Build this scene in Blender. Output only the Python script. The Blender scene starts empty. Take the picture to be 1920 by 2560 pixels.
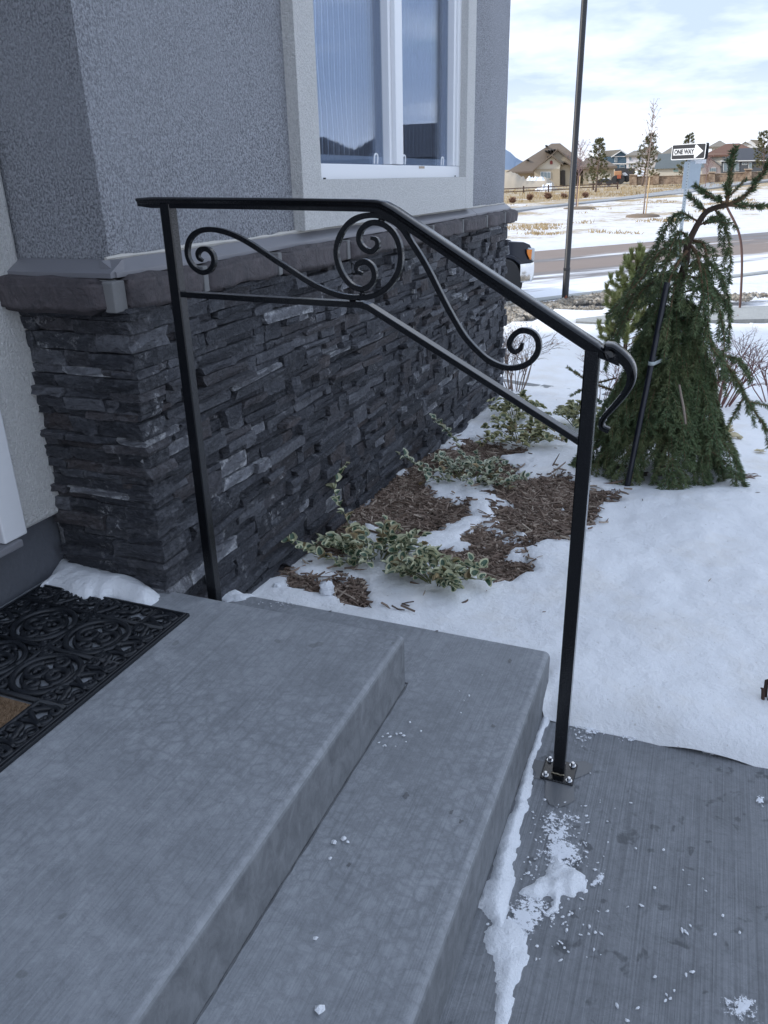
import bpy, bmesh, math, random
import numpy as np
from mathutils import Vector, Matrix, noise as mnoise

rnd = random.Random(7)
rng = np.random.default_rng(11)
SC = bpy.context.scene
COL = SC.collection

# ---------------------------------------------------------------- camera
CAM = np.array([0.0, 0.0, 1.4355])
FPX = 1965.55


def _rot(y, p, r):
    cy, sy = math.cos(y), math.sin(y)
    cp, sp = math.cos(p), math.sin(p)
    cr, sr = math.cos(r), math.sin(r)
    Rz = np.array([[cy, -sy, 0], [sy, cy, 0], [0, 0, 1]])
    Rx = np.array([[1, 0, 0], [0, cp, -sp], [0, sp, cp]])
    Ry = np.array([[cr, 0, sr], [0, 1, 0], [-sr, 0, cr]])
    return Rz @ Rx @ Ry


RC = _rot(math.radians(22.3967), math.radians(-22.8631), math.radians(1.3789))
cam_d = bpy.data.cameras.new('camera')
cam = bpy.data.objects.new('camera', cam_d)
COL.objects.link(cam)
cam_d.sensor_fit = 'HORIZONTAL'
cam_d.sensor_width = 36.0
cam_d.lens = 36.0 * FPX / 1920.0
cam_d.clip_start = 0.02
cam_d.clip_end = 20000
_m = Matrix.Identity(4)
for i in range(3):
    _m[i][0] = RC[i, 0]
    _m[i][1] = RC[i, 2]
    _m[i][2] = -RC[i, 1]
    _m[i][3] = CAM[i]
cam.matrix_world = _m
SC.camera = cam
SC.render.resolution_x = 768
SC.render.resolution_y = 1024

# ---------------------------------------------------------------- world, sun, exposure
SUN_AZ_VEC = (-0.86, -0.50)          # horizontal direction towards the sun
SUN_EL = math.radians(27)
world = bpy.data.worlds.new('World')
SC.world = world
world.use_nodes = True
wn = world.node_tree
wn.nodes.clear()


def WN(t, **k):
    n = wn.nodes.new(t)
    for a, b in k.items():
        if a in n.inputs:
            n.inputs[a].default_value = b
        else:
            setattr(n, a, b)
    return n


def wl(a, b):
    wn.links.new(a, b)


def wmath(op, a, b=None, clamp=False):
    n = wn.nodes.new('ShaderNodeMath')
    n.operation = op
    n.use_clamp = clamp
    for i, v in enumerate((a, b)):
        if v is None:
            continue
        if isinstance(v, (int, float)):
            n.inputs[i].default_value = v
        else:
            wl(v, n.inputs[i])
    return n.outputs[0]


def wmix(fac, a, b):
    n = wn.nodes.new('ShaderNodeMix')
    n.data_type = 'RGBA'
    for s, v in ((n.inputs[0], fac), (n.inputs[6], a), (n.inputs[7], b)):
        if isinstance(v, (int, float)):
            s.default_value = v
        elif isinstance(v, tuple):
            s.default_value = (*v, 1)
        else:
            wl(v, s)
    return n.outputs[2]


sky = WN('ShaderNodeTexSky')
sky.sky_type = 'NISHITA'
sky.sun_disc = False
sky.sun_elevation = SUN_EL
sky.sun_rotation = math.atan2(SUN_AZ_VEC[0], SUN_AZ_VEC[1])
sky.air_density = 1.2
sky.dust_density = 1.5
sky.ozone_density = 2.0
tc = WN('ShaderNodeTexCoord')
sep = WN('ShaderNodeSeparateXYZ')
wl(tc.outputs['Generated'], sep.inputs[0])
zc = wmath('MAXIMUM', sep.outputs[2], 0.0)
den = wmath('ADD', zc, 0.16)
cx = wmath('DIVIDE', sep.outputs[0], den)
cy = wmath('DIVIDE', sep.outputs[1], den)
cmb = WN('ShaderNodeCombineXYZ')
wl(cx, cmb.inputs[0])
wl(cy, cmb.inputs[1])
n1 = WN('ShaderNodeTexNoise', Scale=0.85, Detail=7.0, Roughness=0.55, Distortion=0.35)
wl(cmb.outputs[0], n1.inputs['Vector'])
n2 = WN('ShaderNodeTexNoise', Scale=0.8, Detail=6.0, Roughness=0.58)
sh = WN('ShaderNodeVectorMath')
sh.operation = 'ADD'
sh.inputs[1].default_value = (7.3, 2.1, 4.0)
wl(cmb.outputs[0], sh.inputs[0])
wl(sh.outputs[0], n2.inputs['Vector'])
r1 = WN('ShaderNodeMapRange')
r1.inputs[1].default_value = 0.24
r1.inputs[2].default_value = 0.44
wl(n1.outputs[0], r1.inputs[0])
r2 = WN('ShaderNodeMapRange')
r2.inputs[1].default_value = 0.45
r2.inputs[2].default_value = 0.66
wl(n2.outputs[0], r2.inputs[0])
cloudcol = wmix(r2.outputs[0], (3.1, 3.75, 5.0), (6.5, 6.9, 7.6))
mask = wmath('MULTIPLY', r1.outputs[0], 0.94)
skyc = wmix(mask, sky.outputs[0], cloudcol)
# bright white band of thin cloud low over the horizon
hb = WN('ShaderNodeMapRange')
hb.inputs[1].default_value = 0.10
hb.inputs[2].default_value = 0.0
wl(sep.outputs[2], hb.inputs[0])
hbf = wmath('MULTIPLY', hb.outputs[0], 0.55)
skyc = wmix(hbf, skyc, (7.0, 7.2, 7.6))
bgn = WN('ShaderNodeBackground', Strength=0.1)
wl(skyc, bgn.inputs[0])
wo = WN('ShaderNodeOutputWorld')
wl(bgn.outputs[0], wo.inputs[0])

sun_d = bpy.data.lights.new('sun', 'SUN')
sun_d.energy = 1.3
sun_d.angle = math.radians(4.0)
sun_d.color = (1.0, 0.94, 0.85)
sun = bpy.data.objects.new('sun', sun_d)
COL.objects.link(sun)
sd = Vector((SUN_AZ_VEC[0] * math.cos(SUN_EL), SUN_AZ_VEC[1] * math.cos(SUN_EL), math.sin(SUN_EL)))
sun.rotation_euler = sd.to_track_quat('Z', 'Y').to_euler()
sun.location = (-20, -10, 20)

SC.view_settings.view_transform = 'Standard'
SC.view_settings.look = 'None'
SC.view_settings.exposure = 1.16
SC.view_settings.gamma = 1.0
SC.view_settings.use_curve_mapping = False


# ---------------------------------------------------------------- pixel -> place helpers
def ray(px, py):
    return RC @ np.array([(px - 960) / FPX, 1.0, -(py - 1280) / FPX])


def GZ(px, py, z):
    d = ray(px, py)
    return CAM + d * ((z - CAM[2]) / d[2])


def GX(px, py, x):
    d = ray(px, py)
    return CAM + d * (x / d[0])


def GY(px, py, y):
    d = ray(px, py)
    return CAM + d * (y / d[1])


def smooth(a, b, x):
    t = min(1.0, max(0.0, (x - a) / (b - a)))
    return t * t * (3 - 2 * t)


ROAD_R = (0.6, 0.8)      # along the street
ROAD_N = (-0.8, 0.6)     # across the street, away from the house
ZY = ([-1e4, 2.0, 2.4, 2.8, 3.3, 3.8, 4.2, 4.8, 5.3, 6.3, 8, 10, 12, 14, 1e5], [.03, .03, .03, .025, .005, -.02, -.06, -.09, -.13, -.20, -.32, -.42, -.50, -.55, -.55])
ZS = [(-1e4, -.55), (10.2, -.55), (10.75, -.56),
      (10.8, -.68), (11, -.68), (19.2, -.66), (19.3, -.58), (22, -.55), (1e5, -.55)]


def st(x, y):
    return x * ROAD_N[0] + y * ROAD_N[1], x * ROAD_R[0] + y * ROAD_R[1]


def xy(s, t):
    return s * ROAD_N[0] + t * ROAD_R[0], s * ROAD_N[1] + t * ROAD_R[1]


def terr(x, y):
    s, t = st(x, y)
    for (a, za), (b, zb) in zip(ZS, ZS[1:]):
        if s <= b:
            z = za + (zb - za) * (s - a) / (b - a)
            break
    if s < 10.2:
        zy = float(np.interp(y, *ZY))
        z = zy + (z - zy) * smooth(8.3, 10.2, s)
    D = math.hypot(x, y)
    if s > 19.3 and D > 30:
        br = math.atan2(x, y)          # bearing from +Y, + to the right
        k = smooth(-.10, .12, br)
        z += (0.85 + 0.75 * k) * smooth(30, 92, D) + 5.0 * smooth(150, 500, D)
    return z


def TP(px, py, lift=0.0):
    """point of the terrain seen at a pixel"""
    d = ray(px, py)
    lo, t = 0.5, 0.5
    while t < 600:
        p = CAM + d * t
        if p[2] < terr(p[0], p[1]):
            break
        lo = t
        t *= 1.03
    hi = t
    for _ in range(30):
        m = (lo + hi) / 2
        p = CAM + d * m
        if p[2] < terr(p[0], p[1]):
            hi = m
        else:
            lo = m
    p = CAM + d * lo
    p[2] += lift
    return p


# ---------------------------------------------------------------- mesh helpers
class MB:
    def __init__(self):
        self.v = []
        self.f = []
        self.m = []

    def add(self, verts, faces, mi=0):
        o = len(self.v)
        self.v.extend([tuple(map(float, p)) for p in verts])
        self.f.extend([tuple(i + o for i in f) for f in faces])
        self.m.extend([mi] * len(faces))

    def box(self, a, b, mi=0, M=None):
        (x0, y0, z0), (x1, y1, z1) = a, b
        v = [(x0, y0, z0), (x1, y0, z0), (x1, y1, z0), (x0, y1, z0), (x0, y0, z1), (x1, y0, z1), (x1, y1, z1), (x0, y1, z1)]
        if M is not None:
            v = [tuple(M @ Vector(p)) for p in v]
        self.add(v, [(0, 3, 2, 1), (4, 5, 6, 7), (0, 1, 5, 4), (1, 2, 6, 5), (2, 3, 7, 6), (3, 0, 4, 7)], mi)

    def prism(self, poly, d, mi=0):
        """poly: 3D points, extruded by vector d"""
        n = len(poly)
        p = [np.array(q, float) for q in poly]
        d = np.array(d, float)
        self.add(p + [q + d for q in p], [tuple(range(n - 1, -1, -1)), tuple(range(n, 2 * n))] +
                 [(i, (i + 1) % n, n + (i + 1) % n, n + i) for i in range(n)], mi)

    def sweep(self, pts, prof, up=(0, 0, 1), mi=0, scales=None, caps=True):
        """sweep a closed 2D profile (a: side, b: up) along a polyline with a fixed reference up"""
        pts = [np.array(p, float) for p in pts]
        n = len(pts)
        k = len(prof)
        vs = []
        upv = np.array(up, float)
        for i in range(n):
            t = pts[min(i + 1, n - 1)] - pts[max(i - 1, 0)]
            t /= (np.linalg.norm(t) + 1e-12)
            side = np.cross(t, upv)
            if np.linalg.norm(side) < 1e-6:
                side = np.cross(t, np.array([1, 0.1, 0]))
            side /= np.linalg.norm(side)
            u = np.cross(side, t)
            sc = scales[i] if scales is not None else 1.0
            # mitre
            mit = 1.0
            if 0 < i < n - 1:
                a = pts[i] - pts[i - 1]
                b = pts[i + 1] - pts[i]
                c = np.dot(a, b) / (np.linalg.norm(a) * np.linalg.norm(b) + 1e-12)
                mit = 1.0 / max(0.5, math.sqrt(max(0.0, (1 + c) / 2)))
            for (pa, pb) in prof:
                vs.append(pts[i] + side * pa * sc + u * pb * sc * mit)
        fs = []
        for i in range(n - 1):
            for j in range(k):
                a = i * k + j
                b = i * k + (j + 1) % k
                fs.append((a, b, b + k, a + k))
        if caps:
            fs.append(tuple(range(k - 1, -1, -1)))
            fs.append(tuple(range((n - 1) * k, n * k)))
        self.add(vs, fs, mi)

    def tube(self, pts, r, n=8, mi=0):
        pts = [np.array(p, float) for p in pts]
        rs = r if isinstance(r, (list, tuple, np.ndarray)) else [r] * len(pts)
        t0 = pts[1] - pts[0]
        ref = np.array([0, 0, 1.0]) if abs(t0[2]) < 0.9 * np.linalg.norm(t0) else np.array([1.0, 0, 0])
        vs = []
        side = None
        for i in range(len(pts)):
            t = pts[min(i + 1, len(pts) - 1)] - pts[max(i - 1, 0)]
            t /= (np.linalg.norm(t) + 1e-12)
            if side is None:
                side = np.cross(t, ref)
            side = side - t * np.dot(side, t)
            side /= (np.linalg.norm(side) + 1e-12)
            u = np.cross(t, side)
            for j in range(n):
                a = 2 * math.pi * j / n
                vs.append(pts[i] + (side * math.cos(a) + u * math.sin(a)) * rs[i])
        fs = []
        for i in range(len(pts) - 1):
            for j in range(n):
                a = i * n + j
                b = i * n + (j + 1) % n
                fs.append((a, b, b + n, a + n))
        fs.append(tuple(range(n - 1, -1, -1)))
        fs.append(tuple(range((len(pts) - 1) * n, len(pts) * n)))
        self.add(vs, fs, mi)

    def lathe(self, prof, c, axis=(0, 0, 1), n=24, mi=0):
        ax = np.array(axis, float)
        ax /= np.linalg.norm(ax)
        a = np.cross(ax, np.array([1, 0, 0]) if abs(ax[0]) < .8 else np.array([0, 1, 0]))
        a /= np.linalg.norm(a)
        b = np.cross(ax, a)
        c = np.array(c, float)
        k = len(prof)
        vs = []
        for j in range(n):
            th = 2 * math.pi * j / n
            d = a * math.cos(th) + b * math.sin(th)
            for (r, h) in prof:
                vs.append(c + d * r + ax * h)
        fs = []
        for j in range(n):
            for i in range(k - 1):
                p = j * k + i
                q = ((j + 1) % n) * k + i
                fs.append((p, q, q + 1, p + 1))
        fs.append(tuple(j * k for j in range(n - 1, -1, -1)))
        fs.append(tuple(j * k + k - 1 for j in range(n)))
        self.add(vs, fs, mi)

    def mesh(self, name, mats, smooth=False):
        me = bpy.data.meshes.new(name)
        me.from_pydata(self.v, [], self.f)
        for m in (mats if isinstance(mats, (list, tuple)) else [mats]):
            me.materials.append(m)
        if any(self.m):
            me.polygons.foreach_set('material_index', self.m)
        if smooth:
            me.polygons.foreach_set('use_smooth', [True] * len(me.polygons))
        me.update()
        return me

    def build(self, name, mats, parent=None, smooth=False, bevel=0, seg=2, sharp=None):
        me = self.mesh(name, mats, smooth)
        o = bpy.data.objects.new(name, me)
        COL.objects.link(o)
        if parent is not None:
            o.parent = parent
            o.matrix_parent_inverse = parent.matrix_basis.inverted()
        if bevel:
            b = o.modifiers.new('bevel', 'BEVEL')
            b.width = bevel
            b.segments = seg
            b.limit_method = 'ANGLE'
            b.angle_limit = math.radians(35)
            for p in me.polygons:
                p.use_smooth = True
            w = o.modifiers.new('wn', 'WEIGHTED_NORMAL')
            w.keep_sharp = True
        if smooth and sharp:
            me.set_sharp_from_angle(angle=math.radians(sharp))
        return o


def empty(name, loc, label=None, cat=None, group=None):
    o = bpy.data.objects.new(name, None)
    o.empty_display_size = 0.1
    COL.objects.link(o)
    o.location = tuple(map(float, loc))
    if label:
        tag(o, label, cat, group)
    return o


def tag(o, label=None, cat=None, group=None, kind=None):
    if label:
        o['label'] = label
    if cat:
        o['category'] = cat
    if group:
        o['group'] = group
    if kind:
        o['kind'] = kind
    return o


def put(o, parent):
    o.parent = parent
    o.matrix_parent_inverse = parent.matrix_basis.inverted()
    return o


def fn(x, y, z=0.0, sc=1.0, oct=4):
    return mnoise.fractal(Vector((x * sc, y * sc, z * sc)), 1.0, 2.0, oct, noise_basis='PERLIN_ORIGINAL')


def smooth_poly(pts, per=6):
    """Catmull-Rom through points"""
    P = [np.array(p, float) for p in pts]
    P = [2 * P[0] - P[1]] + P + [2 * P[-1] - P[-2]]
    out = []
    for i in range(1, len(P) - 2):
        for k in range(per):
            t = k / per
            a, b, c, d = P[i - 1], P[i], P[i + 1], P[i + 2]
            out.append(0.5 * ((2 * b) + (-a + c) * t + (2 * a - 5 * b + 4 * c - d) * t * t + (-a + 3 * b - 3 * c + d) * t ** 3))
    out.append(P[-2])
    return out


# ---------------------------------------------------------------- material helpers
class MT:
    def __init__(self, name, col=(.5, .5, .5), rough=.6, metal=0.0, spec=0.5):
        self.m = bpy.data.materials.new(name)
        self.m.use_nodes = True
        self.nt = self.m.node_tree
        self.b = self.nt.nodes['Principled BSDF']
        self.b.inputs['Base Color'].default_value = (*col, 1)
        self.b.inputs['Roughness'].default_value = rough
        self.b.inputs['Metallic'].default_value = metal
        self.b.inputs['Specular IOR Level'].default_value = spec
        self.coord = None

    def node(self, t, **k):
        n = self.nt.nodes.new(t)
        for a, b in k.items():
            if a in n.inputs:
                n.inputs[a].default_value = b
            else:
                setattr(n, a, b)
        return n

    def l(self, a, b):
        self.nt.links.new(a, b)

    def pos(self, scale=(1, 1, 1), obj=False):
        if obj:
            g = self.node('ShaderNodeTexCoord').outputs['Object']
        else:
            g = self.node('ShaderNodeNewGeometry').outputs['Position']
        v = self.node('ShaderNodeVectorMath', operation='MULTIPLY')
        v.inputs[1].default_value = scale
        self.l(g, v.inputs[0])
        return v.outputs[0]

    def noise(self, scale=5, detail=4, rough=.5, vec=None, dist=0):
        n = self.node('ShaderNodeTexNoise', Scale=scale, Detail=detail, Roughness=rough, Distortion=dist)
        self.l(vec if vec is not None else self.pos(), n.inputs['Vector'])
        return n.outputs[0]

    def vor(self, scale=5, feature='F1', vec=None, rnd=1.0):
        n = self.node('ShaderNodeTexVoronoi', Scale=scale, feature=feature)
        n.inputs['Randomness'].default_value = rnd
        self.l(vec if vec is not None else self.pos(), n.inputs['Vector'])
        return n.outputs[0]

    def rng(self, v, a, b, c=0.0, d=1.0):
        n = self.node('ShaderNodeMapRange')
        for i, x in enumerate((a, b, c, d)):
            n.inputs[i + 1].default_value = x
        self.l(v, n.inputs[0])
        return n.outputs[0]

    def math(self, op, a, b=None):
        n = self.node('ShaderNodeMath', operation=op)
        for i, v in enumerate((a, b)):
            if v is None:
                continue
            if isinstance(v, (int, float)):
                n.inputs[i].default_value = v
            else:
                self.l(v, n.inputs[i])
        return n.outputs[0]

    def mix(self, fac, a, b, mode='MIX'):
        n = self.node('ShaderNodeMix', data_type='RGBA', blend_type=mode)
        for s, v in ((n.inputs[0], fac), (n.inputs[6], a), (n.inputs[7], b)):
            if isinstance(v, (int, float)):
                s.default_value = v
            elif isinstance(v, tuple):
                s.default_value = (*v, 1)
            else:
                self.l(v, s)
        return n.outputs[2]

    def color(self, s):
        self.l(s, self.b.inputs['Base Color'])

    def rough(self, s):
        self.l(s, self.b.inputs['Roughness'])

    def bump(self, h, strength=.5, dist=.01, chain=None):
        n = self.node('ShaderNodeBump', Strength=strength, Distance=dist)
        self.l(h, n.inputs['Height'])
        if chain is not None:
            self.l(chain, n.inputs['Normal'])
        self.l(n.outputs[0], self.b.inputs['Normal'])
        return n.outputs[0]

    def rand(self):
        a = self.node('ShaderNodeObjectInfo').outputs['Random']
        b = self.node('ShaderNodeNewGeometry').outputs['Random Per Island']
        return self.math('FRACT', self.math('ADD', a, b))


def plain(name, col, rough=.6, metal=0.0, var=0.0, scale=8.0, bump=0.0, bscale=60, bdist=.004):
    t = MT(name, col, rough, metal)
    if var:
        n = t.noise(scale, 5, .6)
        t.color(t.mix(n, tuple(c * (1 - var) for c in col), tuple(min(1, c * (1 + var)) for c in col)))
    if bump:
        t.bump(t.noise(bscale, 3, .6), bump, bdist)
    return t.m


# concrete, broomed along Y
def make_concrete(name, a, b, broom=1.0, stain=True, cells=.45, damp=0.0):
    t = MT(name, a, .78, spec=.35)
    br = t.noise(1.0, 3, .6, t.pos((260, 2.2, 40)))
    br2 = t.noise(1.0, 2, .5, t.pos((95, 1.2, 30)))
    mot = t.noise(9, 7, .68, dist=.7)
    big = t.noise(1.7, 4, .55)
    cell = t.vor(15, 'DISTANCE_TO_EDGE', t.pos((1, 1, 1)))
    warp = t.rng(t.math('ADD', cell, t.math('MULTIPLY', t.noise(40, 4, .6), .06)), .02, .12)
    c = t.mix(t.rng(mot, .3, .7), a, b)
    c = t.mix(t.math('MULTIPLY', t.rng(br, .35, .75), .40 * broom), c, tuple(min(1, x * 1.5) for x in b))
    c = t.mix(t.math('MULTIPLY', t.rng(br2, .55, .75), .28 * broom), c, tuple(x * .62 for x in a))
    c = t.mix(t.math('MULTIPLY', t.math('SUBTRACT', 1.0, warp), .13), c, tuple(x * .55 for x in a))
    c = t.mix(t.rng(big, .35, .75, 0, .35), c, tuple(x * .7 for x in a))
    # blotchy drying pattern: pale cells parted by darker, ragged seams
    wn_ = t.node('ShaderNodeTexNoise', Scale=26.0, Detail=4.0, Roughness=.6)
    t.l(t.pos(), wn_.inputs['Vector'])
    wv_ = t.node('ShaderNodeVectorMath', operation='SCALE')
    wv_.inputs['Scale'].default_value = .05
    t.l(wn_.outputs['Color'], wv_.inputs[0])
    wa_ = t.node('ShaderNodeVectorMath', operation='ADD')
    t.l(t.pos(), wa_.inputs[0])
    t.l(wv_.outputs[0], wa_.inputs[1])
    cellf = t.rng(t.math('ADD', t.vor(30, 'DISTANCE_TO_EDGE', wa_.outputs[0]), t.math('MULTIPLY', t.noise(75, 3, .6), .10)), .02, .27, 1.0, 0.0)
    cmask = t.rng(t.noise(2.3, 3, .5), .36, .62, .25, 1.0)
    c = t.mix(t.math('MULTIPLY', t.math('MULTIPLY', cellf, cmask), cells), c, tuple(x * .50 for x in a))
    if damp:
        dm = t.math('ADD', t.math('MULTIPLY', t.noise(21, 3, .55, dist=.4), .75), t.math('MULTIPLY', t.noise(3.1, 2, .5), .25))
        dm = t.rng(dm, .585, .635)
        c = t.mix(t.math('MULTIPLY', dm, damp), c, tuple(x * .42 for x in a))
    if stain:
        sp = t.noise(16, 2, .4)
        c = t.mix(t.math('MULTIPLY', t.rng(sp, .735, .76), .4), c, (.13, .135, .13))
        wh = t.noise(34, 4, .7)
        c = t.mix(t.math('MULTIPLY', t.rng(wh, .68, .8), .18), c, (.62, .63, .64))
    vein = t.rng(t.math('ABSOLUTE', t.math('SUBTRACT', t.noise(24, 6, .62, dist=1.2), .5)), .0, .035)
    c = t.mix(t.math('MULTIPLY', t.math('SUBTRACT', 1.0, vein), .20), c, tuple(x * .5 for x in a))
    # formed (upright) faces carry no broom lines: smoother, with shade put into their colour
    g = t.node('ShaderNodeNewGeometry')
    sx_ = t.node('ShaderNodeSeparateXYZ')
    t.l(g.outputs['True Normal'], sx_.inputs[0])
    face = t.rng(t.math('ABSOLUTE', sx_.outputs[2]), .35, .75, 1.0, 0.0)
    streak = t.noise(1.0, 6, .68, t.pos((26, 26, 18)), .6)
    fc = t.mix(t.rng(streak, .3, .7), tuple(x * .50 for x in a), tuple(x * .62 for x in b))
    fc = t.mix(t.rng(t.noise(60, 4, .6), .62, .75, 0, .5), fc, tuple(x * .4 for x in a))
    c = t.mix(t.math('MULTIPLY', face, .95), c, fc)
    t.color(c)
    t.rough(t.rng(mot, .3, .7, .62, .86))
    n = t.bump(br, .35 * broom, .003)
    t.bump(t.noise(180, 4, .6), .25, .002, n)
    return t.m


# ---------------------------------------------------------------- materials
M = {}
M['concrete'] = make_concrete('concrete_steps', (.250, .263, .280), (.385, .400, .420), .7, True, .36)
M['walk'] = make_concrete('concrete_walk', (.165, .173, .184), (.275, .285, .300), 1.4, True, .15, .6)
M['sidewalk'] = make_concrete('concrete_sidewalk', (.36, .37, .36), (.48, .49, .47), .5, False, .2)

t = MT('snow', (.86, .88, .91), .65, spec=.25)
sp = t.noise(1.1, 5, .6)
c = t.mix(t.rng(sp, .56, .78, 0, .30), (.93, .94, .955), (.80, .775, .72))
sm = t.noise(60, 3, .6)
c = t.mix(t.rng(sm, .67, .74, 0, .45), c, (.42, .38, .33))
c = t.mix(t.math('MULTIPLY', t.rng(t.noise(2.6, 5, .6), .53, .70), .34), c, (.72, .65, .54))
t.color(c)
n = t.bump(t.noise(7, 5, .55), .5, .04)
n = t.bump(t.noise(42, 5, .68), .55, .010, n)
t.bump(t.noise(240, 3, .7), .6, .003, n)
t.b.inputs['Subsurface Weight'].default_value = 0.0
M['snow'] = t.m
t = MT('snow_crust', (.88, .90, .93), .7, spec=.2)
n = t.bump(t.noise(70, 4, .65), .7, .01)
t.bump(t.noise(320, 3, .7), .6, .003, n)
M['crust'] = t.m
# thin scattered frost: crust with holes
t = MT('frost', (.86, .88, .92), .75, spec=.2)
h1 = t.noise(95, 4, .72)
h2 = t.noise(14, 3, .6)
fa_ = t.node('ShaderNodeAttribute', attribute_name='edge').outputs['Fac']
al = t.rng(t.math('ADD', t.math('ADD', t.math('MULTIPLY', h1, .7), t.math('MULTIPLY', h2, .5)), t.math('MULTIPLY', t.math('SUBTRACT', fa_, .45), .28)), .60, .66)
t.l(al, t.b.inputs['Alpha'])
t.bump(h1, .5, .004)
M['frost'] = t.m

t = MT('ledge_stone', (.07, .07, .08), .72, spec=.42)
r = t.rand()
ramp = t.node('ShaderNodeValToRGB')
ramp.color_ramp.elements[0].color = (.024, .026, .033, 1)
ramp.color_ramp.elements[1].color = (.27, .28, .31, 1)
for p_, c_ in ((.24, (.048, .051, .063)), (.44, (.090, .094, .110)), (.58, (.076, .062, .062)), (.70, (.045, .048, .058)), (.85, (.130, .135, .153)), (.95, (.205, .21, .232))):
    e = ramp.color_ramp.elements.new(p_)
    e.color = (*c_, 1)
t.l(r, ramp.inputs[0])
g1 = t.noise(22, 6, .65, dist=.8)
g2 = t.noise(1.0, 4, .6, t.pos((30, 30, 120)))
c = t.mix(t.rng(g1, .35, .75, 0, .7), ramp.outputs[0], (.030, .032, .040))
c = t.mix(t.rng(g2, .52, .8, 0, .45), c, (.17, .175, .195))
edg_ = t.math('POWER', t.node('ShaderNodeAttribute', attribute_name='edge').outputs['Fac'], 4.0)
c = t.mix(t.math('MULTIPLY', t.math('MULTIPLY', edg_, t.rng(t.noise(48, 5, .7), .45, .62)), .38), c, (.22, .225, .245))  # rims of all stones lightened, an edge highlight in the colour
# lime bloom on some stones, with white edge highlights put into the colour
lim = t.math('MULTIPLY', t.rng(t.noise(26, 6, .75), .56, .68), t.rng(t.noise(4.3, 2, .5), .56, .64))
lim_highlight = t.math('MULTIPLY', t.math('MULTIPLY', edg_, t.rng(t.noise(30, 5, .7), .46, .56)), t.rng(t.rand(), .91, .94))
c = t.mix(t.math('MAXIMUM', t.math('MULTIPLY', lim, .7), t.math('MULTIPLY', lim_highlight, .6)), c, (.66, .67, .69))
t.color(c)
n = t.bump(t.noise(1.0, 6, .68, t.pos((40, 40, 58)), .8), 1.0, .022)
n = t.bump(t.vor(70, 'F1', t.pos((1, 1, 1.7))), .6, .006, n)
t.bump(g2, .5, .006, n)
M['stone'] = t.m
M['mortar_dark'] = plain('stone_backing', (.02, .02, .023), .95)
t = MT('cap_stone', (.10, .09, .095), .7, spec=.4)
g = t.noise(14, 6, .65, dist=.6)
c = t.mix(t.rng(g, .3, .7), (.050, .046, .051), (.098, .083, .087))
c = t.mix(t.rng(t.noise(60, 4, .6), .55, .8, 0, .4), c, (.13, .12, .125))
t.color(c)
n = t.bump(t.noise(16, 6, .65, dist=.5), .9, .02)
t.bump(t.noise(90, 4, .6), .4, .004, n)
M['cap'] = t.m
M['mortar'] = plain('mortar', (.17, .17, .17), .9, var=.2, bump=.5)


def stucco(name, a, b, dark):
    t = MT(name, a, .85, spec=.25)
    h = t.noise(175, 4, .66, t.pos((1, 1, .8)), .4)
    h2 = t.noise(300, 3, .6)
    big = t.noise(1.3, 4, .6)
    c = t.mix(t.rng(h, .40, .58), dark, a)  # pits darkened: the texture's own shadow put into the colour
    c = t.mix(t.rng(big, .35, .65, 0, .6), c, b)
    c = t.mix(t.rng(t.noise(1.0, 5, .6, t.pos((3.5, 3.5, .5))), .55, .8, 0, .35), c, tuple(x * .8 for x in b))
    t.color(c)
    n = t.bump(h, 1.0, .020)
    t.bump(h2, .4, .003, n)
    return t.m


M['stucco'] = stucco('stucco_grey', (.56, .575, .62), (.46, .475, .515), (.20, .206, .225))
M['stucco_w'] = stucco('stucco_white', (.93, .925, .90), (.90, .895, .87), (.78, .775, .755))
M['found'] = plain('foundation_grey', (.105, .112, .130), .85, var=.12, scale=5, bump=.5, bscale=45, bdist=.008)
M['flash'] = plain('flashing_metal', (.23, .23, .25), .42, metal=.25, var=.06, scale=3)
M['vinyl'] = plain('white_vinyl', (.80, .81, .83), .32)
M['paint'] = plain('white_paint', (.72, .73, .75), .4, var=.04, scale=30, bump=.15, bscale=120, bdist=.002)
M['soffit'] = plain('soffit', (.55, .55, .56), .7)
M['shingle'] = plain('roof_shingle', (.10, .095, .09), .9, var=.3, scale=6)
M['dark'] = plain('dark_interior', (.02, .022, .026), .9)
M['caulk'] = plain('rough_caulk', (.50, .48, .44), .9, var=.2, bump=.6)

t = MT('hammered_black', (.006, .0065, .008), .14, spec=.42)
h = t.vor(330, 'SMOOTH_F1')
h2 = t.noise(420, 2, .5)
t.bump(t.math('ADD', h, t.math('MULTIPLY', h2, .4)), .26, .0014)
t.b.inputs['Coat Weight'].default_value = .15
t.b.inputs['Coat Roughness'].default_value = .12
M['iron'] = t.m
M['steel'] = plain('zinc_bolt', (.62, .63, .65), .25, metal=1.0)
M['weld'] = plain('raw_weld', (.35, .30, .22), .45, metal=.7, bump=.6, bscale=150)
t = MT('mat_rubber', (.012, .014, .018), .42, spec=.5)
t.bump(t.noise(260, 3, .6), .35, .002)
t.color(t.mix(t.rng(t.noise(30, 4, .6), .5, .8, 0, .5), (.011, .013, .017), (.03, .034, .04)))
M['rubber'] = t.m
M['coir'] = plain('coir', (.26, .17, .10), .95, var=.4, scale=160, bump=.8, bscale=220, bdist=.004)

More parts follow.
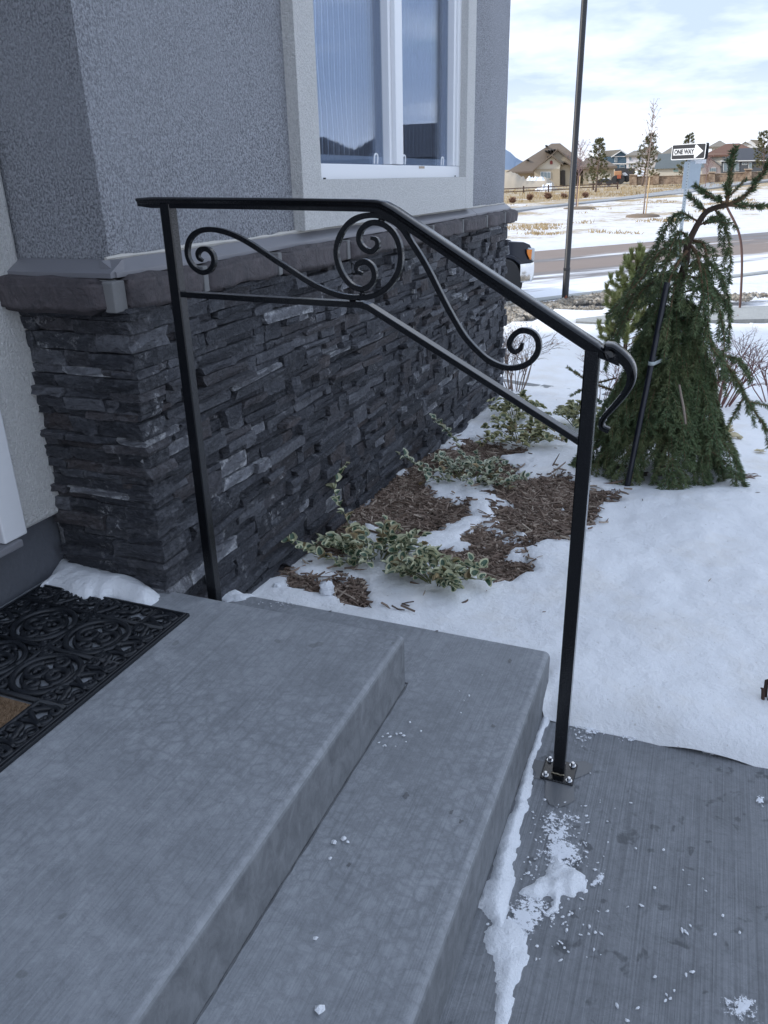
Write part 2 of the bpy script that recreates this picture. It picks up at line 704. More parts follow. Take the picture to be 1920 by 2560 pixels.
# window glass: a pane with a strong sky reflection over a see-through body
t = MT('window_glass', (1, 1, 1), .02)
nt = t.nt
gl = t.node('ShaderNodeBsdfGlossy')
gl.inputs['Roughness'].default_value = .015
gl.inputs['Color'].default_value = (.82, .88, 1, 1)
tr = t.node('ShaderNodeBsdfTransparent')
tr.inputs['Color'].default_value = (.80, .84, .88, 1)
lw = t.node('ShaderNodeFresnel')
lw.inputs['IOR'].default_value = 1.9
mx = t.node('ShaderNodeMixShader')
fac = t.math('ADD', t.math('MULTIPLY', lw.outputs[0], .50), .06)
t.l(fac, mx.inputs[0])
t.l(tr.outputs[0], mx.inputs[1])
t.l(gl.outputs[0], mx.inputs[2])
bm_ = t.node('ShaderNodeBump', Strength=.012, Distance=.01)
t.l(t.noise(1.0, 2, .5, t.pos((1, 26, 1.2))), bm_.inputs['Height'])
t.l(bm_.outputs[0], gl.inputs['Normal'])
t.l(mx.outputs[0], nt.nodes['Material Output'].inputs[0])
M['glass'] = t.m
M['curtain'] = plain('sheer_curtain', (.80, .83, .88), .9)

t = MT('soil', (.07, .05, .038), .95)
t.color(t.mix(t.rng(t.noise(45, 5, .7), .35, .7), (.040, .028, .022), (.115, .078, .056)))
t.bump(t.noise(60, 5, .7), 1.0, .02)
M['soil'] = t.m
t = MT('mulch_chip', (.13, .085, .06), .9)
rr = t.math('FRACT', t.math('ADD', t.node('ShaderNodeNewGeometry').outputs['Random Per Island'], 0.0))
ramp = t.node('ShaderNodeValToRGB')
ramp.color_ramp.elements[0].color = (.095, .066, .050, 1)
ramp.color_ramp.elements[1].color = (.48, .40, .32, 1)
e = ramp.color_ramp.elements.new(.45)
e.color = (.19, .133, .10, 1)
e = ramp.color_ramp.elements.new(.8)
e.color = (.30, .225, .175, 1)
t.l(rr, ramp.inputs[0])
t.color(ramp.outputs[0])
t.bump(t.noise(1, 3, .6, t.pos((90, 90, 90))), .5, .004)
M['mulch'] = t.m

# far ground: snow with dry grass showing through, more of it farther out
t = MT('snowy_field', (.85, .87, .9), .8, spec=.2)
pos = t.pos()
sepn = t.node('ShaderNodeSeparateXYZ')
t.l(pos, sepn.inputs[0])
s_ = t.math('ADD', t.math('MULTIPLY', sepn.outputs[0], ROAD_N[0]), t.math('MULTIPLY', sepn.outputs[1], ROAD_N[1]))
tt_ = t.math('ADD', t.math('MULTIPLY', sepn.outputs[0], ROAD_R[0]), t.math('MULTIPLY', sepn.outputs[1], ROAD_R[1]))
f1 = t.noise(.30, 6, .62)
f2 = t.noise(2.6, 5, .7)
bias = t.rng(s_, 32, 46, .005, .15)
amt = t.math('ADD', t.math('ADD', t.math('MULTIPLY', f1, .65), t.math('MULTIPLY', f2, .40)), bias)
gm = t.rng(amt, .555, .64)
near = t.rng(s_, 19.5, 24)
gm = t.math('MULTIPLY', gm, near)
grass = t.mix(t.noise(6, 4, .6), (.30, .215, .115), (.46, .36, .21))
c = t.mix(gm, (.78, .79, .82), grass)
thin = t.rng(t.noise(1.4, 6, .7), .40, .62, 0, .42)
c = t.mix(t.math('MULTIPLY', thin, near), c, (.52, .44, .32))
t.color(c)
t.bump(t.noise(3.5, 5, .6), .5, .08)
M['field'] = t.m

t = MT('asphalt', (.2, .16, .14), .8)
pos = t.pos()
sepn = t.node('ShaderNodeSeparateXYZ')
t.l(pos, sepn.inputs[0])
s_ = t.math('ADD', t.math('MULTIPLY', sepn.outputs[0], ROAD_N[0]), t.math('MULTIPLY', sepn.outputs[1], ROAD_N[1]))
tt_ = t.math('ADD', t.math('MULTIPLY', sepn.outputs[0], ROAD_R[0]), t.math('MULTIPLY', sepn.outputs[1], ROAD_R[1]))
cv = t.node('ShaderNodeCombineXYZ')
t.l(t.math('MULTIPLY', s_, 1.0), cv.inputs[0])
t.l(t.math('MULTIPLY', tt_, .10), cv.inputs[1])
w1 = t.noise(.75, 6, .65, cv.outputs[0], .3)
w2 = t.noise(3.0, 5, .7, cv.outputs[0])
mixv = t.math('ADD', t.math('MULTIPLY', w1, .7), t.math('MULTIPLY', w2, .3))
nearice = t.rng(s_, 11.8, 14.6, .24, -.03)
amt = t.math('ADD', mixv, nearice)
ice = t.rng(amt, .56, .66)
wet = t.rng(t.noise(.5, 3, .5, cv.outputs[0]), .5, .6)
base = t.mix(wet, (.245, .195, .168), (.115, .105, .105))
base = t.mix(t.rng(t.noise(1.1, 4, .6), .4, .7, 0, .3), base, (.29, .24, .21))
c = t.mix(ice, base, (.80, .82, .86))
t.color(c)
t.rough(t.rng(wet, 0, 1, .85, .5))
t.bump(t.noise(25, 4, .6), .3, .01)
M['road'] = t.m
M['gravel'] = None
t = MT('river_gravel', (.3, .27, .23), .85)
ramp = t.node('ShaderNodeValToRGB')
ramp.color_ramp.elements[0].color = (.16, .145, .125, 1)
ramp.color_ramp.elements[1].color = (.52, .48, .42, 1)
e = ramp.color_ramp.elements.new(.5)
e.color = (.30, .265, .215, 1)
t.l(t.node('ShaderNodeNewGeometry').outputs['Random Per Island'], ramp.inputs[0])
t.color(ramp.outputs[0])
M['gravel'] = t.m

# ---------------------------------------------------------------- ground sheet to the horizon
def spaced(vals):
    return sorted(set(round(v, 4) for v in vals))


svals = [-3000, -1200, -500, -200, -90, -50, -30, -18, -10, -5, -2, 0, 1, 1.8, 2.5, 3, 3.5, 3.9, 4.3, 5, 6, 7, 8, 9, 10.2, 10.70,
         10.82, 11, 14, 17, 19.15, 19.3, 20, 22, 25] + [25 + 3 * i for i in range(1, 45)] + [170, 190, 220, 260, 320, 400, 520, 800, 1500, 3000, 6000, 9000]
tvals = [-6000, -2500, -1000, -500, -300, -200, -150, -110, -80, -60, -45, -34, -26, -20, -15, -11, -8, -5, -2, 1, 4, 7, 10, 13, 16, 19, 22, 25, 29, 33,
         37, 42, 47, 52, 58, 64, 70, 77, 84, 92, 100, 110, 120, 132, 145, 160, 180, 210, 260, 330, 450, 700, 1200, 2500, 6000]
gb = MB()
vs = []
for s in svals:
    for tt in tvals:
        x, y = xy(s, tt)
        z = terr(x, y)
        if s < 10.3:
            z -= .075            # the garden's own snow and soil lie on top
        elif s > 19.4:
            z += .10 * fn(x, y, 3, .12, 3) + .03 * fn(x, y, 9, .6, 2)
        if -3 < x < 6 and y < 2.6:
            z -= .25
        vs.append((x, y, z))
nt_ = len(tvals)
fs = [(i * nt_ + j, i * nt_ + j + 1, (i + 1) * nt_ + j + 1, (i + 1) * nt_ + j) for i in range(len(svals) - 1) for j in range(nt_ - 1)]
gb.add(vs, [f[::-1] for f in fs])
tag(gb.build('ground', M['field'], smooth=True), kind='structure')

# street, lying in the dip of the ground
rb = MB()
rv = []
ts = [-400, -150, -70] + list(range(-40, 130, 6)) + [200, 400]
for tt in ts:
    for s in (10.86, 13, 15, 17, 19.12 if tt < 25 else 19.12 + min(2.0, (tt - 25) * .05)):
        x, y = xy(s, tt)
        rv.append((x, y, -.655 + .02 * math.sin(math.pi * (s - 10.8) / 8.4)))
rb.add(rv, [(i * 5 + j, i * 5 + j + 1, (i + 1) * 5 + j + 1, (i + 1) * 5 + j) for i in range(len(ts) - 1) for j in range(4)])
for p in rb.f[:]:
    pass
rb.f = [f[::-1] for f in rb.f]
tag(rb.build('street', M['road'], smooth=True), kind='structure')
kb = MB()
for (s0, s1, z1) in ((10.62, 10.84, -.535),):
    pts = [(*xy((s0 + s1) / 2, tt), 0) for tt in (-120, -40, 0, 20, 25)] if s0 > 15 else [(*xy((s0 + s1) / 2, tt), 0) for tt in (-120, -40, 0, 20, 60, 150)]
    kb.sweep([(p[0], p[1], z1 - .1) for p in pts], [(-(s1 - s0) / 2, -.12), ((s1 - s0) / 2, -.12), ((s1 - s0) / 2, .08), ((s1 - s0) / 2 - .03, .1), (-(s1 - s0) / 2 + .03, .1), (-(s1 - s0) / 2, .08)])
tag(kb.build('kerb', M['sidewalk']), kind='structure')

# public pavement near the street, traced on the ground
lo = [(1440, 803), (1500, 806), (1600, 806), (1720, 802), (1830, 799), (1920, 797), (2060, 792), (2300, 784)]
hi = [(1440, 797), (1500, 790), (1580, 776), (1700, 770), (1820, 767), (1920, 764), (2060, 759), (2300, 750)]
sb = MB()
for i in range(len(lo) - 1):
    q = [GZ(*lo[i], -.415), GZ(*lo[i + 1], -.415), GZ(*hi[i + 1], -.415), GZ(*hi[i], -.415)]
    q = [(p[0], p[1], -.415) for p in q]
    sb.prism([(a[0] + 0, a[1], a[2] - .12) for a in q], (0, 0, .12))
tag(sb.build('pavement', M['sidewalk']), kind='structure')

# concrete walk in front of the steps
wb = MB()
wb.box((-.33, -5, -.12), (4.5, 1.936, 0))
tag(wb.build('walkway', M['walk'], bevel=.008), kind='structure')

# curving path in the field beyond the street
up = [(1255, 531), (1277, 526), (1350, 519), (1444, 510), (1530, 500), (1600, 490), (1660, 482), (1712, 473), (1760, 464), (1800, 450), (1850, 446), (1920, 442), (2010, 436)]
dn = [(1255, 539), (1294, 531), (1360, 523), (1444, 513), (1530, 505), (1600, 497), (1660, 491), (1712, 486), (1760, 476), (1810, 470), (1865, 462), (1920, 455), (2010, 448)]
pb = MB()
us, ds = [TP(*p, .17) for p in up], [TP(*p, .17) for p in dn]
for i in range(len(up) - 1):
    for k in range(4):
        a, b = k / 4, (k + 1) / 4
        q = [ds[i] * (1 - a) + ds[i + 1] * a, ds[i] * (1 - b) + ds[i + 1] * b, us[i] * (1 - b) + us[i + 1] * b, us[i] * (1 - a) + us[i + 1] * a]
        q = [(p[0], p[1], terr(p[0], p[1]) + .12) for p in q]
        pb.add([(*p[:2], p[2] - .3) for p in q] + q, [(4, 5, 6, 7), (0, 1, 5, 4), (2, 3, 7, 6)])
tag(pb.build('path', plain('path_grey', (.34, .35, .36), .8, var=.1, scale=.4)), kind='structure')

# mountain far off
mb_ = MB()
for k, (dist, h, seed, lob) in enumerate(((5200, 1.0, 3, 0),)):
    n_ = 60
    top, bot, back = [], [], []
    for i in range(n_):
        px = 700 + i * 14
        d = ray(px, 440)
        d = d / math.hypot(d[0], d[1])
        p = CAM + d * dist
        hh = 60 + 105 * math.exp(-((px - 1235) / 60.0) ** 2) + 160 * math.exp(-((px - 1050) / 110.0) ** 2) + 25 * fn(i * .21, seed, 0, 1, 4)
        top.append((p[0], p[1], hh + 1))
        bot.append((p[0] - d[0] * 500, p[1] - d[1] * 500, -20))
        back.append((p[0] + d[0] * 900, p[1] + d[1] * 900, -20))
    mb_.add(bot + top + back, [(i, i + 1, n_ + i + 1, n_ + i) for i in range(n_ - 1)] + [(n_ + i, n_ + i + 1, 2 * n_ + i + 1, 2 * n_ + i) for i in range(n_ - 1)])
tag(mb_.build('mountain', plain('mountain_haze', (.20, .27, .38), .95, var=.15, scale=.004), smooth=True), kind='structure')  # distance haze is put into the blue base colour

# ---------------------------------------------------------------- garden soil and snow blanket
MULCH = [(-1.18, 3.06, .27, .27), (-.70, 2.80, .15, .24), (-.55, 3.20, .19, .24), (-.64, 3.58, .30, .24), (-1.08, 4.02, .24, .36), (-1.34, 2.72, .09, .30),
         (-1.22, 2.27, .15, .07), (-1.32, 3.6, .10, .6)]
NOMULCH = [(-.86, 3.26, .10, .30), (-.84, 4.05, .20, .16), (-1.0, 2.75, .3, .10), (-.93, 3.55, .12, .12)]


def mulch_amt(x, y):
    w = .12 * fn(x, y, 5, 6.5, 4)
    b = -9
    for (cx_, cy_, rx, ry) in MULCH:
        d = 1 - math.hypot((x - cx_) / rx, (y - cy_) / ry)
        b = max(b, d * min(rx, ry))
    for (cx_, cy_, rx, ry) in NOMULCH:
        d = 1 - math.hypot((x - cx_) / rx, (y - cy_) / ry)
        b = min(b, -d * min(rx, ry) * 1.5 + .03) if d > -.3 else b
    return b + w * .9


def garden_z(x, y):
    return terr(x, y) + .030 * smooth(2.7, 1.9, y) * smooth(.5, -.7, x)


def soil_z(x, y):
    return garden_z(x, y) + .02 + .02 * fn(x, y, 1, 6, 3)


def snow_z(x, y):
    g = garden_z(x, y)
    drift = .035 + .024 * fn(x, y, 2, 1.1, 3) + .011 * fn(x, y, 7, 4.2, 3) + .004 * fn(x, y, 4, 16, 2)
    drift = max(drift, .014 + .006 * fn(x, y, 3, 9, 2))
    # swept lip along the walk
    if x > -.30:
        e = y - (1.900 + .016 * fn(x, 0, 3, 3, 2))
        drift = drift * smooth(0, .30, e) + .030 * smooth(-.01, .06, e) * (1 - smooth(.06, .30, e))
        if e < 0:
            drift = -.06 * smooth(0, -.035, e)
    m = mulch_amt(x, y)
    t = drift + .012
    t -= .085 * smooth(-.035, .045, m)
    # hollow round the spruce
    r = math.hypot(x + .23, y - 4.15)
    t += .012 * math.exp(-((r - .5) / .16) ** 2) - .03 * math.exp(-(r / .3) ** 2)
    return g + t


def in_poly(x, y, poly):
    c_ = False
    n = len(poly)
    for i in range(n):
        x0, y0 = poly[i][:2]
        x1, y1 = poly[(i + 1) % n][:2]
        if (y0 > y) != (y1 > y) and x < (x1 - x0) * (y - y0) / (y1 - y0) + x0:
            c_ = not c_
    return c_


GP = [(1225, 772), (1300, 762), (1358, 754), (1440, 745), (1520, 737), (1600, 733), (1640, 735), (1600, 752), (1530, 772), (1480, 780), (1440, 780), (1390, 778), (1330, 792), (1290, 812), (1225, 830)]
GRAVEL = [tuple(TP(*p)[:2]) for p in GP]
PAVE = [tuple(GZ(*p, -.415)[:2]) for p in lo + hi[::-1]]


def axis(segs):
    out = []
    for a, b, d in segs:
        n = max(1, int(round((b - a) / d)))
        out += [a + (b - a) * i / n for i in range(n)]
    out.append(segs[-1][1])
    return out


xs = axis([(-5, -1.5, .25), (-1.5, .9, .022), (.9, 5, .16)])
ys = axis([(1.87, 5.2, .022), (5.2, 7.5, .05), (7.5, 13.5, .13)])
sbm = MB()
sv = []
for y in ys:
    for x in xs:
        z = snow_z(x, y)
        if x < -.345 and y < 1.95:
            z = -.2
        s, _ = st(x, y)
        if s > 9.9:
            z -= (s - 9.9) * .5
        # pavement and gravel strip are bare
        if y > 9 and (in_poly(x, y, GRAVEL) or in_poly(x, y, PAVE)):
            z -= .16
        sv.append((x, y, z))
nx = len(xs)
sf = []
for j in range(len(ys) - 1):
    for i in range(nx - 1):
        s, _ = st(xs[i], ys[j])
        if s > 11:
            continue
        sf.append((j * nx + i, j * nx + i + 1, (j + 1) * nx + i + 1, (j + 1) * nx + i))
sbm.add(sv, sf)
tag(sbm.build('snow_cover', M['snow'], smooth=True), kind='structure')
xs2 = axis([(-1.5, .9, .05)])
ys2 = axis([(1.95, 6.2, .05)])
so = MB()
so.add([(x, y, soil_z(x, y)) for y in ys2 for x in xs2], [(j * len(xs2) + i, j * len(xs2) + i + 1, (j + 1) * len(xs2) + i + 1, (j + 1) * len(xs2) + i) for j in range(len(ys2) - 1) for i in range(len(xs2) - 1)])
tag(so.build('garden_soil', M['soil'], smooth=True), kind='structure')

# mulch: thousands of shredded chips
mc = MB()
cnt = 0
tries = 0
while cnt < 17000 and tries < 160000:
    tries += 1
    x = rnd.uniform(-1.42, -.15)
    y = rnd.uniform(2.0, 4.6)
    m = mulch_amt(x, y)
    if m < -.10 or (m < -.02 and rnd.random() < .985) or (m < .015 and rnd.random() < .6):
        continue
    cnt += 1
    L = rnd.uniform(.008, .030) * (2.6 if rnd.random() < .05 else 1)
    w = rnd.uniform(.0015, .0042)
    h = rnd.uniform(.0015, .004)
    a = rnd.gauss(.2, .9)
    Mx = Matrix.Translation((x, y, max(soil_z(x, y), snow_z(x, y) if m < .01 else -9) + rnd.uniform(.0, .012))) @ Matrix.Rotation(a, 4, 'Z') @ Matrix.Rotation(rnd.gauss(0, .22), 4, 'Y') @ Matrix.Rotation(rnd.gauss(0, .5), 4, 'X')
    b = rnd.uniform(-.25, .25) * L
    pts = [(-L, -w, -h), (-L, w, -h), (0, -w + b, -h), (0, w + b, -h), (L, -w * .4, -h), (L, w * .4, -h)]
    pts2 = [(p[0], p[1] * .8, h) for p in pts]
    V = [tuple(Mx @ Vector(p)) for p in pts + pts2]
    mc.add(V, [(6, 8, 9, 7), (8, 10, 11, 9), (0, 2, 8, 6), (2, 4, 10, 8), (1, 7, 9, 3), (3, 9, 11, 5), (0, 6, 7, 1), (4, 5, 11, 10)])
tag(mc.build('mulch', M['mulch']), 'shredded brown bark mulch showing through the snow beside the stone wall', 'mulch', kind='stuff')
# ---------------------------------------------------------------- house
house = empty('house', (-1.75, 3.7, 0), 'grey stucco house with dark stone wainscot and a white framed window', 'house')
XS, XF, YL = -1.43, -1.38, 1.64        # stucco face, stone face, short face of the stone
YFAR = 5.81
H_TOP = 6.4
w = MB()
w.box((-9, 1.68, .9), (XS, YFAR, H_TOP))
wall = w.build('wall', M['stucco'], house)
# cut the window opening with four wall pieces instead: rebuild as a frame
bpy.data.objects.remove(wall)
WY0, WY1, WZ0, WZ1 = 2.80, 4.74, 1.42, 3.0
w = MB()
w.box((-1.55, 1.68, .9), (XS, WY0, H_TOP))
w.box((-1.55, WY1, .9), (XS, YFAR, H_TOP))
w.box((-1.55, WY0, .9), (XS, WY1, WZ0))
w.box((-1.55, WY0, WZ1), (XS, WY1, H_TOP))
w.box((-9, 1.6806, -.3), (-1.545, 1.80, H_TOP))
w.box((-9, YFAR - .15, -.3), (-1.553, YFAR, H_TOP))
wall = w.build('wall', M['stucco'], house)
w = MB()
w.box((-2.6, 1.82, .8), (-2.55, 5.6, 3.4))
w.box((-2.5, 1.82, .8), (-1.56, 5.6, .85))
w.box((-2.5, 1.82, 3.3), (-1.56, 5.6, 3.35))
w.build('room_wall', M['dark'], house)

# door side: recessed wall; unseen garage wing and porch roof added to block sky light
w = MB()
w.box((-9, -4.2, .54), (-1.79, .35, H_TOP))
w.box((-9, .35, 2.55), (-1.79, 1.677, H_TOP))
w.box((-9, -11, -.3), (-1.0, -4.22, 3.6))
w.build('recessed_wall', M['stucco'], house)
w = MB()
w.box((-9, -4.2, -.2), (-1.775, 1.675, .538))
w.build('foundation', M['found'], house, bevel=.006)
w = MB()
w.box((-1.86, 1.505, .541), (-1.722, 1.672, 2.9))
w.box((-1.86, .17, .541), (-1.722, .348, 2.9))
w.box((-1.86, .17, 2.553), (-1.722, 1.503, 2.9))
w.build('door_surround', M['stucco_w'], house, bevel=.012)
w = MB()
w.box((-1.84, 1.42, .535), (-1.712, 1.503, 2.55))
w.box((-1.84, .35, .535), (-1.712, .43, 2.55))
dfr = w.build('door_frame', M['paint'], house, bevel=.006)
w = MB()
w.box((-1.83, .43, .535), (-1.80, 1.42, 2.55))
for (y0, y1, z0, z1) in ((.52, .88, .7, 1.3), (.97, 1.33, .7, 1.3), (.52, .88, 1.45, 2.4), (.97, 1.33, 1.45, 2.4)):
    w.box((-1.80, y0, z0), (-1.79, y1, z1))
door = w.build('door', plain('door_paint', (.05, .06, .08), .4), house, bevel=.006)
w = MB()
w.lathe([(.0, 0), (.028, .0), (.03, .03), (.0, .05)], (-1.79, .55, 1.42), (1, 0, 0), 16)
w.build('handle', M['steel'], door)
w = MB()
w.box((-1.86, .36, .512), (-1.70, 1.47, .534))
w.build('door_sill', M['flash'], house, bevel=.004)
w = MB()
w.box((-2.2, -4.2, 2.95), (-1.40, 1.66, 3.02), 0)  # roof and post added out of view to shade the porch corner
w.box((-2.2, -4.2, 3.022), (-1.35, 1.66, 3.25), 1)
w.box((-1.52, -2.5, .34), (-1.42, -2.38, 2.948), 2)
w.build('added_porch_roof', [M['soffit'], M['shingle'], M['paint']], house)
w = MB()
ze = H_TOP
q = [(-9.5, -4.7, ze), (-.95, -4.7, ze), (-.95, YFAR + .5, ze), (-9.5, YFAR + .5, ze)]
rg = [(-5.2, -1.5, ze + 2.2), (-5.2, YFAR - 2.5, ze + 2.2)]
w.add(q + rg, [(0, 1, 4), (1, 2, 5, 4), (2, 3, 5), (3, 0, 4, 5), (3, 2, 1, 0)])
w.build('roof', M['shingle'], house)

# flashing (one length per wall face)
def slope_strip(name, a, b, outv, z0, z1, dep, mat, parent):
    """bevelled drip strip from a to b, sloping out by dep"""
    m = MB()
    a, b, o = np.array(a, float), np.array(b, float), np.array(outv, float)
    prof = [(0, z1), (.006, z1), (dep, z0 + .012), (dep, z0), (0, z0)]
    va = [(*(a + o * d)[:2], z) for d, z in prof]
    vb = [(*(b + o * d)[:2], z) for d, z in prof]
    n = len(prof)
    m.add(va + vb, [(i, (i + 1) % n, n + (i + 1) % n, n + i) for i in range(n)] + [tuple(range(n - 1, -1, -1)), tuple(range(n, 2 * n))])
    return m.build(name, mat, parent)


slope_strip('flashing', (XS + .001, 1.64, 0), (XS + .001, 4.94, 0), (1, 0, 0), 1.226, 1.266, .048, M['flash'], house)
slope_strip('flashing', (XS + .001, 4.946, 0), (XS + .001, YFAR + .02, 0), (1, 0, 0), 1.226, 1.266, .048, M['flash'], house)
slope_strip('flashing', (-1.73, 1.679, 0), (-1.386, 1.679, 0), (0, -1, 0), 1.226, 1.266, .056, M['flash'], house)
m = MB()
pp = []
for i in range(70):
    y = 1.66 + i * .06
    pp.append((XS + .004 + .003 * rnd.random(), y, 1.268 + .003 * rnd.random()))
m.tube(pp, [.006 * rnd.uniform(.6, 1.5) for _ in pp], 5)
m.build('sealant_bead', M['caulk'], house)

# cap stones with mortar joints
capr = MB()


def cap_stone(a, b, parent):
    m = MB()
    nx_, ny_, nz_ = 3, 9, 4
    # rough block: displaced box faces
    (x0, y0, z0), (x1, y1, z1) = a, b
    bmx = bmesh.new()
    bmesh.ops.create_cube(bmx, size=1)
    bmesh.ops.subdivide_edges(bmx, edges=bmx.edges[:], cuts=7, use_grid_fill=True)
    seed = rnd.uniform(0, 50)
    for v in bmx.verts:
        e = sum(1 for c_ in v.co if abs(abs(c_) - .5) < 1e-4)
        p = Vector((x0 + (v.co.x + .5) * (x1 - x0), y0 + (v.co.y + .5) * (y1 - y0), z0 + (v.co.z + .5) * (z1 - z0)))
        k = .5 * min(.03, (z1 - z0) * .3)
        if e >= 2:
            c_ = Vector(((x0 + x1) / 2, (y0 + y1) / 2, (z0 + z1) / 2))
            for ax in range(3):
                if abs(abs(v.co[ax]) - .5) < 1e-4 and ax != (1 if (y1 - y0) > (x1 - x0) else 0):
                    p[ax] -= math.copysign(k, v.co[ax])
        q_ = p * 13
        p = p + Vector((mnoise.noise(q_ + Vector((seed, 0, 0))), mnoise.noise(q_ + Vector((0, seed, 0))) * .3, mnoise.noise(q_ + Vector((0, 0, seed))))) * .009
        v.co = p
    me = bpy.data.meshes.new('cap_stone')
    bmx.to_mesh(me)
    bmx.free()
    me.materials.append(M['cap'])
    for p in me.polygons:
        p.use_smooth = True
    o = bpy.data.objects.new('cap_stone', me)
    COL.objects.link(o)
    put(o, parent)
    return o


ycs = [1.633, 1.98, 2.42, 2.98, 3.50, 4.03, 4.56, 5.08, 5.55, 5.93]
cap = MB()
cap.box((-1.72, 1.62, 1.16), (-1.40, YFAR - .02, 1.222))
capc = cap.build('wall_cap', M['mortar'], house)
for i in range(len(ycs) - 1):
    cap_stone((-1.50, ycs[i] + .011, 1.142), (-1.340 + rnd.uniform(-.004, .006), ycs[i + 1] - .011, 1.226 + rnd.uniform(-.003, .003)), capc)
cap_stone((-1.765, 1.578, 1.140), (-1.388, 1.70, 1.226), capc)
for bx_ in [((-1.46, y - .013, 1.150), (-1.349, y + .013, 1.222)) for y in ycs[1:-1]] + [((-1.395, 1.594, 1.146), (-1.361, 1.642, 1.221))]:
    m = MB()
    m.box(*bx_)
    m.build('mortar_joint', M['mortar'], capc, bevel=.004)

# stone veneer: thin courses of split ledge stone, the large ones as pieces of their own
vb_ = MB()
vb_.box((-1.74, YL + .03, -.4), (XF - .045, YFAR - .06, 1.17))
veneer = vb_.build('stone_veneer', M['mortar_dark'], house)

PROTO = []
for k in range(22):
    m = MB()
    # unit block: x proud (0..1), y along (-.5..5), z (-.5...5)
    ny_, nz_ = 4, 3
    seed = k * 3.7
    sk = rnd.uniform(-.10, .10)
    grid = []
    for j in range(nz_):
        for i in range(ny_):
            y = -.5 + i / (ny_ - 1)
            z = -.5 + j / (nz_ - 1)
            edge = (i in (0, ny_ - 1)) or (j in (0, nz_ - 1))
            wob = .10
            yy = y + (rnd.uniform(-.035, .035) if i in (0, ny_ - 1) else rnd.uniform(-.08, .08)) + sk * z * (.6 if i in (0, ny_ - 1) else 0)
            zz = z + rnd.uniform(-wob, wob) * (.55 if j in (0, nz_ - 1) else 1.2)
            xx = 1.0 - (rnd.uniform(.02, .20) if edge else rnd.uniform(-.06, .16))
            grid.append((xx, yy, zz))
    back = [(-.9, p[1] * .97, p[2] * .94) for p in grid]
    n_ = ny_ * nz_
    f = []
    for j in range(nz_ - 1):
        for i in range(ny_ - 1):
            a = j * ny_ + i
            f.append((a, a + 1, a + ny_ + 1, a + ny_))
    per = list(range(ny_)) + [ny_ * j + ny_ - 1 for j in range(1, nz_)] + [ny_ * (nz_ - 1) + i for i in range(ny_ - 2, -1, -1)] + [ny_ * j for j in range(nz_ - 2, 0, -1)]
    for i in range(len(per)):
        a, b = per[i], per[(i + 1) % len(per)]
        f.append((b, a, n_ + a, n_ + b))
    m.add(grid + back, f)
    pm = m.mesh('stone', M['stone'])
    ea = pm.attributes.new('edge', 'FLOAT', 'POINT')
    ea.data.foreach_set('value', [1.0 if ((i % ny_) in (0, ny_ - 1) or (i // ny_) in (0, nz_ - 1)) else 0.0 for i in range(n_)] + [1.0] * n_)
    PROTO.append(pm)

# courses
courses = []
z = -.30
while z < 1.142:
    h = rnd.choice((.020, .024, .028, .032, .036, .042, .050))
    if z + h > 1.15:
        h = 1.152 - z
    courses.append((z, h))
    z += h
stones = []          # (matrix, proto, size estimate)


def add_stone(face, u0, u1, z0, h, proud, rotj=.014):
    L = u1 - u0
    k = rnd.randrange(len(PROTO))
    if face == 'long':
        T = Matrix.Translation((XF - .045, (u0 + u1) / 2, z0 + h / 2)) @ Matrix.Rotation(rnd.gauss(0, rotj), 4, 'X') @ Matrix.Rotation(rnd.gauss(0, .025), 4, 'Z')
        c_ = (XF, (u0 + u1) / 2, z0 + h / 2)
    else:
        T = Matrix.Translation(((u0 + u1) / 2, YL + .045, z0 + h / 2)) @ Matrix.Rotation(-math.pi / 2, 4, 'Z') @ Matrix.Rotation(rnd.gauss(0, rotj * .6), 4, 'X') @ Matrix.Rotation(rnd.gauss(0, .03), 4, 'Z')
        c_ = ((u0 + u1) / 2, YL, z0 + h / 2)
    flip = rnd.choice((-1, 1))
    S = Matrix.Diagonal((.045 + proud, L * .975 * flip, h * .93, 1)) if flip == 1 else Matrix.Rotation(math.pi, 4, 'X') @ Matrix.Diagonal((.045 + proud, L * .975, h * .93, 1))
    d = np.array(c_) - CAM
    # is it in view?
    cc = RC.T @ d
    px, py = 960 + FPX * cc[0] / max(cc[1], .01), 1280 - FPX * cc[2] / max(cc[1], .01)
    vis = -30 < px < 1950 and -30 < py < 2600 and c_[2] > terr(c_[0], c_[1]) - .02
    fs_ = abs(d[0]) / np.linalg.norm(d) if face == 'long' else 1.0
    area = L * fs_ * h / (np.linalg.norm(d) ** 2) if vis else 0
    stones.append((T @ S, k, area))


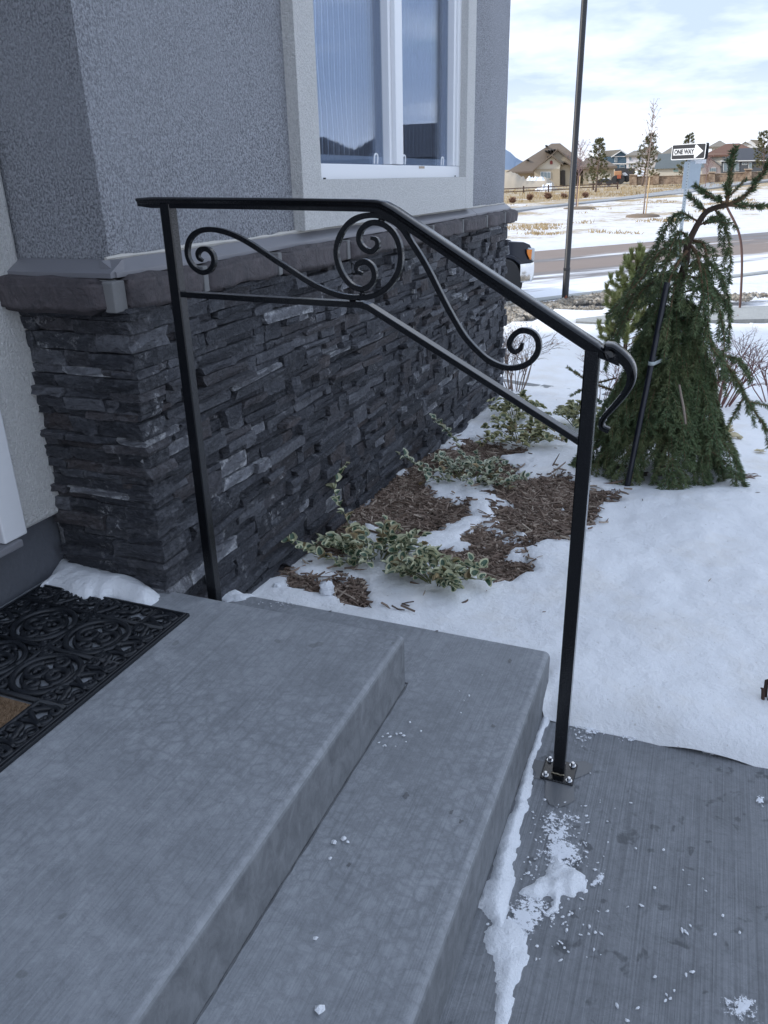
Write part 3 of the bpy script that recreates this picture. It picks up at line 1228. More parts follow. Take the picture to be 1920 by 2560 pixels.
occ = {}
for ci, (z0, h) in enumerate(courses):
    busy = sorted(occ.get(ci, []))
    # corner block turns the corner
    la, lb = (rnd.uniform(.10, .20), rnd.uniform(.06, .12)) if ci % 2 else (rnd.uniform(.06, .11), rnd.uniform(.12, .22))
    pr = rnd.uniform(.002, .022)
    if z0 > .2:
        add_stone('short', XF - la, XF + pr + .008, z0, h, pr)
        # short face run
        u = XF - la
        while u > -1.735:
            L = rnd.choice((.09, .13, .17, .22))
            v = max(-1.74, u - L)
            if v - (-1.74) < .04:
                v = -1.74
            add_stone('short', v, u, z0, h, rnd.uniform(-.008, .026))
            u = v
    u = YL - .004
    first = True
    while u < 5.74:
        blk = next((b for b in busy if b[0] <= u + 1e-4 < b[1]), None)
        if blk:
            u = blk[1]
            continue
        nxt = min([b[0] for b in busy if b[0] > u] + [5.76])
        L = rnd.choice((.055, .08, .10, .12, .15, .18, .22, .28, .34)) if not first else lb
        v = min(u + L, nxt)
        if nxt - v < .04:
            v = nxt
        hh = h
        if (not first and ci + 1 < len(courses) and rnd.random() < .24 and v - u < .19 and h + courses[ci + 1][1] < .112):
            hh = h + courses[ci + 1][1]
            occ.setdefault(ci + 1, []).append((u, v))
        pr = rnd.uniform(-.020, .024) + (.016 if rnd.random() < .12 else 0)
        if first:
            pr = rnd.uniform(.0, .02)
        if hh == h and h > .045 and rnd.random() < .45:
            k = rnd.uniform(.4, .6)
            add_stone('long', u, v, z0, h * k, pr)
            add_stone('long', u, v, z0 + h * k, h * (1 - k), rnd.uniform(-.022, .028))
        else:
            add_stone('long', u, v, z0, hh, pr)
        first = False
        u = v
stones.sort(key=lambda s: -s[2])
PI_ = veneer.matrix_basis.inverted()
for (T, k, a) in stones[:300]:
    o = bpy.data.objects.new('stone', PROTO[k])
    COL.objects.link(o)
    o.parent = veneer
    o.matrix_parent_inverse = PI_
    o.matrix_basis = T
edv = []
rest = MB()
pv = [np.array([v.co[:] for v in p.vertices]) for p in PROTO]
pf = [[tuple(q.vertices) for q in p.polygons] for p in PROTO]
for (T, k, a) in stones[300:]:
    A = np.array(T)
    rest.add(pv[k] @ A[:3, :3].T + A[:3, 3], pf[k])
    edv += [d_.value for d_ in PROTO[k].attributes['edge'].data]
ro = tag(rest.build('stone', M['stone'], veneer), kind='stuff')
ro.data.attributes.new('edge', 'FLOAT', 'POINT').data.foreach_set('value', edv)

# window: stucco surround, vinyl frame, two panes
w = MB()
TF = -1.385
ty0, ty1, iy0, iy1, tz0, iz0 = 2.683, 4.866, 2.835, 4.713, 1.275, 1.444
w.box((XS - .01, ty0, tz0), (TF, iy0, 3.2))
w.box((XS - .01, iy1, tz0), (TF, ty1, 3.2))
w.box((XS - .01, iy0 - .0005, tz0 + .0012), (TF - .001, iy1 + .0005, iz0))
w.box((XS - .01, iy0, 2.93), (TF, iy1, 3.2))
w.build('window_surround', M['stucco_w'], house)
w = MB()
fx0, fx1 = -1.50, -1.425
w.box((fx0, 2.81, 1.425), (fx1, 4.735, 1.500))
w.box((fx0, 2.81, 2.87), (fx1, 4.735, 2.95))
w.box((fx0, 2.81, 1.501), (fx1, 2.875, 2.869))
w.box((fx0, 4.665, 1.501), (fx1, 4.735, 2.869))
win = w.build('window', M['vinyl'], house, bevel=.004)
w = MB()
for bx_ in (((fx0 + .005, 3.700, 1.5025), (fx1 + .006, 3.790, 2.868)), ((fx0 + .01, 3.792, 1.5025), (fx1 - .012, 3.822, 2.868)), ((fx0 + .01, 3.668, 1.5025), (fx1 - .014, 3.698, 2.868)), ((fx0 + .01, 4.628, 1.5025), (fx1 - .012, 4.663, 2.868))):
    w = MB()
    w.box(*bx_)
    w.build('mullion', M['vinyl'], win, bevel=.003)
for (a, b) in ((2.876, 3.667), (3.823, 4.627)):
    w = MB()
    w.box((-1.478, a, 1.502), (-1.472, b, 2.868))
    w.build('pane', M['glass'], win)
    w = MB()
    w.box((-1.486, a, 1.5022), (-1.4785, b, 1.535))
    w.box((-1.486, b - .085, 1.5352), (-1.4785, b, 2.868), 1)
    w.build('sash', [M['vinyl'], plain('screen_frame', (.10, .11, .13), .6)], win)
    for yy in (a + .08, b - .12):
        w = MB()
        w.tube(smooth_poly([(-1.4685, yy, 1.505), (-1.4665, yy, 1.535), (-1.4665, yy + .012, 1.545), (-1.4665, yy + .026, 1.545), (-1.4665, yy + .036, 1.535), (-1.4685, yy + .036, 1.505)], 3), .004, 6)
        w.build('latch', M['vinyl'], win)
w = MB()
w.box((-1.4245, 2.93, 1.443), (-1.4225, 2.95, 1.450))
w.box((-1.4245, 4.62, 1.446), (-1.4225, 4.635, 1.452))
w.build('weep_hole', M['dark'], win)
w = MB()
w.box((-1.4245, 4.02, 1.486), (-1.4228, 4.10, 1.497), 0)
w.build('sticker', plain('worn_sticker', (.42, .33, .25), .7, var=.5, scale=90), win)
# upright blind slats behind the glass
y = 2.89
while y < 4.61:
    w = MB()
    n_ = 24
    for i in range(n_):
        z = 1.46 + 1.44 * i / (n_ - 1)
        o_ = .007 * math.sin(z * 7 + y * 5) + .004 * math.sin(z * 17 + y * 11)
        w.v += [(-1.548, y + o_, z), (-1.572, y + .014 + o_, z), (-1.560, y + .034 + o_, z)]
    for i in range(n_ - 1):
        for k in range(2):
            w.f.append((3 * i + k, 3 * i + k + 1, 3 * i + k + 4, 3 * i + k + 3))
            w.m.append(0)
    w.build('blind_slat', M['curtain'], win, smooth=True)
    y += .056 + .004 * math.sin(y * 9)

# ---------------------------------------------------------------- steps
steps = empty('concrete_steps', (-1.2, 1.0, 0), 'two grey broomed concrete steps below the doormat', 'steps')


def slab(name, x0, x1, y0, y1, z0, z1, rad, drop=.0):
    m = MB()
    m.box((x0, y0, z0), (x1, y1, z1))
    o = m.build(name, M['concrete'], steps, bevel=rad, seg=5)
    return o


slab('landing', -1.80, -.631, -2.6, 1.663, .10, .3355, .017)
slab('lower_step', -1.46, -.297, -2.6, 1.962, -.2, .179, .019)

M['joint_line'] = plain('joint_dark', (.11, .115, .122), .9, var=.5, scale=40, bump=.6)  # thin uneven dark line along the foot of the landing
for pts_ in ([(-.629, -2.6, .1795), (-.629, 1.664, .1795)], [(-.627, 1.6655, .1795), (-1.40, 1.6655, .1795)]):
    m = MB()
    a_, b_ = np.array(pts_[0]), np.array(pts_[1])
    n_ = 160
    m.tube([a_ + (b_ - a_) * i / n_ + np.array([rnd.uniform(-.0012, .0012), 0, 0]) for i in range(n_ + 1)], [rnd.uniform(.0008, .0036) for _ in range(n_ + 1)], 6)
    m.build('joint', M['joint_line'], steps, smooth=True)

# ---------------------------------------------------------------- handrail
RY0, RY1 = 1.668, 1.706                # plane of the rail at the right post and at the left post


def RP(px, py, off=0.0):
    # the rail stands in a vertical plane through both posts
    d = ray(px, py)
    x0, x1 = -.211, -1.25
    k = (RY1 - RY0) / (x1 - x0)
    # y = RY0 + k (x - x0)
    t_ = (RY0 + off - k * x0) / (d[1] - k * d[0])
    return CAM + d * t_


rail = empty('handrail', (-.72, 1.68, 0), 'black hammered iron handrail with scrolls over the concrete steps', 'handrail')
Z5 = lambda x, y: (320 + x * .4702, 460 + y * .4702)
Z6 = lambda x, y: (960 + x * .4099, 480 + y * .4099)
Z4 = lambda x, y: (1240 + x * .4099, 560 + y * .4099)
hs = .0152


def sq(a, b=None):
    b = b or a
    c_ = .18 * min(a, b)
    return [(-a, -b + c_), (-a + c_, -b), (a - c_, -b), (a, -b + c_), (a, b - c_), (a - c_, b), (-a + c_, b), (-a, b - c_)]


pr_ = RP(1396, 1936)
pxr, pyr = pr_[0], RY0
m = MB()
m.sweep([(-.2115, RY0, .006), (-.2115, RY0, 1.103)], sq(hs), up=(0, 1, 0))
post_r = m.build('post', M['iron'], rail)
plx = GY(395, 700, RY1)[0]
m = MB()
m.sweep([(-1.252, RY1, .185), (-1.252, RY1, 1.395)], sq(hs), up=(0, 1, 0))
post_l = m.build('post', M['iron'], rail)
for (cx_, cy_, cz_) in ((-.2115, RY0 + .002, 0.0), (-1.252, RY1 + .012, .179)):
    m = MB()
    m.box((cx_ - .042, cy_ - .042, cz_), (cx_ + .042, cy_ + .042, cz_ + .007))
    pl = m.build('base_plate', M['iron'], rail, bevel=.003)
    for (ax, ay) in ((-1, -1), (-1, 1), (1, -1), (1, 1)):
        m = MB()
        bx_, by_ = cx_ + ax * .030, cy_ + ay * .030
        m.lathe([(.0, .007), (.0088, .0071), (.0088, .009), (.0, .0091)], (bx_, by_, cz_), n=18)
        m.lathe([(.0, .009), (.0058, .0092), (.0062, .0155), (.0048, .0175), (.0, .0178)], (bx_, by_, cz_), n=6)
        m.build('bolt', M['steel'], pl, bevel=.0006)
    m = MB()
    wp = [(cx_ - .017, cy_ - .018, cz_ + .008)]
    for i in range(9):
        wp.append((cx_ - .016 + .004 * i, cy_ - .017 + rnd.uniform(-.001, .001), cz_ + .0085 + rnd.uniform(0, .0015)))
    m.tube(wp, [.0020 * rnd.uniform(.7, 1.3) for _ in wp], 6)
    m.build('weld_bead', M['weld'], pl, smooth=True)

# moulded top rail, ending in a lamb's tongue
topc = [Z5(62, 96), Z5(140, 98), Z5(700, 104), Z5(1230, 113), Z5(1310, 116), Z6(5, 98), Z6(60, 128), Z6(600, 495), Z6(1180, 880), Z6(1290, 952), Z6(1400, 1010)]
P = [RP(*q) for q in topc]
for q in P:
    q[2] += .0
tong = [Z4(700, 762), Z4(755, 796), Z4(802, 845), Z4(828, 905), Z4(822, 968), Z4(788, 1030), Z4(730, 1100), Z4(672, 1163), Z4(645, 1208), Z4(652, 1240), Z4(692, 1258)]
body = P[:4] + smooth_poly(P[3:7], 5)[5:-5] + P[6:]
Tp = smooth_poly([P[-1]] + [RP(*q) for q in tong], 5)
prof = [(-.020, .004), (-.0215, .0085), (-.018, .0125), (.018, .0125), (.0215, .0085), (.020, .004), (.0150, .0005), (.0135, -.0055), (.0135, -.0125), (-.0135, -.0125), (-.0135, -.0055), (-.0150, .0005)]
allp = body + Tp[1:]
nb = len(body)
scl = [1.0] * nb + [1.0 - .52 * smooth(0, .75, (i + 1) / (len(Tp) - 1)) for i in range(len(Tp) - 1)]
scl[0] = .72
m = MB()
# rail direction is +x: side vector from fixed reference 'plane normal'
nrm = np.array([-(RY1 - RY0) / (-1.252 + .2115), 1.0, 0])
nrm /= np.linalg.norm(nrm)


def sweep_plane(m, pts, prof, scales=None, mi=0, caps=True):
    """sweep in the vertical plane of the rail: a runs across the plane, b within it"""
    n = len(pts)
    k = len(prof)
    vs = []
    for i in range(n):
        a_ = pts[i] - pts[max(i - 1, 0)] if i > 0 else pts[1] - pts[0]
        b_ = pts[min(i + 1, n - 1)] - pts[i] if i < n - 1 else pts[-1] - pts[-2]
        a_ = a_ / (np.linalg.norm(a_) + 1e-12)
        b_ = b_ / (np.linalg.norm(b_) + 1e-12)
        t_ = a_ + b_
        t_ /= (np.linalg.norm(t_) + 1e-12)
        u = np.cross(nrm, t_) * -1
        u = np.cross(t_, nrm)
        u /= np.linalg.norm(u)
        if True:
            mit = 1 / max(.6, math.sqrt(max(0, (1 + float(np.dot(a_, b_))) / 2)))
        sc = scales[i] if scales is not None else 1.0
        for (pa, pb) in prof:
            vs.append(pts[i] - nrm * pa * sc + u * pb * sc * mit)
    fs = []
    for i in range(n - 1):
        for j in range(k):
            a = i * k + j
            b = i * k + (j + 1) % k
            fs.append((a, b, b + k, a + k))
    fs.append(tuple(range(k - 1, -1, -1)))
    fs.append(tuple(range((n - 1) * k, n * k)))
    m.add(vs, fs, mi)


sweep_plane(m, allp, prof, scl)
o = m.build('top_rail', M['iron'], rail, smooth=True, sharp=50)
# lower rail
lowc = [Z5(232, 582), Z5(700, 610), Z5(1245, 640), Z5(1285, 652), Z4(505, 1318)]
LP = [RP(*q) for q in lowc]
LP[0][0] = -1.240
LP[-1] = LP[-1] + (LP[-1] - LP[-2]) * .01
m = MB()
sweep_plane(m, LP, sq(.0135, .0068))
m.build('lower_rail', M['iron'], rail)
# scroll work
SCR = {
    's1': [Z5(*q) for q in [(396, 408), (376, 393), (374, 365), (396, 345), (430, 350), (455, 382), (456, 425), (436, 458), (402, 470), (360, 450), (328, 408), (316, 355), (328, 298), (362, 260), (410, 243), (470, 244), (540, 262), (620, 299), (700, 348), (780, 402), (860, 453), (940, 506), (1020, 551), (1100, 584), (1170, 600), (1240, 603), (1315, 590), (1385, 545), (1436, 470), (1452, 385), (1436, 300), (1392, 236), (1335, 207), (1282, 210), (1240, 248), (1230, 300), (1256, 343), (1298, 358), (1328, 330), (1322, 296), (1292, 286)]],
    's2': [Z5(*q) for q in [(1248, 478), (1220, 462), (1222, 428), (1264, 412), (1302, 440), (1314, 490), (1290, 538), (1240, 558), (1182, 530), (1134, 460), (1110, 370), (1124, 290), (1168, 218), (1232, 176), (1320, 166), (1400, 190), (1462, 238), (1502, 298)]] + [Z6(*q) for q in [(180, 322), (232, 402), (282, 492), (332, 592), (382, 690), (432, 780), (492, 878), (562, 958), (640, 1026), (730, 1066), (808, 1070), (878, 1046), (926, 998), (946, 932), (926, 874), (878, 845), (822, 850), (778, 892), (770, 940), (798, 972), (832, 958), (846, 918)]],
}
for k_, name in (('s1', 'scroll'), ('s2', 'scroll')):
    pts = smooth_poly([RP(*q) for q in SCR[k_]], 4)
    # hammered bar: slight width changes
    sc_ = [1.0 + .07 * fn(i * .33, k_ == 's1', 0, 1, 2) for i in range(len(pts))]
    for e in range(10):
        sc_[e] *= .62 + .038 * e
        sc_[-1 - e] *= .62 + .038 * e
    off = .0006 if k_ == 's1' else -.0006
    pts = [p + nrm * off for p in pts]
    m = MB()
    sweep_plane(m, pts, sq(.0064, .0060), sc_)
    m.build(name, M['iron'], rail)
for q in (Z5(1232, 606), Z5(1245, 584), Z5(1300, 160), Z5(1345, 196), Z5(1395, 178), Z5(1195, 612)):
    p = RP(*q)
    m = MB()
    vs = []
    for i in range(7):
        for j in range(10):
            th, ph_ = math.pi * i / 6, 2 * math.pi * j / 10
            k = .0068 * (1 + .3 * rnd.uniform(-1, 1))
            vs.append((p[0] + k * 1.2 * math.sin(th) * math.cos(ph_), p[1] + k * .9 * math.sin(th) * math.sin(ph_), p[2] + k * .8 * math.cos(th)))
    m.add(vs, [(i * 10 + j, i * 10 + (j + 1) % 10, (i + 1) * 10 + (j + 1) % 10, (i + 1) * 10 + j) for i in range(6) for j in range(10)])
    m.build('weld', M['iron'], rail, smooth=True)

# ---------------------------------------------------------------- doormat
mat = empty('doormat', (-1.48, 1.14, .3355), 'black rubber doormat with open scrollwork on the landing', 'doormat')
ZM = .3358
mx0, mx1, my0, my1 = -1.752, -1.226, .62, 1.548


def rect_frame(m, x0, x1, y0, y1, wd, z0, z1):
    m.box((x0, y0, z0), (x0 + wd, y1, z1))
    m.box((x1 - wd, y0, z0), (x1, y1, z1))
    m.box((x0 + wd, y0, z0), (x1 - wd, y0 + wd, z1 - .0003))
    m.box((x0 + wd, y1 - wd, z0), (x1 - wd, y1, z1 - .0003))


m = MB()
rect_frame(m, mx0, mx1, my0, my1, .018, ZM, ZM + .010)
rect_frame(m, mx0 + .006, mx1 - .006, my0 + .006, my1 - .006, .007, ZM + .0101, ZM + .0135)
m.build('border', M['rubber'], mat, bevel=.003)


def spiral(cx_, cy_, r0, r1, a0, turns, z, n=34):
    return [(cx_ + (r0 + (r1 - r0) * i / (n - 1)) * math.cos(a0 + turns * 2 * math.pi * i / (n - 1)),
             cy_ + (r0 + (r1 - r0) * i / (n - 1)) * math.sin(a0 + turns * 2 * math.pi * i / (n - 1)), z) for i in range(n)]


def ring(cx_, cy_, r, z, n=28):
    return [(cx_ + r * math.cos(2 * math.pi * i / n), cy_ + r * math.sin(2 * math.pi * i / n), z) for i in range(n + 1)]


zt = ZM + .0082
m = MB()
TR = .0086
# straight ribs dividing the mat
ix0, ix1, iy0_, iy1_ = mx0 + .10, mx1 - .095, my0 + .10, my1 - .095
for a, b in (((ix0, my0 + .02), (ix0, my1 - .02)), ((ix1, my0 + .02), (ix1, my1 - .02)), ((mx0 + .02, iy0_), (mx1 - .02, iy0_)), ((mx0 + .02, iy1_), (mx1 - .02, iy1_)),
             ((mx0 + .02, 1.275), (mx1 - .02, 1.275)), ((mx0 + .02, 1.09), (mx1 - .02, 1.09)), ((-1.475, 1.09), (-1.475, my1 - .02))):
    m.tube([(*a, zt), (*b, zt)], TR * .8, 8)
# medallions
for (cx_, cy_) in ((-1.566, 1.362), (-1.386, 1.362), (-1.566, 1.182), (-1.386, 1.182)):
    m.tube(ring(cx_, cy_, .080, zt), TR, 8)
    s_ = 1 if cx_ < -1.475 else -1
    for a0 in (0, math.pi):
        m.tube(spiral(cx_ + .026 * math.cos(a0), cy_ + .026 * math.sin(a0), .006, .036, a0 + 1, 1.35 * s_, zt), TR, 8)
    m.tube(ring(cx_, cy_, .058, zt - .001), TR * .6, 8)
    m.tube(ring(cx_, cy_, .012, zt), TR * .8, 8)
    for a0 in (math.pi / 2, -math.pi / 2):
        m.tube(spiral(cx_ + .046 * math.cos(a0), cy_ + .046 * math.sin(a0), .005, .024, a0, 1.2 * -s_, zt), TR * .85, 8)
    for qx, qy in ((-1, -1), (1, -1), (-1, 1), (1, 1)):
        m.tube(spiral(cx_ + qx * .074, cy_ + qy * .074, .004, .017, 0, 1.3 * qx * qy, zt), TR * .8, 8)
# border of hearts and S-scrolls
def heart(cx_, cy_, ang, sc):
    c_, s_ = math.cos(ang), math.sin(ang)
    for sg in (1, -1):
        loc = [(-.030, 0), (-.012, sg * .014), (.012, sg * .026), (.030, sg * .022), (.034, sg * .010), (.024, sg * .005), (.017, sg * .012)]
        m.tube(smooth_poly([(cx_ + (a * c_ - b * s_) * sc, cy_ + (a * s_ + b * c_) * sc, zt) for a, b in loc], 4), TR * .85, 8)


def ess(cx_, cy_, ang, sc):
    c_, s_ = math.cos(ang), math.sin(ang)
    loc = [(-.012, -.018), (-.022, -.022), (-.031, -.012), (-.024, .004), (-.006, .0), (.006, .0), (.024, -.004), (.031, .012), (.022, .022), (.012, .018)]
    m.tube(smooth_poly([(cx_ + (a * c_ - b * s_) * sc, cy_ + (a * s_ + b * c_) * sc, zt) for a, b in loc], 4), TR * .85, 8)


for gx in np.arange(mx0 + .045, mx1 - .03, .036):
    for gy in (my1 - .030, my1 - .083, my0 + .083):
        m.tube(ring(gx, gy, .013, zt - .001, 12), TR * .6, 6)
for gy in np.arange(my0 + .05, my1 - .03, .0365):
    for gx in (mx1 - .030, mx1 - .082, mx0 + .030, mx0 + .084):
        m.tube(ring(gx, gy, .013, zt - .001, 12), TR * .6, 6)
yy = my1 - .055
k = 0
while yy > my0 + .05:
    for xc, ang in ((mx1 - .056, 0), (mx0 + .058, math.pi)):
        (heart if k % 2 == 0 else ess)(xc, yy, ang if k % 2 == 0 else math.pi / 2 + .5, 1.05)
        m.tube(smooth_poly([(xc - .03, yy - .036, zt), (xc, yy - .028, zt), (xc + .03, yy - .036, zt)], 3), TR * .7, 6)
    yy -= .073
    k += 1
xx = mx0 + .13
k = 0
while xx < mx1 - .11:
    for yc, ang in ((my1 - .056, math.pi / 2), (my0 + .056, -math.pi / 2)):
        (heart if k % 2 == 0 else ess)(xx, yc, ang if k % 2 == 0 else .5, 1.05)
    xx += .073
    k += 1
m.build('scrollwork', M['rubber'], mat, smooth=True)
m = MB()
m.box((ix0 + .012, .74, ZM), (ix1 - .012, 1.078, ZM + .004))
m.build('coir_panel', M['coir'], mat)
# coir bristles
m = MB()
for i in range(5200):
    x, y = rnd.uniform(ix0 + .016, ix1 - .016), rnd.uniform(.80, 1.074)
    dx, dy = rnd.gauss(0, .003), rnd.gauss(0, .003)
    m.add([(x - .0008, y, ZM + .003), (x + .0008, y, ZM + .003), (x + dx, y + dy, ZM + .013)], [(0, 1, 2)])
tag(m.build('bristles', M['coir'], mat), kind='stuff')
# ---------------------------------------------------------------- snow left on the concrete
def edge_dist(x, y, poly):
    b = 1e9
    n = len(poly)
    for i in range(n):
        x0, y0 = poly[i][:2]
        x1, y1 = poly[(i + 1) % n][:2]
        dx, dy = x1 - x0, y1 - y0
        t_ = max(0, min(1, ((x - x0) * dx + (y - y0) * dy) / (dx * dx + dy * dy + 1e-12)))
        b = min(b, math.hypot(x - x0 - t_ * dx, y - y0 - t_ * dy))
    return b


def snow_patch(name, poly, z0, hmax, rad, res, label, cat='snow', mat='crust', nz=.3, wob=.012, nsc=18, kind=None, group=None):
    X = [p[0] for p in poly]
    Y = [p[1] for p in poly]
    x0, x1, y0, y1 = min(X) - .02, max(X) + .02, min(Y) - .02, max(Y) + .02
    nx_, ny_ = int((x1 - x0) / res) + 2, int((y1 - y0) / res) + 2
    v, d = [], []
    for j in range(ny_):
        for i in range(nx_):
            x, y = x0 + i * res, y0 + j * res
            e = edge_dist(x, y, poly) * (1 if in_poly(x, y, poly) else -1)
            e += wob * fn(x, y, 8, nsc * 1.4, 3)
            h = hmax * (1 - math.exp(-max(e, 0) / rad)) * (1 + nz * fn(x, y, 1, nsc, 3)) if e > 0 else -.004 + max(e, -.01) * .3
            v.append((x, y, z0 + h))
            d.append(e)
    m = MB()
    f = []
    for j in range(ny_ - 1):
        for i in range(nx_ - 1):
            q = (j * nx_ + i, j * nx_ + i + 1, (j + 1) * nx_ + i + 1, (j + 1) * nx_ + i)
            if max(d[k] for k in q) > -res * .5:
                f.append(q)
    m.add(v, f)
    o = m.build(name, M[mat], smooth=True)
    tag(o, label, cat, group, kind)
    return o


Z7 = lambda x, y: (x * .4581, 620 + y * .4581)
ZL_ = lambda x, y: (x * .4219, 1360 + y * .4219)
ZW = lambda x, y: (1100 + x * .4943, 1660 + y * .4943)
ZQ = lambda x, y: (600 + x * .5184, 1440 + y * .5184)
pl = [GZ(*ZL_(*q), .345) for q in [(175, 285), (260, 225), (320, 150), (330, 60), (430, 110), (600, 150), (800, 200), (900, 250), (945, 290), (915, 330), (860, 360), (780, 345), (640, 325), (600, 352), (540, 318), (510, 362), (490, 330), (420, 300), (290, 245)]]
snow_patch('snow_drift', pl, .336, .055, .035, .008, 'small snow drift in the corner of the landing by the doormat', nz=.14, nsc=9)
# narrow drift along the foot of the lower step
pl = [GZ(*ZW(*q), 0) for q in [(545, 190), (585, 215), (540, 320), (505, 420), (470, 540), (450, 660), (430, 780), (400, 900), (380, 1020), (370, 1130), (330, 1300), (320, 1380)]]
pl = [(p[0], p[1]) for p in pl] + [(-.30, 1.20), (-.300, 1.5), (-.300, 1.75), (-.300, 1.93)]
snow_patch('snow_drift', pl, 0, .030, .022, .006, 'long thin ridge of snow along the foot of the lower step', nz=.22, wob=.010, nsc=16)
pl = [GZ(*ZW(*q), 0) for q in [(240, 1350), (330, 1290), (400, 1300), (450, 1380), (455, 1470), (420, 1590), (390, 1690), (350, 1790), (330, 1900), (250, 1900), (270, 1790), (278, 1650), (275, 1560), (262, 1480), (240, 1430), (205, 1400)]]
snow_patch('snow_drift', [(p[0], p[1]) for p in pl], 0, .016, .03, .007, 'white tongue of powdery snow running to the bottom of the picture', nz=.4)
pl = [GZ(*ZW(*q), 0) for q in [(390, 1150), (470, 1100), (540, 1080), (555, 980), (600, 940), (640, 1010), (690, 1030), (745, 1070), (720, 1150), (640, 1165), (600, 1250), (555, 1260), (545, 1185), (470, 1185), (405, 1180)]]
snow_patch('snow_drift', [(p[0], p[1]) for p in pl], 0, .022, .02, .006, 'ragged lump of crusted snow on the walk in front of the rail post', nz=.5, wob=.018)
FR = [[(500, 680), (620, 660), (700, 760), (760, 900), (780, 1010), (740, 1080), (560, 1120), (430, 1100), (440, 960), (500, 850)],
      [(360, 1100), (560, 1150), (590, 1260), (500, 1420), (430, 1440), (330, 1300), (300, 1210)],
      [(640, 230), (800, 225), (880, 290), (840, 330), (740, 440), (650, 420)], [(880, 290), (1040, 290), (1110, 330), (980, 420), (900, 400)],
      [(1290, 380), (1420, 390), (1400, 470), (1320, 470)], [(1400, 1680), (1560, 1640), (1659, 1720), (1659, 1830), (1420, 1820)], [(790, 1000), (880, 1010), (870, 1060), (800, 1150), (750, 1140)],
      [(1590, 650), (1650, 660), (1640, 730), (1600, 720)]]
fm = MB()
for poly in FR:
    q = [GZ(*ZW(*p), .004) for p in poly]
    q = [(p[0], p[1]) for p in q]
    cx_, cy_ = sum(p[0] for p in q) / len(q), sum(p[1] for p in q) / len(q)
    n = len(q)
    fm.add([(cx_, cy_, .006)] + [(p[0], p[1], .0035) for p in q], [(0, i + 1, (i + 1) % n + 1) for i in range(n)])
fo = fm.build('frost', M['frost'])
ea = fo.data.attributes.new('edge', 'FLOAT', 'POINT')
fv, vals = {}, []
for poly in FR:
    vals += [1.0] + [0.0] * len(poly)
ea.data.foreach_set('value', vals)
tag(fo, 'thin broken frost and powder snow lying on the walk', 'frost', kind='stuff')
# wet marks on the walk and steps: thin films with their own outline
t = MT('wet_concrete', (.15, .155, .162), .38, spec=.5)
t.bump(t.noise(1.0, 3, .6, t.pos((260, 2.2, 40))), .15, .002)
M['wet'] = t.m
wm = MB()


def wet_spot(cx_, cy_, z, rx, ry, seed, th=.0):
    n = 28
    pts = []
    for i in range(n):
        a = 2 * math.pi * i / n
        k = 1 + .9 * fn(math.cos(a) * 1.6 + seed, math.sin(a) * 1.6, seed, 1, 3)
        x, y = rx * k * math.cos(a), ry * k * math.sin(a)
        pts.append((cx_ + x * math.cos(th) - y * math.sin(th), cy_ + x * math.sin(th) + y * math.cos(th), z))
    wm.add([(cx_, cy_, z)] + pts, [(0, i + 1, (i + 1) % n + 1) for i in range(n)])


p = GZ(*ZW(590, 640), 0)
wet_spot(p[0] - .005, p[1] + .055, .0022, .072, .082, 3)
for i in range(0):
    q = (rnd.uniform(700, 1700), rnd.uniform(330, 1500))
    p = GZ(*ZW(*q), 0)
    r_ = rnd.uniform(.003, .009) * (1.7 if rnd.random() < .15 else 1)
    wet_spot(p[0], p[1], .0024 + i * .00003, r_, r_ * rnd.uniform(1, 2.2), i * 1.7)
for q in [(1220, 725), (950, 268), (1300, 410), (800, 1060), (1020, 1140), (1065, 1185), (525, 1395), (435, 172)]:
    p = GZ(*ZQ(*q), .179)
    r_ = rnd.uniform(.003, .007)
    wet_spot(p[0], p[1], .1805, r_, r_ * 1.2, q[0])
tag(wm.build('wet_marks', M['wet']), 'dark damp spots on the concrete', 'stain', kind='stuff')

# crumbs of ice
def crumb(m, c_, r_, st_=1.0):
    ph, th = rnd.uniform(0, 6), rnd.uniform(-.4, .4)
    Mx = Matrix.Translation(c_) @ Matrix.Rotation(ph, 4, 'Z') @ Matrix.Rotation(th, 4, 'X')
    base = [(1, 0, 0), (-1, 0, 0), (0, 1, 0), (0, -1, 0), (0, 0, 1), (0, 0, -1), (.7, .6, .4), (-.6, .7, .3), (-.6, -.6, .4), (.6, -.7, .3)]
    pts = [Mx @ Vector((b[0] * r_ * st_ * rnd.uniform(.7, 1.2), b[1] * r_ * rnd.uniform(.7, 1.2), b[2] * r_ * .7 * rnd.uniform(.7, 1.2))) for b in base]
    bmx = bmesh.new()
    vv = [bmx.verts.new(p_) for p_ in pts]
    bmesh.ops.convex_hull(bmx, input=vv)
    bmx.verts.ensure_lookup_table()
    live = [v for v in bmx.verts if v.link_faces]
    idx = {v: i for i, v in enumerate(live)}
    m.add([tuple(v.co) for v in live], [tuple(idx[v] for v in f.verts) for f in bmx.faces])
    bmx.free()


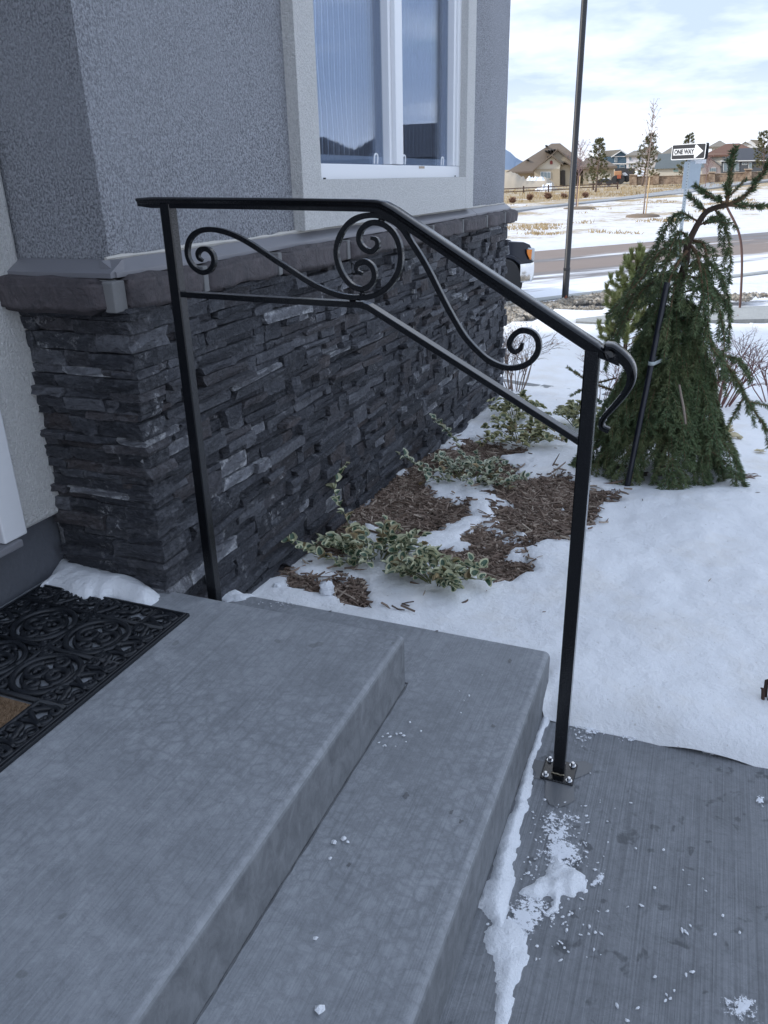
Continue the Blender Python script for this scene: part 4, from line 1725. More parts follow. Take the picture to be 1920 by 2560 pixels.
cm = MB()
for q in [(690, 820), (712, 760), (750, 822), (670, 805), (688, 775), (755, 762), (790, 770), (820, 705), (872, 748), (800, 800), (1058, 555), (1105, 577), (1168, 478), (1065, 660), (1080, 600), (725, 775), (700, 818), (775, 760)]:
    p = GZ(*ZQ(*q), .181)
    crumb(cm, (p[0], p[1], .1815), rnd.uniform(.0014, .0042), rnd.uniform(1, 2.0))
for q in [(455, 1285), (435, 1365), (520, 1285), (500, 1270), (1190, 735), (1205, 1005)]:
    p = GZ(*(ZQ(*q) if q[1] > 1200 and q[0] < 600 else (q[0] * .663, 1860 + q[1] * .663)), .181)
    crumb(cm, (p[0], p[1], .1825), rnd.uniform(.002, .009) if q[1] != 1005 else .011)
for q in [(425, 1000), (455, 1000), (445, 975), (1330, 1085), (1430, 1270), (1345, 1145), (1260, 1115), (1085, 1130), (1085, 1580), (1145, 1670), (1185, 1650), (1165, 1690), (1245, 1570), (1275, 1555), (640, 1345), (755, 1325), (785, 1355), (595, 1412), (1245, 1355), (1265, 1320), (1225, 1345), (1515, 1355), (1000, 1738), (895, 1725), (945, 1800), (1390, 1365), (1620, 700), (850, 900), (748, 800), (990, 930), (1130, 938), (1020, 1220), (965, 700), (760, 550), (1230, 1040), (1140, 1700)]:
    p = GZ(*ZW(*q), .004)
    crumb(cm, (p[0], p[1], .003), rnd.uniform(.0015, .004), rnd.uniform(1, 2.4))
for i in range(260):
    q = (rnd.gauss(560, 140), rnd.uniform(680, 1500)) if i < 150 else (rnd.uniform(640, 1400), rnd.gauss(330, 40))
    p = GZ(*ZW(*q), .003)
    if p[0] > -.28 and p[1] < 1.93:
        crumb(cm, (p[0], p[1], .002), rnd.uniform(.001, .0035), rnd.uniform(1, 2))
for i in range(30):
    p = GZ(*ZQ(rnd.gauss(180, 70), rnd.gauss(125, 15)), .181)
    crumb(cm, (p[0], min(p[1], 1.95), .181), rnd.uniform(.001, .0035))
tag(cm.build('ice_crumbs', M['crust']), 'white crumbs of ice scattered on the steps and walk', 'ice', kind='stuff')

# snow lumps at the foot of the wall
for (q, r_, lab) in (((705 * 1.1573, 1271 * 1.1573), .030, 'round snow lump beside the nearest variegated shrub'), ((597 * 1.1573, 1265 * 1.1573), .014, 'tiny snow lump on the edge of the lower step')):
    m = MB()
    p = GZ(*q, .10)
    prof_ = []
    nlat, nlon = 8, 14
    vs = []
    for i in range(nlat + 1):
        for j in range(nlon):
            th, ph = math.pi * i / nlat, 2 * math.pi * j / nlon
            d = Vector((math.sin(th) * math.cos(ph), math.sin(th) * math.sin(ph), math.cos(th) * .8))
            k = r_ * (1 + .55 * mnoise.noise(d * 1.6 + Vector((r_ * 100, 0, 0))) + .25 * mnoise.noise(d * 4.5))
            vs.append((p[0] + d.x * k, p[1] + d.y * k, p[2] + d.z * k))
    m.add(vs, [(i * nlon + j, i * nlon + (j + 1) % nlon, (i + 1) * nlon + (j + 1) % nlon, (i + 1) * nlon + j) for i in range(nlat) for j in range(nlon)])
    tag(m.build('snow_lump', M['crust'], smooth=True), lab, 'snow lump', 'snow lumps in the bed')
# snow dust where the left rail post meets the step
pl = [GZ(*ZL_(*q), .19) for q in [(1290, 290), (1400, 240), (1470, 235), (1490, 280), (1440, 320), (1340, 330)]]
snow_patch('snow_drift', [(p[0], min(p[1], 1.955)) for p in pl], .180, .012, .02, .006, 'dusting of snow behind the left rail post', nz=.6, wob=.02)

# ---------------------------------------------------------------- garden edging
edg = empty('garden_edging', (-.5, 6.0, -.2), 'low grey stone edging blocks behind the spruce and red shrubs', 'edging')
A_, B_ = np.array([-1.75, 6.62]), np.array([2.2, 5.25])
L_ = np.linalg.norm(B_ - A_)
u_ = (B_ - A_) / L_
k = 0
x = 0.0
M['edging'] = plain('edging_stone', (.27, .28, .28), .9, var=.25, scale=9, bump=.7, bscale=30, bdist=.01)
while x < L_:
    l_ = rnd.uniform(.55, .75)
    a, b = A_ + u_ * (x + .006), A_ + u_ * min(L_, x + l_ - .006)
    n_ = np.array([-u_[1], u_[0]])
    zc_ = garden_z(*((a + b) / 2))
    m = MB()
    m.prism([(*(a - n_ * .05), zc_ - .1), (*(b - n_ * .05), zc_ - .1), (*(b + n_ * .05), zc_ - .1), (*(a + n_ * .05), zc_ - .1)], (0, 0, .145 + rnd.uniform(-.006, .006)))
    m.build('block', M['edging'], edg, bevel=.012)
    x += l_

# ---------------------------------------------------------------- gravel strip by the kerb
gp = GRAVEL
gm_ = MB()
X = [p[0] for p in gp]
Y = [p[1] for p in gp]
n = 0
while n < 3600:
    x, y = rnd.uniform(min(X), max(X)), rnd.uniform(min(Y), max(Y))
    if not in_poly(x, y, gp):
        continue
    if fn(x, y, 2, 1.4, 3) > .22:
        n += .25
        continue
    n += 1
    z = terr(x, y) + rnd.uniform(-.01, .045)
    r_ = rnd.uniform(.022, .05)
    o = [(r_ * rnd.uniform(.7, 1.3), 0, 0), (0, r_ * rnd.uniform(.7, 1.3), 0), (-r_ * rnd.uniform(.7, 1.3), 0, 0), (0, -r_ * rnd.uniform(.7, 1.3), 0), (0, 0, r_ * rnd.uniform(.4, .9)), (0, 0, -r_)]
    a = rnd.uniform(0, 6)
    gm_.add([(x + p[0] * math.cos(a) - p[1] * math.sin(a), y + p[0] * math.sin(a) + p[1] * math.cos(a), z + p[2]) for p in o], [(0, 1, 4), (1, 2, 4), (2, 3, 4), (3, 0, 4), (1, 0, 5), (2, 1, 5), (3, 2, 5), (0, 3, 5)])
GP2 = [(1760, 748), (1830, 742), (1930, 740), (1930, 760), (1830, 758)]
gp = [TP(*p)[:2] for p in GP2]
X = [p[0] for p in gp]
Y = [p[1] for p in gp]
n = 0
while n < 900:
    x, y = rnd.uniform(min(X), max(X)), rnd.uniform(min(Y), max(Y))
    n += 1
    if not in_poly(x, y, gp) or fn(x, y, 2, 1.9, 3) > .0:
        continue
    z = terr(x, y) + rnd.uniform(.02, .06)
    r_ = rnd.uniform(.022, .05)
    o = [(r_, 0, 0), (0, r_, 0), (-r_, 0, 0), (0, -r_ * 1.2, 0), (0, 0, r_ * .7), (0, 0, -r_)]
    gm_.add([(x + p[0], y + p[1], z + p[2]) for p in o], [(0, 1, 4), (1, 2, 4), (2, 3, 4), (3, 0, 4), (1, 0, 5), (2, 1, 5), (3, 2, 5), (0, 3, 5)])
tag(gm_.build('gravel', M['gravel']), 'strip of tan river gravel along the kerb', 'gravel', kind='stuff')

# ---------------------------------------------------------------- needles and twigs
M['bark'] = plain('spruce_bark', (.075, .050, .038), .9, var=.35, scale=40, bump=.8, bscale=90, bdist=.004)
M['twigbark'] = plain('twig_bark', (.19, .115, .068), .85, var=.3, scale=60)


def needle_mat(name, a, b, c2):
    t = MT(name, a, .55, spec=.35)
    r = t.node('ShaderNodeNewGeometry').outputs['Random Per Island']
    g = t.noise(7, 3, .6)
    c_ = t.mix(r, a, b)
    c_ = t.mix(t.rng(g, .45, .7, 0, .6), c_, c2)
    t.color(c_)
    return t.m


M['needle'] = needle_mat('spruce_needle', (.070, .112, .055), (.155, .205, .095), (.205, .215, .095))
M['pine_n'] = needle_mat('pine_needle', (.23, .27, .095), (.37, .39, .16), (.33, .28, .12))
M['pine_far'] = needle_mat('pine_needle_far', (.07, .085, .035), (.15, .145, .06), (.20, .165, .085))


class NB:
    """numpy needle collector"""
    def __init__(self):
        self.v = []
        self.n = 0

    def along(self, pts, per_m, ln, w, spread=.75, fwd=.6, taper=True, up=None):
        P = np.array(pts, float)
        seg = np.diff(P, axis=0)
        L = np.linalg.norm(seg, axis=1)
        tot = L.sum()
        n = int(tot * per_m)
        if n < 2:
            return
        s = rng.uniform(0, tot, n)
        cum = np.concatenate([[0], np.cumsum(L)])
        k = np.clip(np.searchsorted(cum, s, 'right') - 1, 0, len(L) - 1)
        f = (s - cum[k]) / np.maximum(L[k], 1e-9)
        base = P[k] + seg[k] * f[:, None]
        T = seg[k] / np.maximum(L[k], 1e-9)[:, None]
        rd = rng.normal(size=(n, 3))
        if up is not None:
            rd += np.array(up) * 1.0
        rd -= T * (rd * T).sum(1)[:, None]
        rd /= np.linalg.norm(rd, axis=1)[:, None] + 1e-9
        d = rd * spread + T * (fwd + rng.normal(0, .12, n))[:, None]
        d /= np.linalg.norm(d, axis=1)[:, None]
        l_ = ln * rng.uniform(.75, 1.15, n)
        side = np.cross(d, rng.normal(size=(n, 3)))
        side /= np.linalg.norm(side, axis=1)[:, None] + 1e-9
        tip = base + d * l_[:, None]
        mid = base + d * (l_ * .45)[:, None]
        tri = np.stack([base - side * w * .35, mid - side * w * .5, tip, mid + side * w * .5, base + side * w * .35], axis=1)
        self.v.append(tri.reshape(-1, 3))
        self.n += n

    def build(self, name, mat, parent):
        V = np.concatenate(self.v)
        me = bpy.data.meshes.new(name)
        n = len(V) // 5
        me.vertices.add(len(V))
        me.vertices.foreach_set('co', V.ravel())
        me.loops.add(n * 5)
        me.loops.foreach_set('vertex_index', np.arange(n * 5, dtype=np.int32))
        me.polygons.add(n)
        me.polygons.foreach_set('loop_start', np.arange(0, n * 5, 5, dtype=np.int32))
        me.polygons.foreach_set('loop_total', np.full(n, 5, dtype=np.int32))
        me.update()
        me.validate()
        me.materials.append(mat)
        o = bpy.data.objects.new(name, me)
        COL.objects.link(o)
        put(o, parent)
        return o


def bez(p0, p1, p2, n=10):
    p0, p1, p2 = map(lambda q: np.array(q, float), (p0, p1, p2))
    return [p0 * (1 - t_) ** 2 + p1 * 2 * t_ * (1 - t_) + p2 * t_ * t_ for t_ in np.linspace(0, 1, n)]


# ---------------------------------------------------------------- weeping spruce
SPX, SPY = -.230, 4.15


def SP(px, py, dy=0.0):
    return GY(px, py, SPY + dy)


gzs = snow_z(SPX, SPY)
spruce = empty('weeping_spruce', (SPX, SPY, gzs), 'dark green weeping spruce staked upright in the snow', 'tree')
trunk_px = [(1648, 1190), (1655, 1080), (1664, 960), (1677, 871), (1684, 800), (1693, 736), (1705, 690), (1714, 655), (1718, 618), (1735, 578), (1761, 535), (1786, 520), (1816, 513)]
TP_ = smooth_poly([SP(*q) for q in trunk_px], 4)
m = MB()
m.tube(TP_, [.030 - .018 * smooth(0, 1, i / (len(TP_) - 1)) for i in range(len(TP_))], 10)
m.build('trunk', M['bark'], spruce, smooth=True)
tw = MB()
nd = NB()


def spruce_branch(pts, r0=.006, twigs=10, tl=.12, dens=1000, droop=.6, ln=.023, start=.12, parent=True):
    pts = smooth_poly(pts, 4)
    P_ = [np.array(p) for p in pts]
    n = len(P_)
    tw.tube(P_, [r0 * (1 - .65 * i / (n - 1)) for i in range(n)], 6)
    dens = max(dens, 1000) * 1.25
    if ln == .018:
        ln, dens = .026, dens * 1.35
    nd.along(P_[max(1, int(n * start * .5)):], dens, ln, .0034)
    for k in range(twigs):
        f = start + (1 - start) * (k + rnd.uniform(.1, .9)) / twigs
        i = min(n - 2, int(f * (n - 1)))
        b = P_[i]
        T = P_[i + 1] - P_[i]
        T = T / (np.linalg.norm(T) + 1e-9)
        side = np.cross(T, np.array([0, 0, 1.0]))
        if np.linalg.norm(side) < .3:
            side = np.cross(T, np.array([math.cos(k * 2.4), math.sin(k * 2.4), 0]))
        side = side / (np.linalg.norm(side) + 1e-9) * (1 if k % 2 else -1)
        l_ = tl * (1 - .55 * f) * rnd.uniform(.7, 1.2)
        d1 = T * .75 + side * rnd.uniform(.5, .8) + np.array([0, 0, rnd.uniform(-.2, .15)])
        d1 /= np.linalg.norm(d1)
        e = b + d1 * l_ + np.array([0, 0, -droop * l_ * rnd.uniform(.5, 1.0)])
        q = bez(b, b + d1 * l_ * .6, e, 6)
        tw.tube(q, [.0016, .0015, .0013, .0012, .001, .0008], 4)
        nd.along(q, dens, ln, .0031)


# traced branches of the head
J = (1816, 513)
ZH = lambda x, y: (1500 + x * .2532, 340 + y * .2532)
spruce_branch([SP(*J), SP(*ZH(1275, 500)), SP(*ZH(1300, 300)), SP(*ZH(1342, 105))], .010, 4, .05, 1500, 0, .018, .05)
spruce_branch([SP(*J), SP(*ZH(1420, 600), -.03), SP(*ZH(1560, 430), -.06), SP(*ZH(1680, 250), -.09)], .010, 2, .05, 1500, 0, .018, .05)
spruce_branch([SP(*J), SP(*ZH(1480, 690), .04), SP(*ZH(1700, 690), .08)], .008, 2, .06, 1400, .1, .018, .1)
spruce_branch([SP(*ZH(1290, 580)), SP(*ZH(1350, 520), .02), SP(*ZH(1445, 425), .04)], .006, 0, .05, 1300, 0, .017)
spruce_branch([SP(*ZH(1220, 660)), SP(*ZH(1100, 600), -.03), SP(*ZH(935, 490), -.05)], .008, 3, .06, 1500, .1, .018)
spruce_branch([SP(*ZH(1050, 745)), SP(*ZH(960, 660), .03), SP(*ZH(868, 580), .05)], .007, 2, .05, 1500, .1, .018)
spruce_branch([SP(*ZH(1030, 870)), SP(*ZH(1120, 830), -.05), SP(*ZH(1270, 870), -.1)], .006, 4, .09, 1200, .3, .017)
spruce_branch([SP(*ZH(1130, 720)), SP(*ZH(1180, 780), -.05), SP(*ZH(1210, 790), -.1)], .005, 2, .06, 1200, .3, .017)
# arches lower on the trunk
spruce_branch([SP(*ZH(860, 1055)), SP(*ZH(760, 1040), -.04), SP(*ZH(640, 1110), -.08), SP(*ZH(545, 1205), -.1), SP(1600, 700, -.1), SP(1545, 760, -.1), SP(1516, 788, -.1)], .009, 9, .12, 1000, .7)
spruce_branch([SP(*ZH(930, 1035)), SP(*ZH(1010, 1060), -.04), SP(*ZH(1050, 1160), -.07), SP(*ZH(1055, 1300), -.08), SP(1775, 730, -.08)], .008, 7, .09, 1000, .8)
spruce_branch([SP(*ZH(905, 1090)), SP(*ZH(960, 1180), -.08), SP(*ZH(990, 1330), -.12), SP(1757, 740, -.14), SP(1764, 800, -.15), SP(1782, 870, -.16), SP(1800, 893, -.16)], .009, 12, .16, 950, .8)
spruce_branch([SP(*ZH(870, 1120)), SP(1690, 665, -.10), SP(1668, 715, -.14), SP(1645, 770, -.17), SP(1618, 815, -.18)], .009, 10, .13, 950, .8)
spruce_branch([SP(1702, 690), SP(1640, 700, -.05), SP(1590, 745, -.08), SP(1560, 800, -.1), SP(1530, 870, -.1)], .007, 10, .13, 900, .9)
spruce_branch([SP(1702, 690), SP(1760, 700, .02), SP(1800, 740, .03), SP(1828, 780, .02)], .007, 8, .10, 900, .7)
# right hand long branch with forks
spruce_branch([SP(1740, 800, .02), SP(1800, 890, -.02), SP(1840, 945, -.03), SP(1872, 1005, -.03), SP(1925, 1085, -.04)], .010, 10, .16, 850, .8)
spruce_branch([SP(1862, 990, -.03), SP(1838, 1030, -.04), SP(1815, 1075, -.05)], .005, 2, .06, 900, .6)
spruce_branch([SP(1800, 890, -.02), SP(1850, 900, 0), SP(1880, 950, .02)], .006, 5, .10, 850, .8)
spruce_branch([SP(1868, 1003, -.03), SP(1900, 1010, 0), SP(1935, 1020, .02)], .005, 2, .06, 900, .4)
# two shoots left of the post, twigs low on the right
spruce_branch([SP(1560, 985, .05), SP(1500, 965, .02), SP(1460, 945, .0), SP(1418, 918, 0)], .006, 2, .06, 1000, 0, .017, .2)
spruce_branch([SP(1540, 945, .05), SP(1480, 962, .0), SP(1425, 990, 0)], .005, 2, .05, 900, .2, .016, .3)
spruce_branch([SP(1740, 1120), SP(1790, 1165, .0), SP(1830, 1200, -.02), SP(1855, 1203, -.02)], .006, 6, .10, 900, .2)
spruce_branch([SP(1520, 1130), SP(1480, 1160, -.02), SP(1415, 1180, -.02)], .005, 6, .08, 800, .3)
# separate drooping sprays higher up, with gaps between them
for k, (zz_, a, R_, dz) in enumerate(((1.22, 2.6, .20, .30), (1.20, .4, .17, .26), (1.14, 4.2, .18, .30), (1.10, 1.6, .20, .34), (1.06, 3.4, .24, .36), (1.02, 5.4, .20, .34), (1.0, .1, .22, .36), (.96, 4.6, .2, .34), (.94, 2.2, .24, .36), (.90, 3.0, .27, .40), (.90, 5.9, .24, .36))):
    b = min(TP_, key=lambda q: abs(q[2] - zz_))
    dx, dy = math.cos(a), math.sin(a)
    spruce_branch([b, b + np.array([dx * R_ * .6, dy * R_ * .6, .035]), b + np.array([dx * R_, dy * R_, -dz * .35]), b + np.array([dx * R_ * 1.15, dy * R_ * 1.15, -dz])], .005, 9, .11, 900, .8)
# the skirt: drooping curtains of branches all round
for k in range(96):
    f = (k + rnd.random()) / 96
    fh = f ** .85                                  # 0 high, 1 low
    zt_ = .86 - .70 * fh
    a = k * 2.399963 + rnd.uniform(-.3, .3)
    b = min(TP_, key=lambda q: abs(q[2] - zt_ - gzs * 0))
    R_ = (.12 + .28 * fh) * rnd.uniform(.7, 1.15)
    if 1.0 < (a % 6.283) < 2.2:
        R_ *= .9
    dz = (.22 + .30 * rnd.random()) * (1.0 if fh < .7 else 1.0 - 1.1 * (fh - .7))
    dx, dy = math.cos(a), math.sin(a)
    zend = max(gzs + .015 + .02 * rnd.random(), b[2] - dz)
    spruce_branch([b, b + np.array([dx * R_ * .55, dy * R_ * .55, .025]), np.array([b[0] + dx * R_ * .95, b[1] + dy * R_ * .95, b[2] - (b[2] - zend) * .45]), np.array([b[0] + dx * R_ * 1.18, b[1] + dy * R_ * 1.18, zend])],
                  .003, 11, .14, 760, .7)
nd.along(TP_[int(len(TP_) * .58):], 1500, .020, .0032, .9, .4)
tw.build('branches', M['twigbark'], spruce, smooth=True)
nd.build('crown', M['needle'], spruce)
# bare broken branch
m = MB()
bp = [SP(*q, -.38) for q in [(1698, 962), (1703, 990), (1709, 1020), (1712, 1045), (1714, 1060)]]
m.tube(bp, [.005, .0055, .006, .0055, .004], 7)
m.build('bare_branch', plain('grey_bark', (.26, .21, .17), .9, var=.3, scale=60), spruce, smooth=True)

# black stake and its ties
st_top, st_bot = SP(1668, 706, -.20), SP(1565, 1232, -.36)
stake = MB()
stake.tube([st_bot, st_bot * .5 + st_top * .5, st_top], .0135, 12)
tag(stake.build('tree_stake', plain('black_plastic', (.010, .012, .020), .35), smooth=True, sharp=50), 'slanting black plastic stake tied to the weeping spruce', 'stake')
M['strap'] = plain('grey_strap', (.42, .47, .47), .7, var=.1, scale=60)


def strap(c1, c2, r1, r2, h, lab):
    m = MB()
    c1, c2 = np.array(c1), np.array(c2)
    d = c2 - c1
    d /= np.linalg.norm(d) + 1e-9
    n = np.array([-d[1], d[0], 0])
    pts = []
    for i in range(9):
        a = math.pi / 2 + math.pi * i / 8
        pts.append(c1 + d * math.cos(a) * r1 + n * math.sin(a) * r1)
    for i in range(9):
        a = -math.pi / 2 + math.pi * i / 8
        pts.append(c2 + d * math.cos(a) * r2 + n * math.sin(a) * r2)
    k = len(pts)
    m.add([(p[0], p[1], p[2] - h / 2) for p in pts] + [(p[0], p[1], p[2] + h / 2) for p in pts], [(i, (i + 1) % k, k + (i + 1) % k, k + i) for i in range(k)])
    o = m.build('tree_tie', M['strap'], smooth=True)
    sm_ = o.modifiers.new('thick', 'SOLIDIFY')
    sm_.thickness = .0015
    tag(o, lab, 'strap')


f_ = lambda py: st_top + (st_bot - st_top) * ((py - 706) / (1232 - 706))
strap(f_(899), SP(1676, 884), .0155, .025, .017, 'pale grey strap looped from the black stake to the trunk')
strap(SP(1683, 822, -.001), SP(1690, 822, .01), .024, .026, .014, 'pale grey strap round the spruce trunk at mid height')
strap(SP(1712, 655, 0), SP(1715, 652, .01), .022, .022, .015, 'pale grey strap round the spruce trunk near its head')

# bent brown rod standing in the snow farther back
m = MB()
rod_b = TP(1847, 788)
rp_ = [(1847, 792), (1850, 765), (1853, 720), (1855, 660), (1853, 610), (1845, 575), (1834, 550), (1822, 527), (1812, 505)]
dd_ = math.hypot(rod_b[0], rod_b[1])


def at_dist(px, py, D):
    d = ray(px, py)
    return CAM + d * (D / math.hypot(d[0], d[1]))


m.tube(smooth_poly([at_dist(*q, dd_) for q in rp_], 4), .0165, 8)
tag(m.build('bent_rod', plain('rust_brown', (.10, .052, .042), .6), smooth=True), 'thin bent brown rod standing in the snow right of the spruce', 'rod')

# ---------------------------------------------------------------- young pine behind the spruce
pb_ = GZ(1560, 872, -.27)
pine = empty('young_pine', pb_, 'small yellow green pine bush behind the spruce', 'tree')
D_ = math.hypot(pb_[0], pb_[1])
m = MB()
tp_ = [at_dist(1562, 880, D_), at_dist(1570, 800, D_), at_dist(1583, 720, D_), at_dist(1596, 640, D_)]
m.tube(smooth_poly(tp_, 4), [.022 - .0012 * i for i in range(13)], 8)
m.build('trunk', M['bark'], pine, smooth=True)
tw = MB()
nd = NB()
tpp = smooth_poly(tp_, 8)
k = 0
for k in range(62):
    f = (k + rnd.random()) / 62
    b = tpp[int(f * (len(tpp) - 1))]
    a = k * 2.4
    R_ = (.34 * (1 - f) ** .75 + .05) * rnd.uniform(.6, 1.1)
    e = b + np.array([math.cos(a) * R_, math.sin(a) * R_, R_ * rnd.uniform(.1, .6) + .03])
    q = bez(b, (b + e) / 2 + np.array([0, 0, -.02]), e, 7)
    tw.tube(q, [.006, .005, .005, .004, .004, .003, .002], 5)
    nd.along(q[2:], 2800, .058, .0036, .8, .75)
    nd.along([q[-1], q[-1] + np.array([0, 0, .05])], 3800, .058, .0036, .6, .9)
nd.along([tpp[-4], tpp[-1] + np.array([0.004, 0, .10])], 3200, .06, .0026, .6, .9)
tw.build('branches', M['twigbark'], pine, smooth=True)
nd.build('crown', M['pine_n'], pine)

# ---------------------------------------------------------------- bare shrubs
M['redtwig'] = plain('red_twig', (.17, .075, .065), .7, var=.35, scale=50)
M['drytwig'] = plain('dry_twig', (.21, .15, .12), .85, var=.35, scale=50)
M['dryleaf'] = plain('dry_leaf', (.42, .26, .17), .85, var=.35, scale=40)


def twig_shrub(name, base, h, spread, stems, label, mat, leaves=30, depth=3, r0=.006, buds=0, lean=(0, 0)):
    root = empty(name, base, label, 'shrub', 'bare shrubs in the garden')
    m = MB()
    lf = MB()
    tips = []

    def grow(p, d, l_, r_, lev):
        d = d / np.linalg.norm(d)
        e1 = p + d * l_ * .5 + rng.normal(0, l_ * .04, 3)
        e = p + d * l_ + rng.normal(0, l_ * .07, 3)
        m.tube([p, e1, e], [r_, r_ * .85, r_ * .65], 4)
        tips.append(e)
        if lev == 0:
            return
        for _ in range(rnd.choice((2, 2, 3))):
            nd_ = d + rng.normal(0, .42, 3)
            nd_[2] = abs(nd_[2]) * .8 + .12
            grow(p + (e - p) * rnd.uniform(.45, 1.0), nd_, l_ * rnd.uniform(.5, .75), r_ * .62, lev - 1)

    for k in range(stems):
        a = k * 2.4 + rnd.random()
        sp_ = spread * rnd.uniform(.3, 1)
        p = np.array(base, float) + np.array([math.cos(a) * .05, math.sin(a) * .05, -.02])
        grow(p, np.array([math.cos(a) * sp_ + lean[0], math.sin(a) * sp_ + lean[1], 1.0]), h * rnd.uniform(.38, .55), r0 * rnd.uniform(.7, 1.1), depth)
    m.build('stems', mat, root, smooth=True)
    for k in range(leaves):
        p = rnd.choice(tips) + rng.normal(0, .006, 3)
        s_ = rnd.uniform(.006, .014)
        Mx = Matrix.Translation(p) @ Matrix.Rotation(rnd.uniform(0, 6), 4, 'Z') @ Matrix.Rotation(rnd.uniform(-1.2, 1.2), 4, 'X')
        lf.add([tuple(Mx @ Vector(q)) for q in ((0, 0, 0), (s_ * .6, s_ * .35, .002), (s_ * 1.5, 0, .004), (s_ * .6, -s_ * .35, .002))], [(0, 1, 2, 3)])
    if leaves:
        lf.build('leaves', M['dryleaf'], root)
    return root


g = lambda p: (p[0], p[1], snow_z(p[0], p[1]) - .01)
twig_shrub('bare_shrub', g(GZ(1288, 985, -.17)), .62, .5, 14, 'bushy brown twiggy shrub at the far end of the stone wall', M['drytwig'], 500, 4, .0045)
twig_shrub('bare_shrub', g(GZ(1500, 1015, -.15)), .42, .55, 9, 'small bare red twig shrub just behind the right rail post', M['redtwig'], 22, 3, .0035)
twig_shrub('bare_shrub', g(GZ(1800, 1012, -.13)), .66, .55, 13, 'bare reddish shrub with a few dry leaves right of the spruce', M['redtwig'], 60, 4, .0065, lean=(.15, 0))
twig_shrub('bare_shrub', g(GZ(1935, 1000, -.13)), .60, .6, 9, 'bare red stemmed shrub cut off by the right edge of the picture', M['redtwig'], 45, 4, .006, lean=(-.1, 0))
twig_shrub('bare_shrub', g(GZ(1785, 985, -.14)), .55, .18, 20, 'upright tan grassy shrub behind the reddish one', plain('tan_stalk', (.34, .27, .18), .9, var=.3, scale=40), 0, 2, .003)

# dry petals on the snow
dl = empty('dry_leaves', GZ(1790, 1082, 0), 'heap of crumpled pale tan leaves on the snow beyond the spruce', 'leaves')


def crumple(m, c_, s_):
    n = 6
    Mx = Matrix.Translation(c_) @ Matrix.Rotation(rnd.uniform(0, 6), 4, 'Z') @ Matrix.Rotation(rnd.uniform(-.6, .6), 4, 'X')
    vs = []
    for j in range(n):
        for i in range(n):
            u, v = i / (n - 1) * 2 - 1, j / (n - 1) * 2 - 1
            k = math.sqrt(max(.05, 1 - .6 * v * v))
            vs.append(tuple(Mx @ Vector((u * s_ * k, v * s_ * 1.5, s_ * (.35 * u * u + .6 * mnoise.noise(Vector((u * 1.3 + s_ * 99, v * 1.3, c_[0] * 9))))))))
    m.add(vs, [(j * n + i, j * n + i + 1, (j + 1) * n + i + 1, (j + 1) * n + i) for j in range(n - 1) for i in range(n - 1)])


M['petal'] = plain('pale_leaf', (.62, .54, .36), .8, var=.2, scale=30)
for k in range(16):
    p = GZ(rnd.gauss(1800, 25), rnd.gauss(1084, 6), -.03)
    m = MB()
    crumple(m, (p[0], p[1], snow_z(p[0], p[1]) + rnd.uniform(.008, .035)), rnd.uniform(.02, .035))
    m.build('leaf', M['petal'], dl, smooth=True)
m = MB()
p = GZ(1900, 1128, -.03)
crumple(m, (p[0], p[1], snow_z(p[0], p[1]) + .01), .022)
tag(m.build('dry_leaf', M['petal'], smooth=True), 'single curled tan leaf lying alone on the snow', 'leaf')
# stub of a cut shrub at the right edge
m = MB()
p = GZ(1907, 1785, .03)
p[2] = snow_z(p[0], p[1])
for k in range(5):
    a = rnd.uniform(0, 6)
    e = p + np.array([math.cos(a) * .02, math.sin(a) * .02, rnd.uniform(.03, .06)])
    m.tube([p + np.array([math.cos(a) * .006, math.sin(a) * .006, -.02]), e, e + rng.normal(0, .006, 3) + np.array([0, 0, .008])], [.006, .004, .002], 5)
tag(m.build('shrub_stub', plain('dark_stub', (.055, .030, .022), .9), smooth=True), 'short dark cut stub sticking out of the snow at the right edge', 'stub')
# brown fern-like scrap beyond the spruce foot
m = MB()
for k in range(14):
    p = GZ(rnd.uniform(1835, 1885), rnd.gauss(1197, 6), -.01)
    p[2] = snow_z(p[0], p[1]) + .006
    d = np.array([rnd.uniform(.02, .05), rnd.uniform(-.012, .012), rnd.uniform(0, .012)])
    m.tube([p, p + d * .5 + np.array([0, 0, .004]), p + d], [.002, .003, .001], 4)
tag(m.build('dead_twigs', M['drytwig']), 'scrap of dead brown twigs on the snow by the spruce foot', 'twigs')

# ---------------------------------------------------------------- variegated euonymus
def leaf_mats(i, green, rim):
    return [plain('leaf_green_%d' % i, green, .45, var=.25, scale=60), plain('leaf_rim_%d' % i, rim, .5)]


LM = [leaf_mats(0, (.060, .110, .066), (.52, .52, .34)), leaf_mats(1, (.085, .115, .055), (.46, .44, .24)), leaf_mats(2, (.052, .098, .062), (.52, .53, .39)), leaf_mats(3, (.05, .085, .055), (.08, .12, .07)), leaf_mats(4, (.16, .12, .06), (.36, .28, .15))]


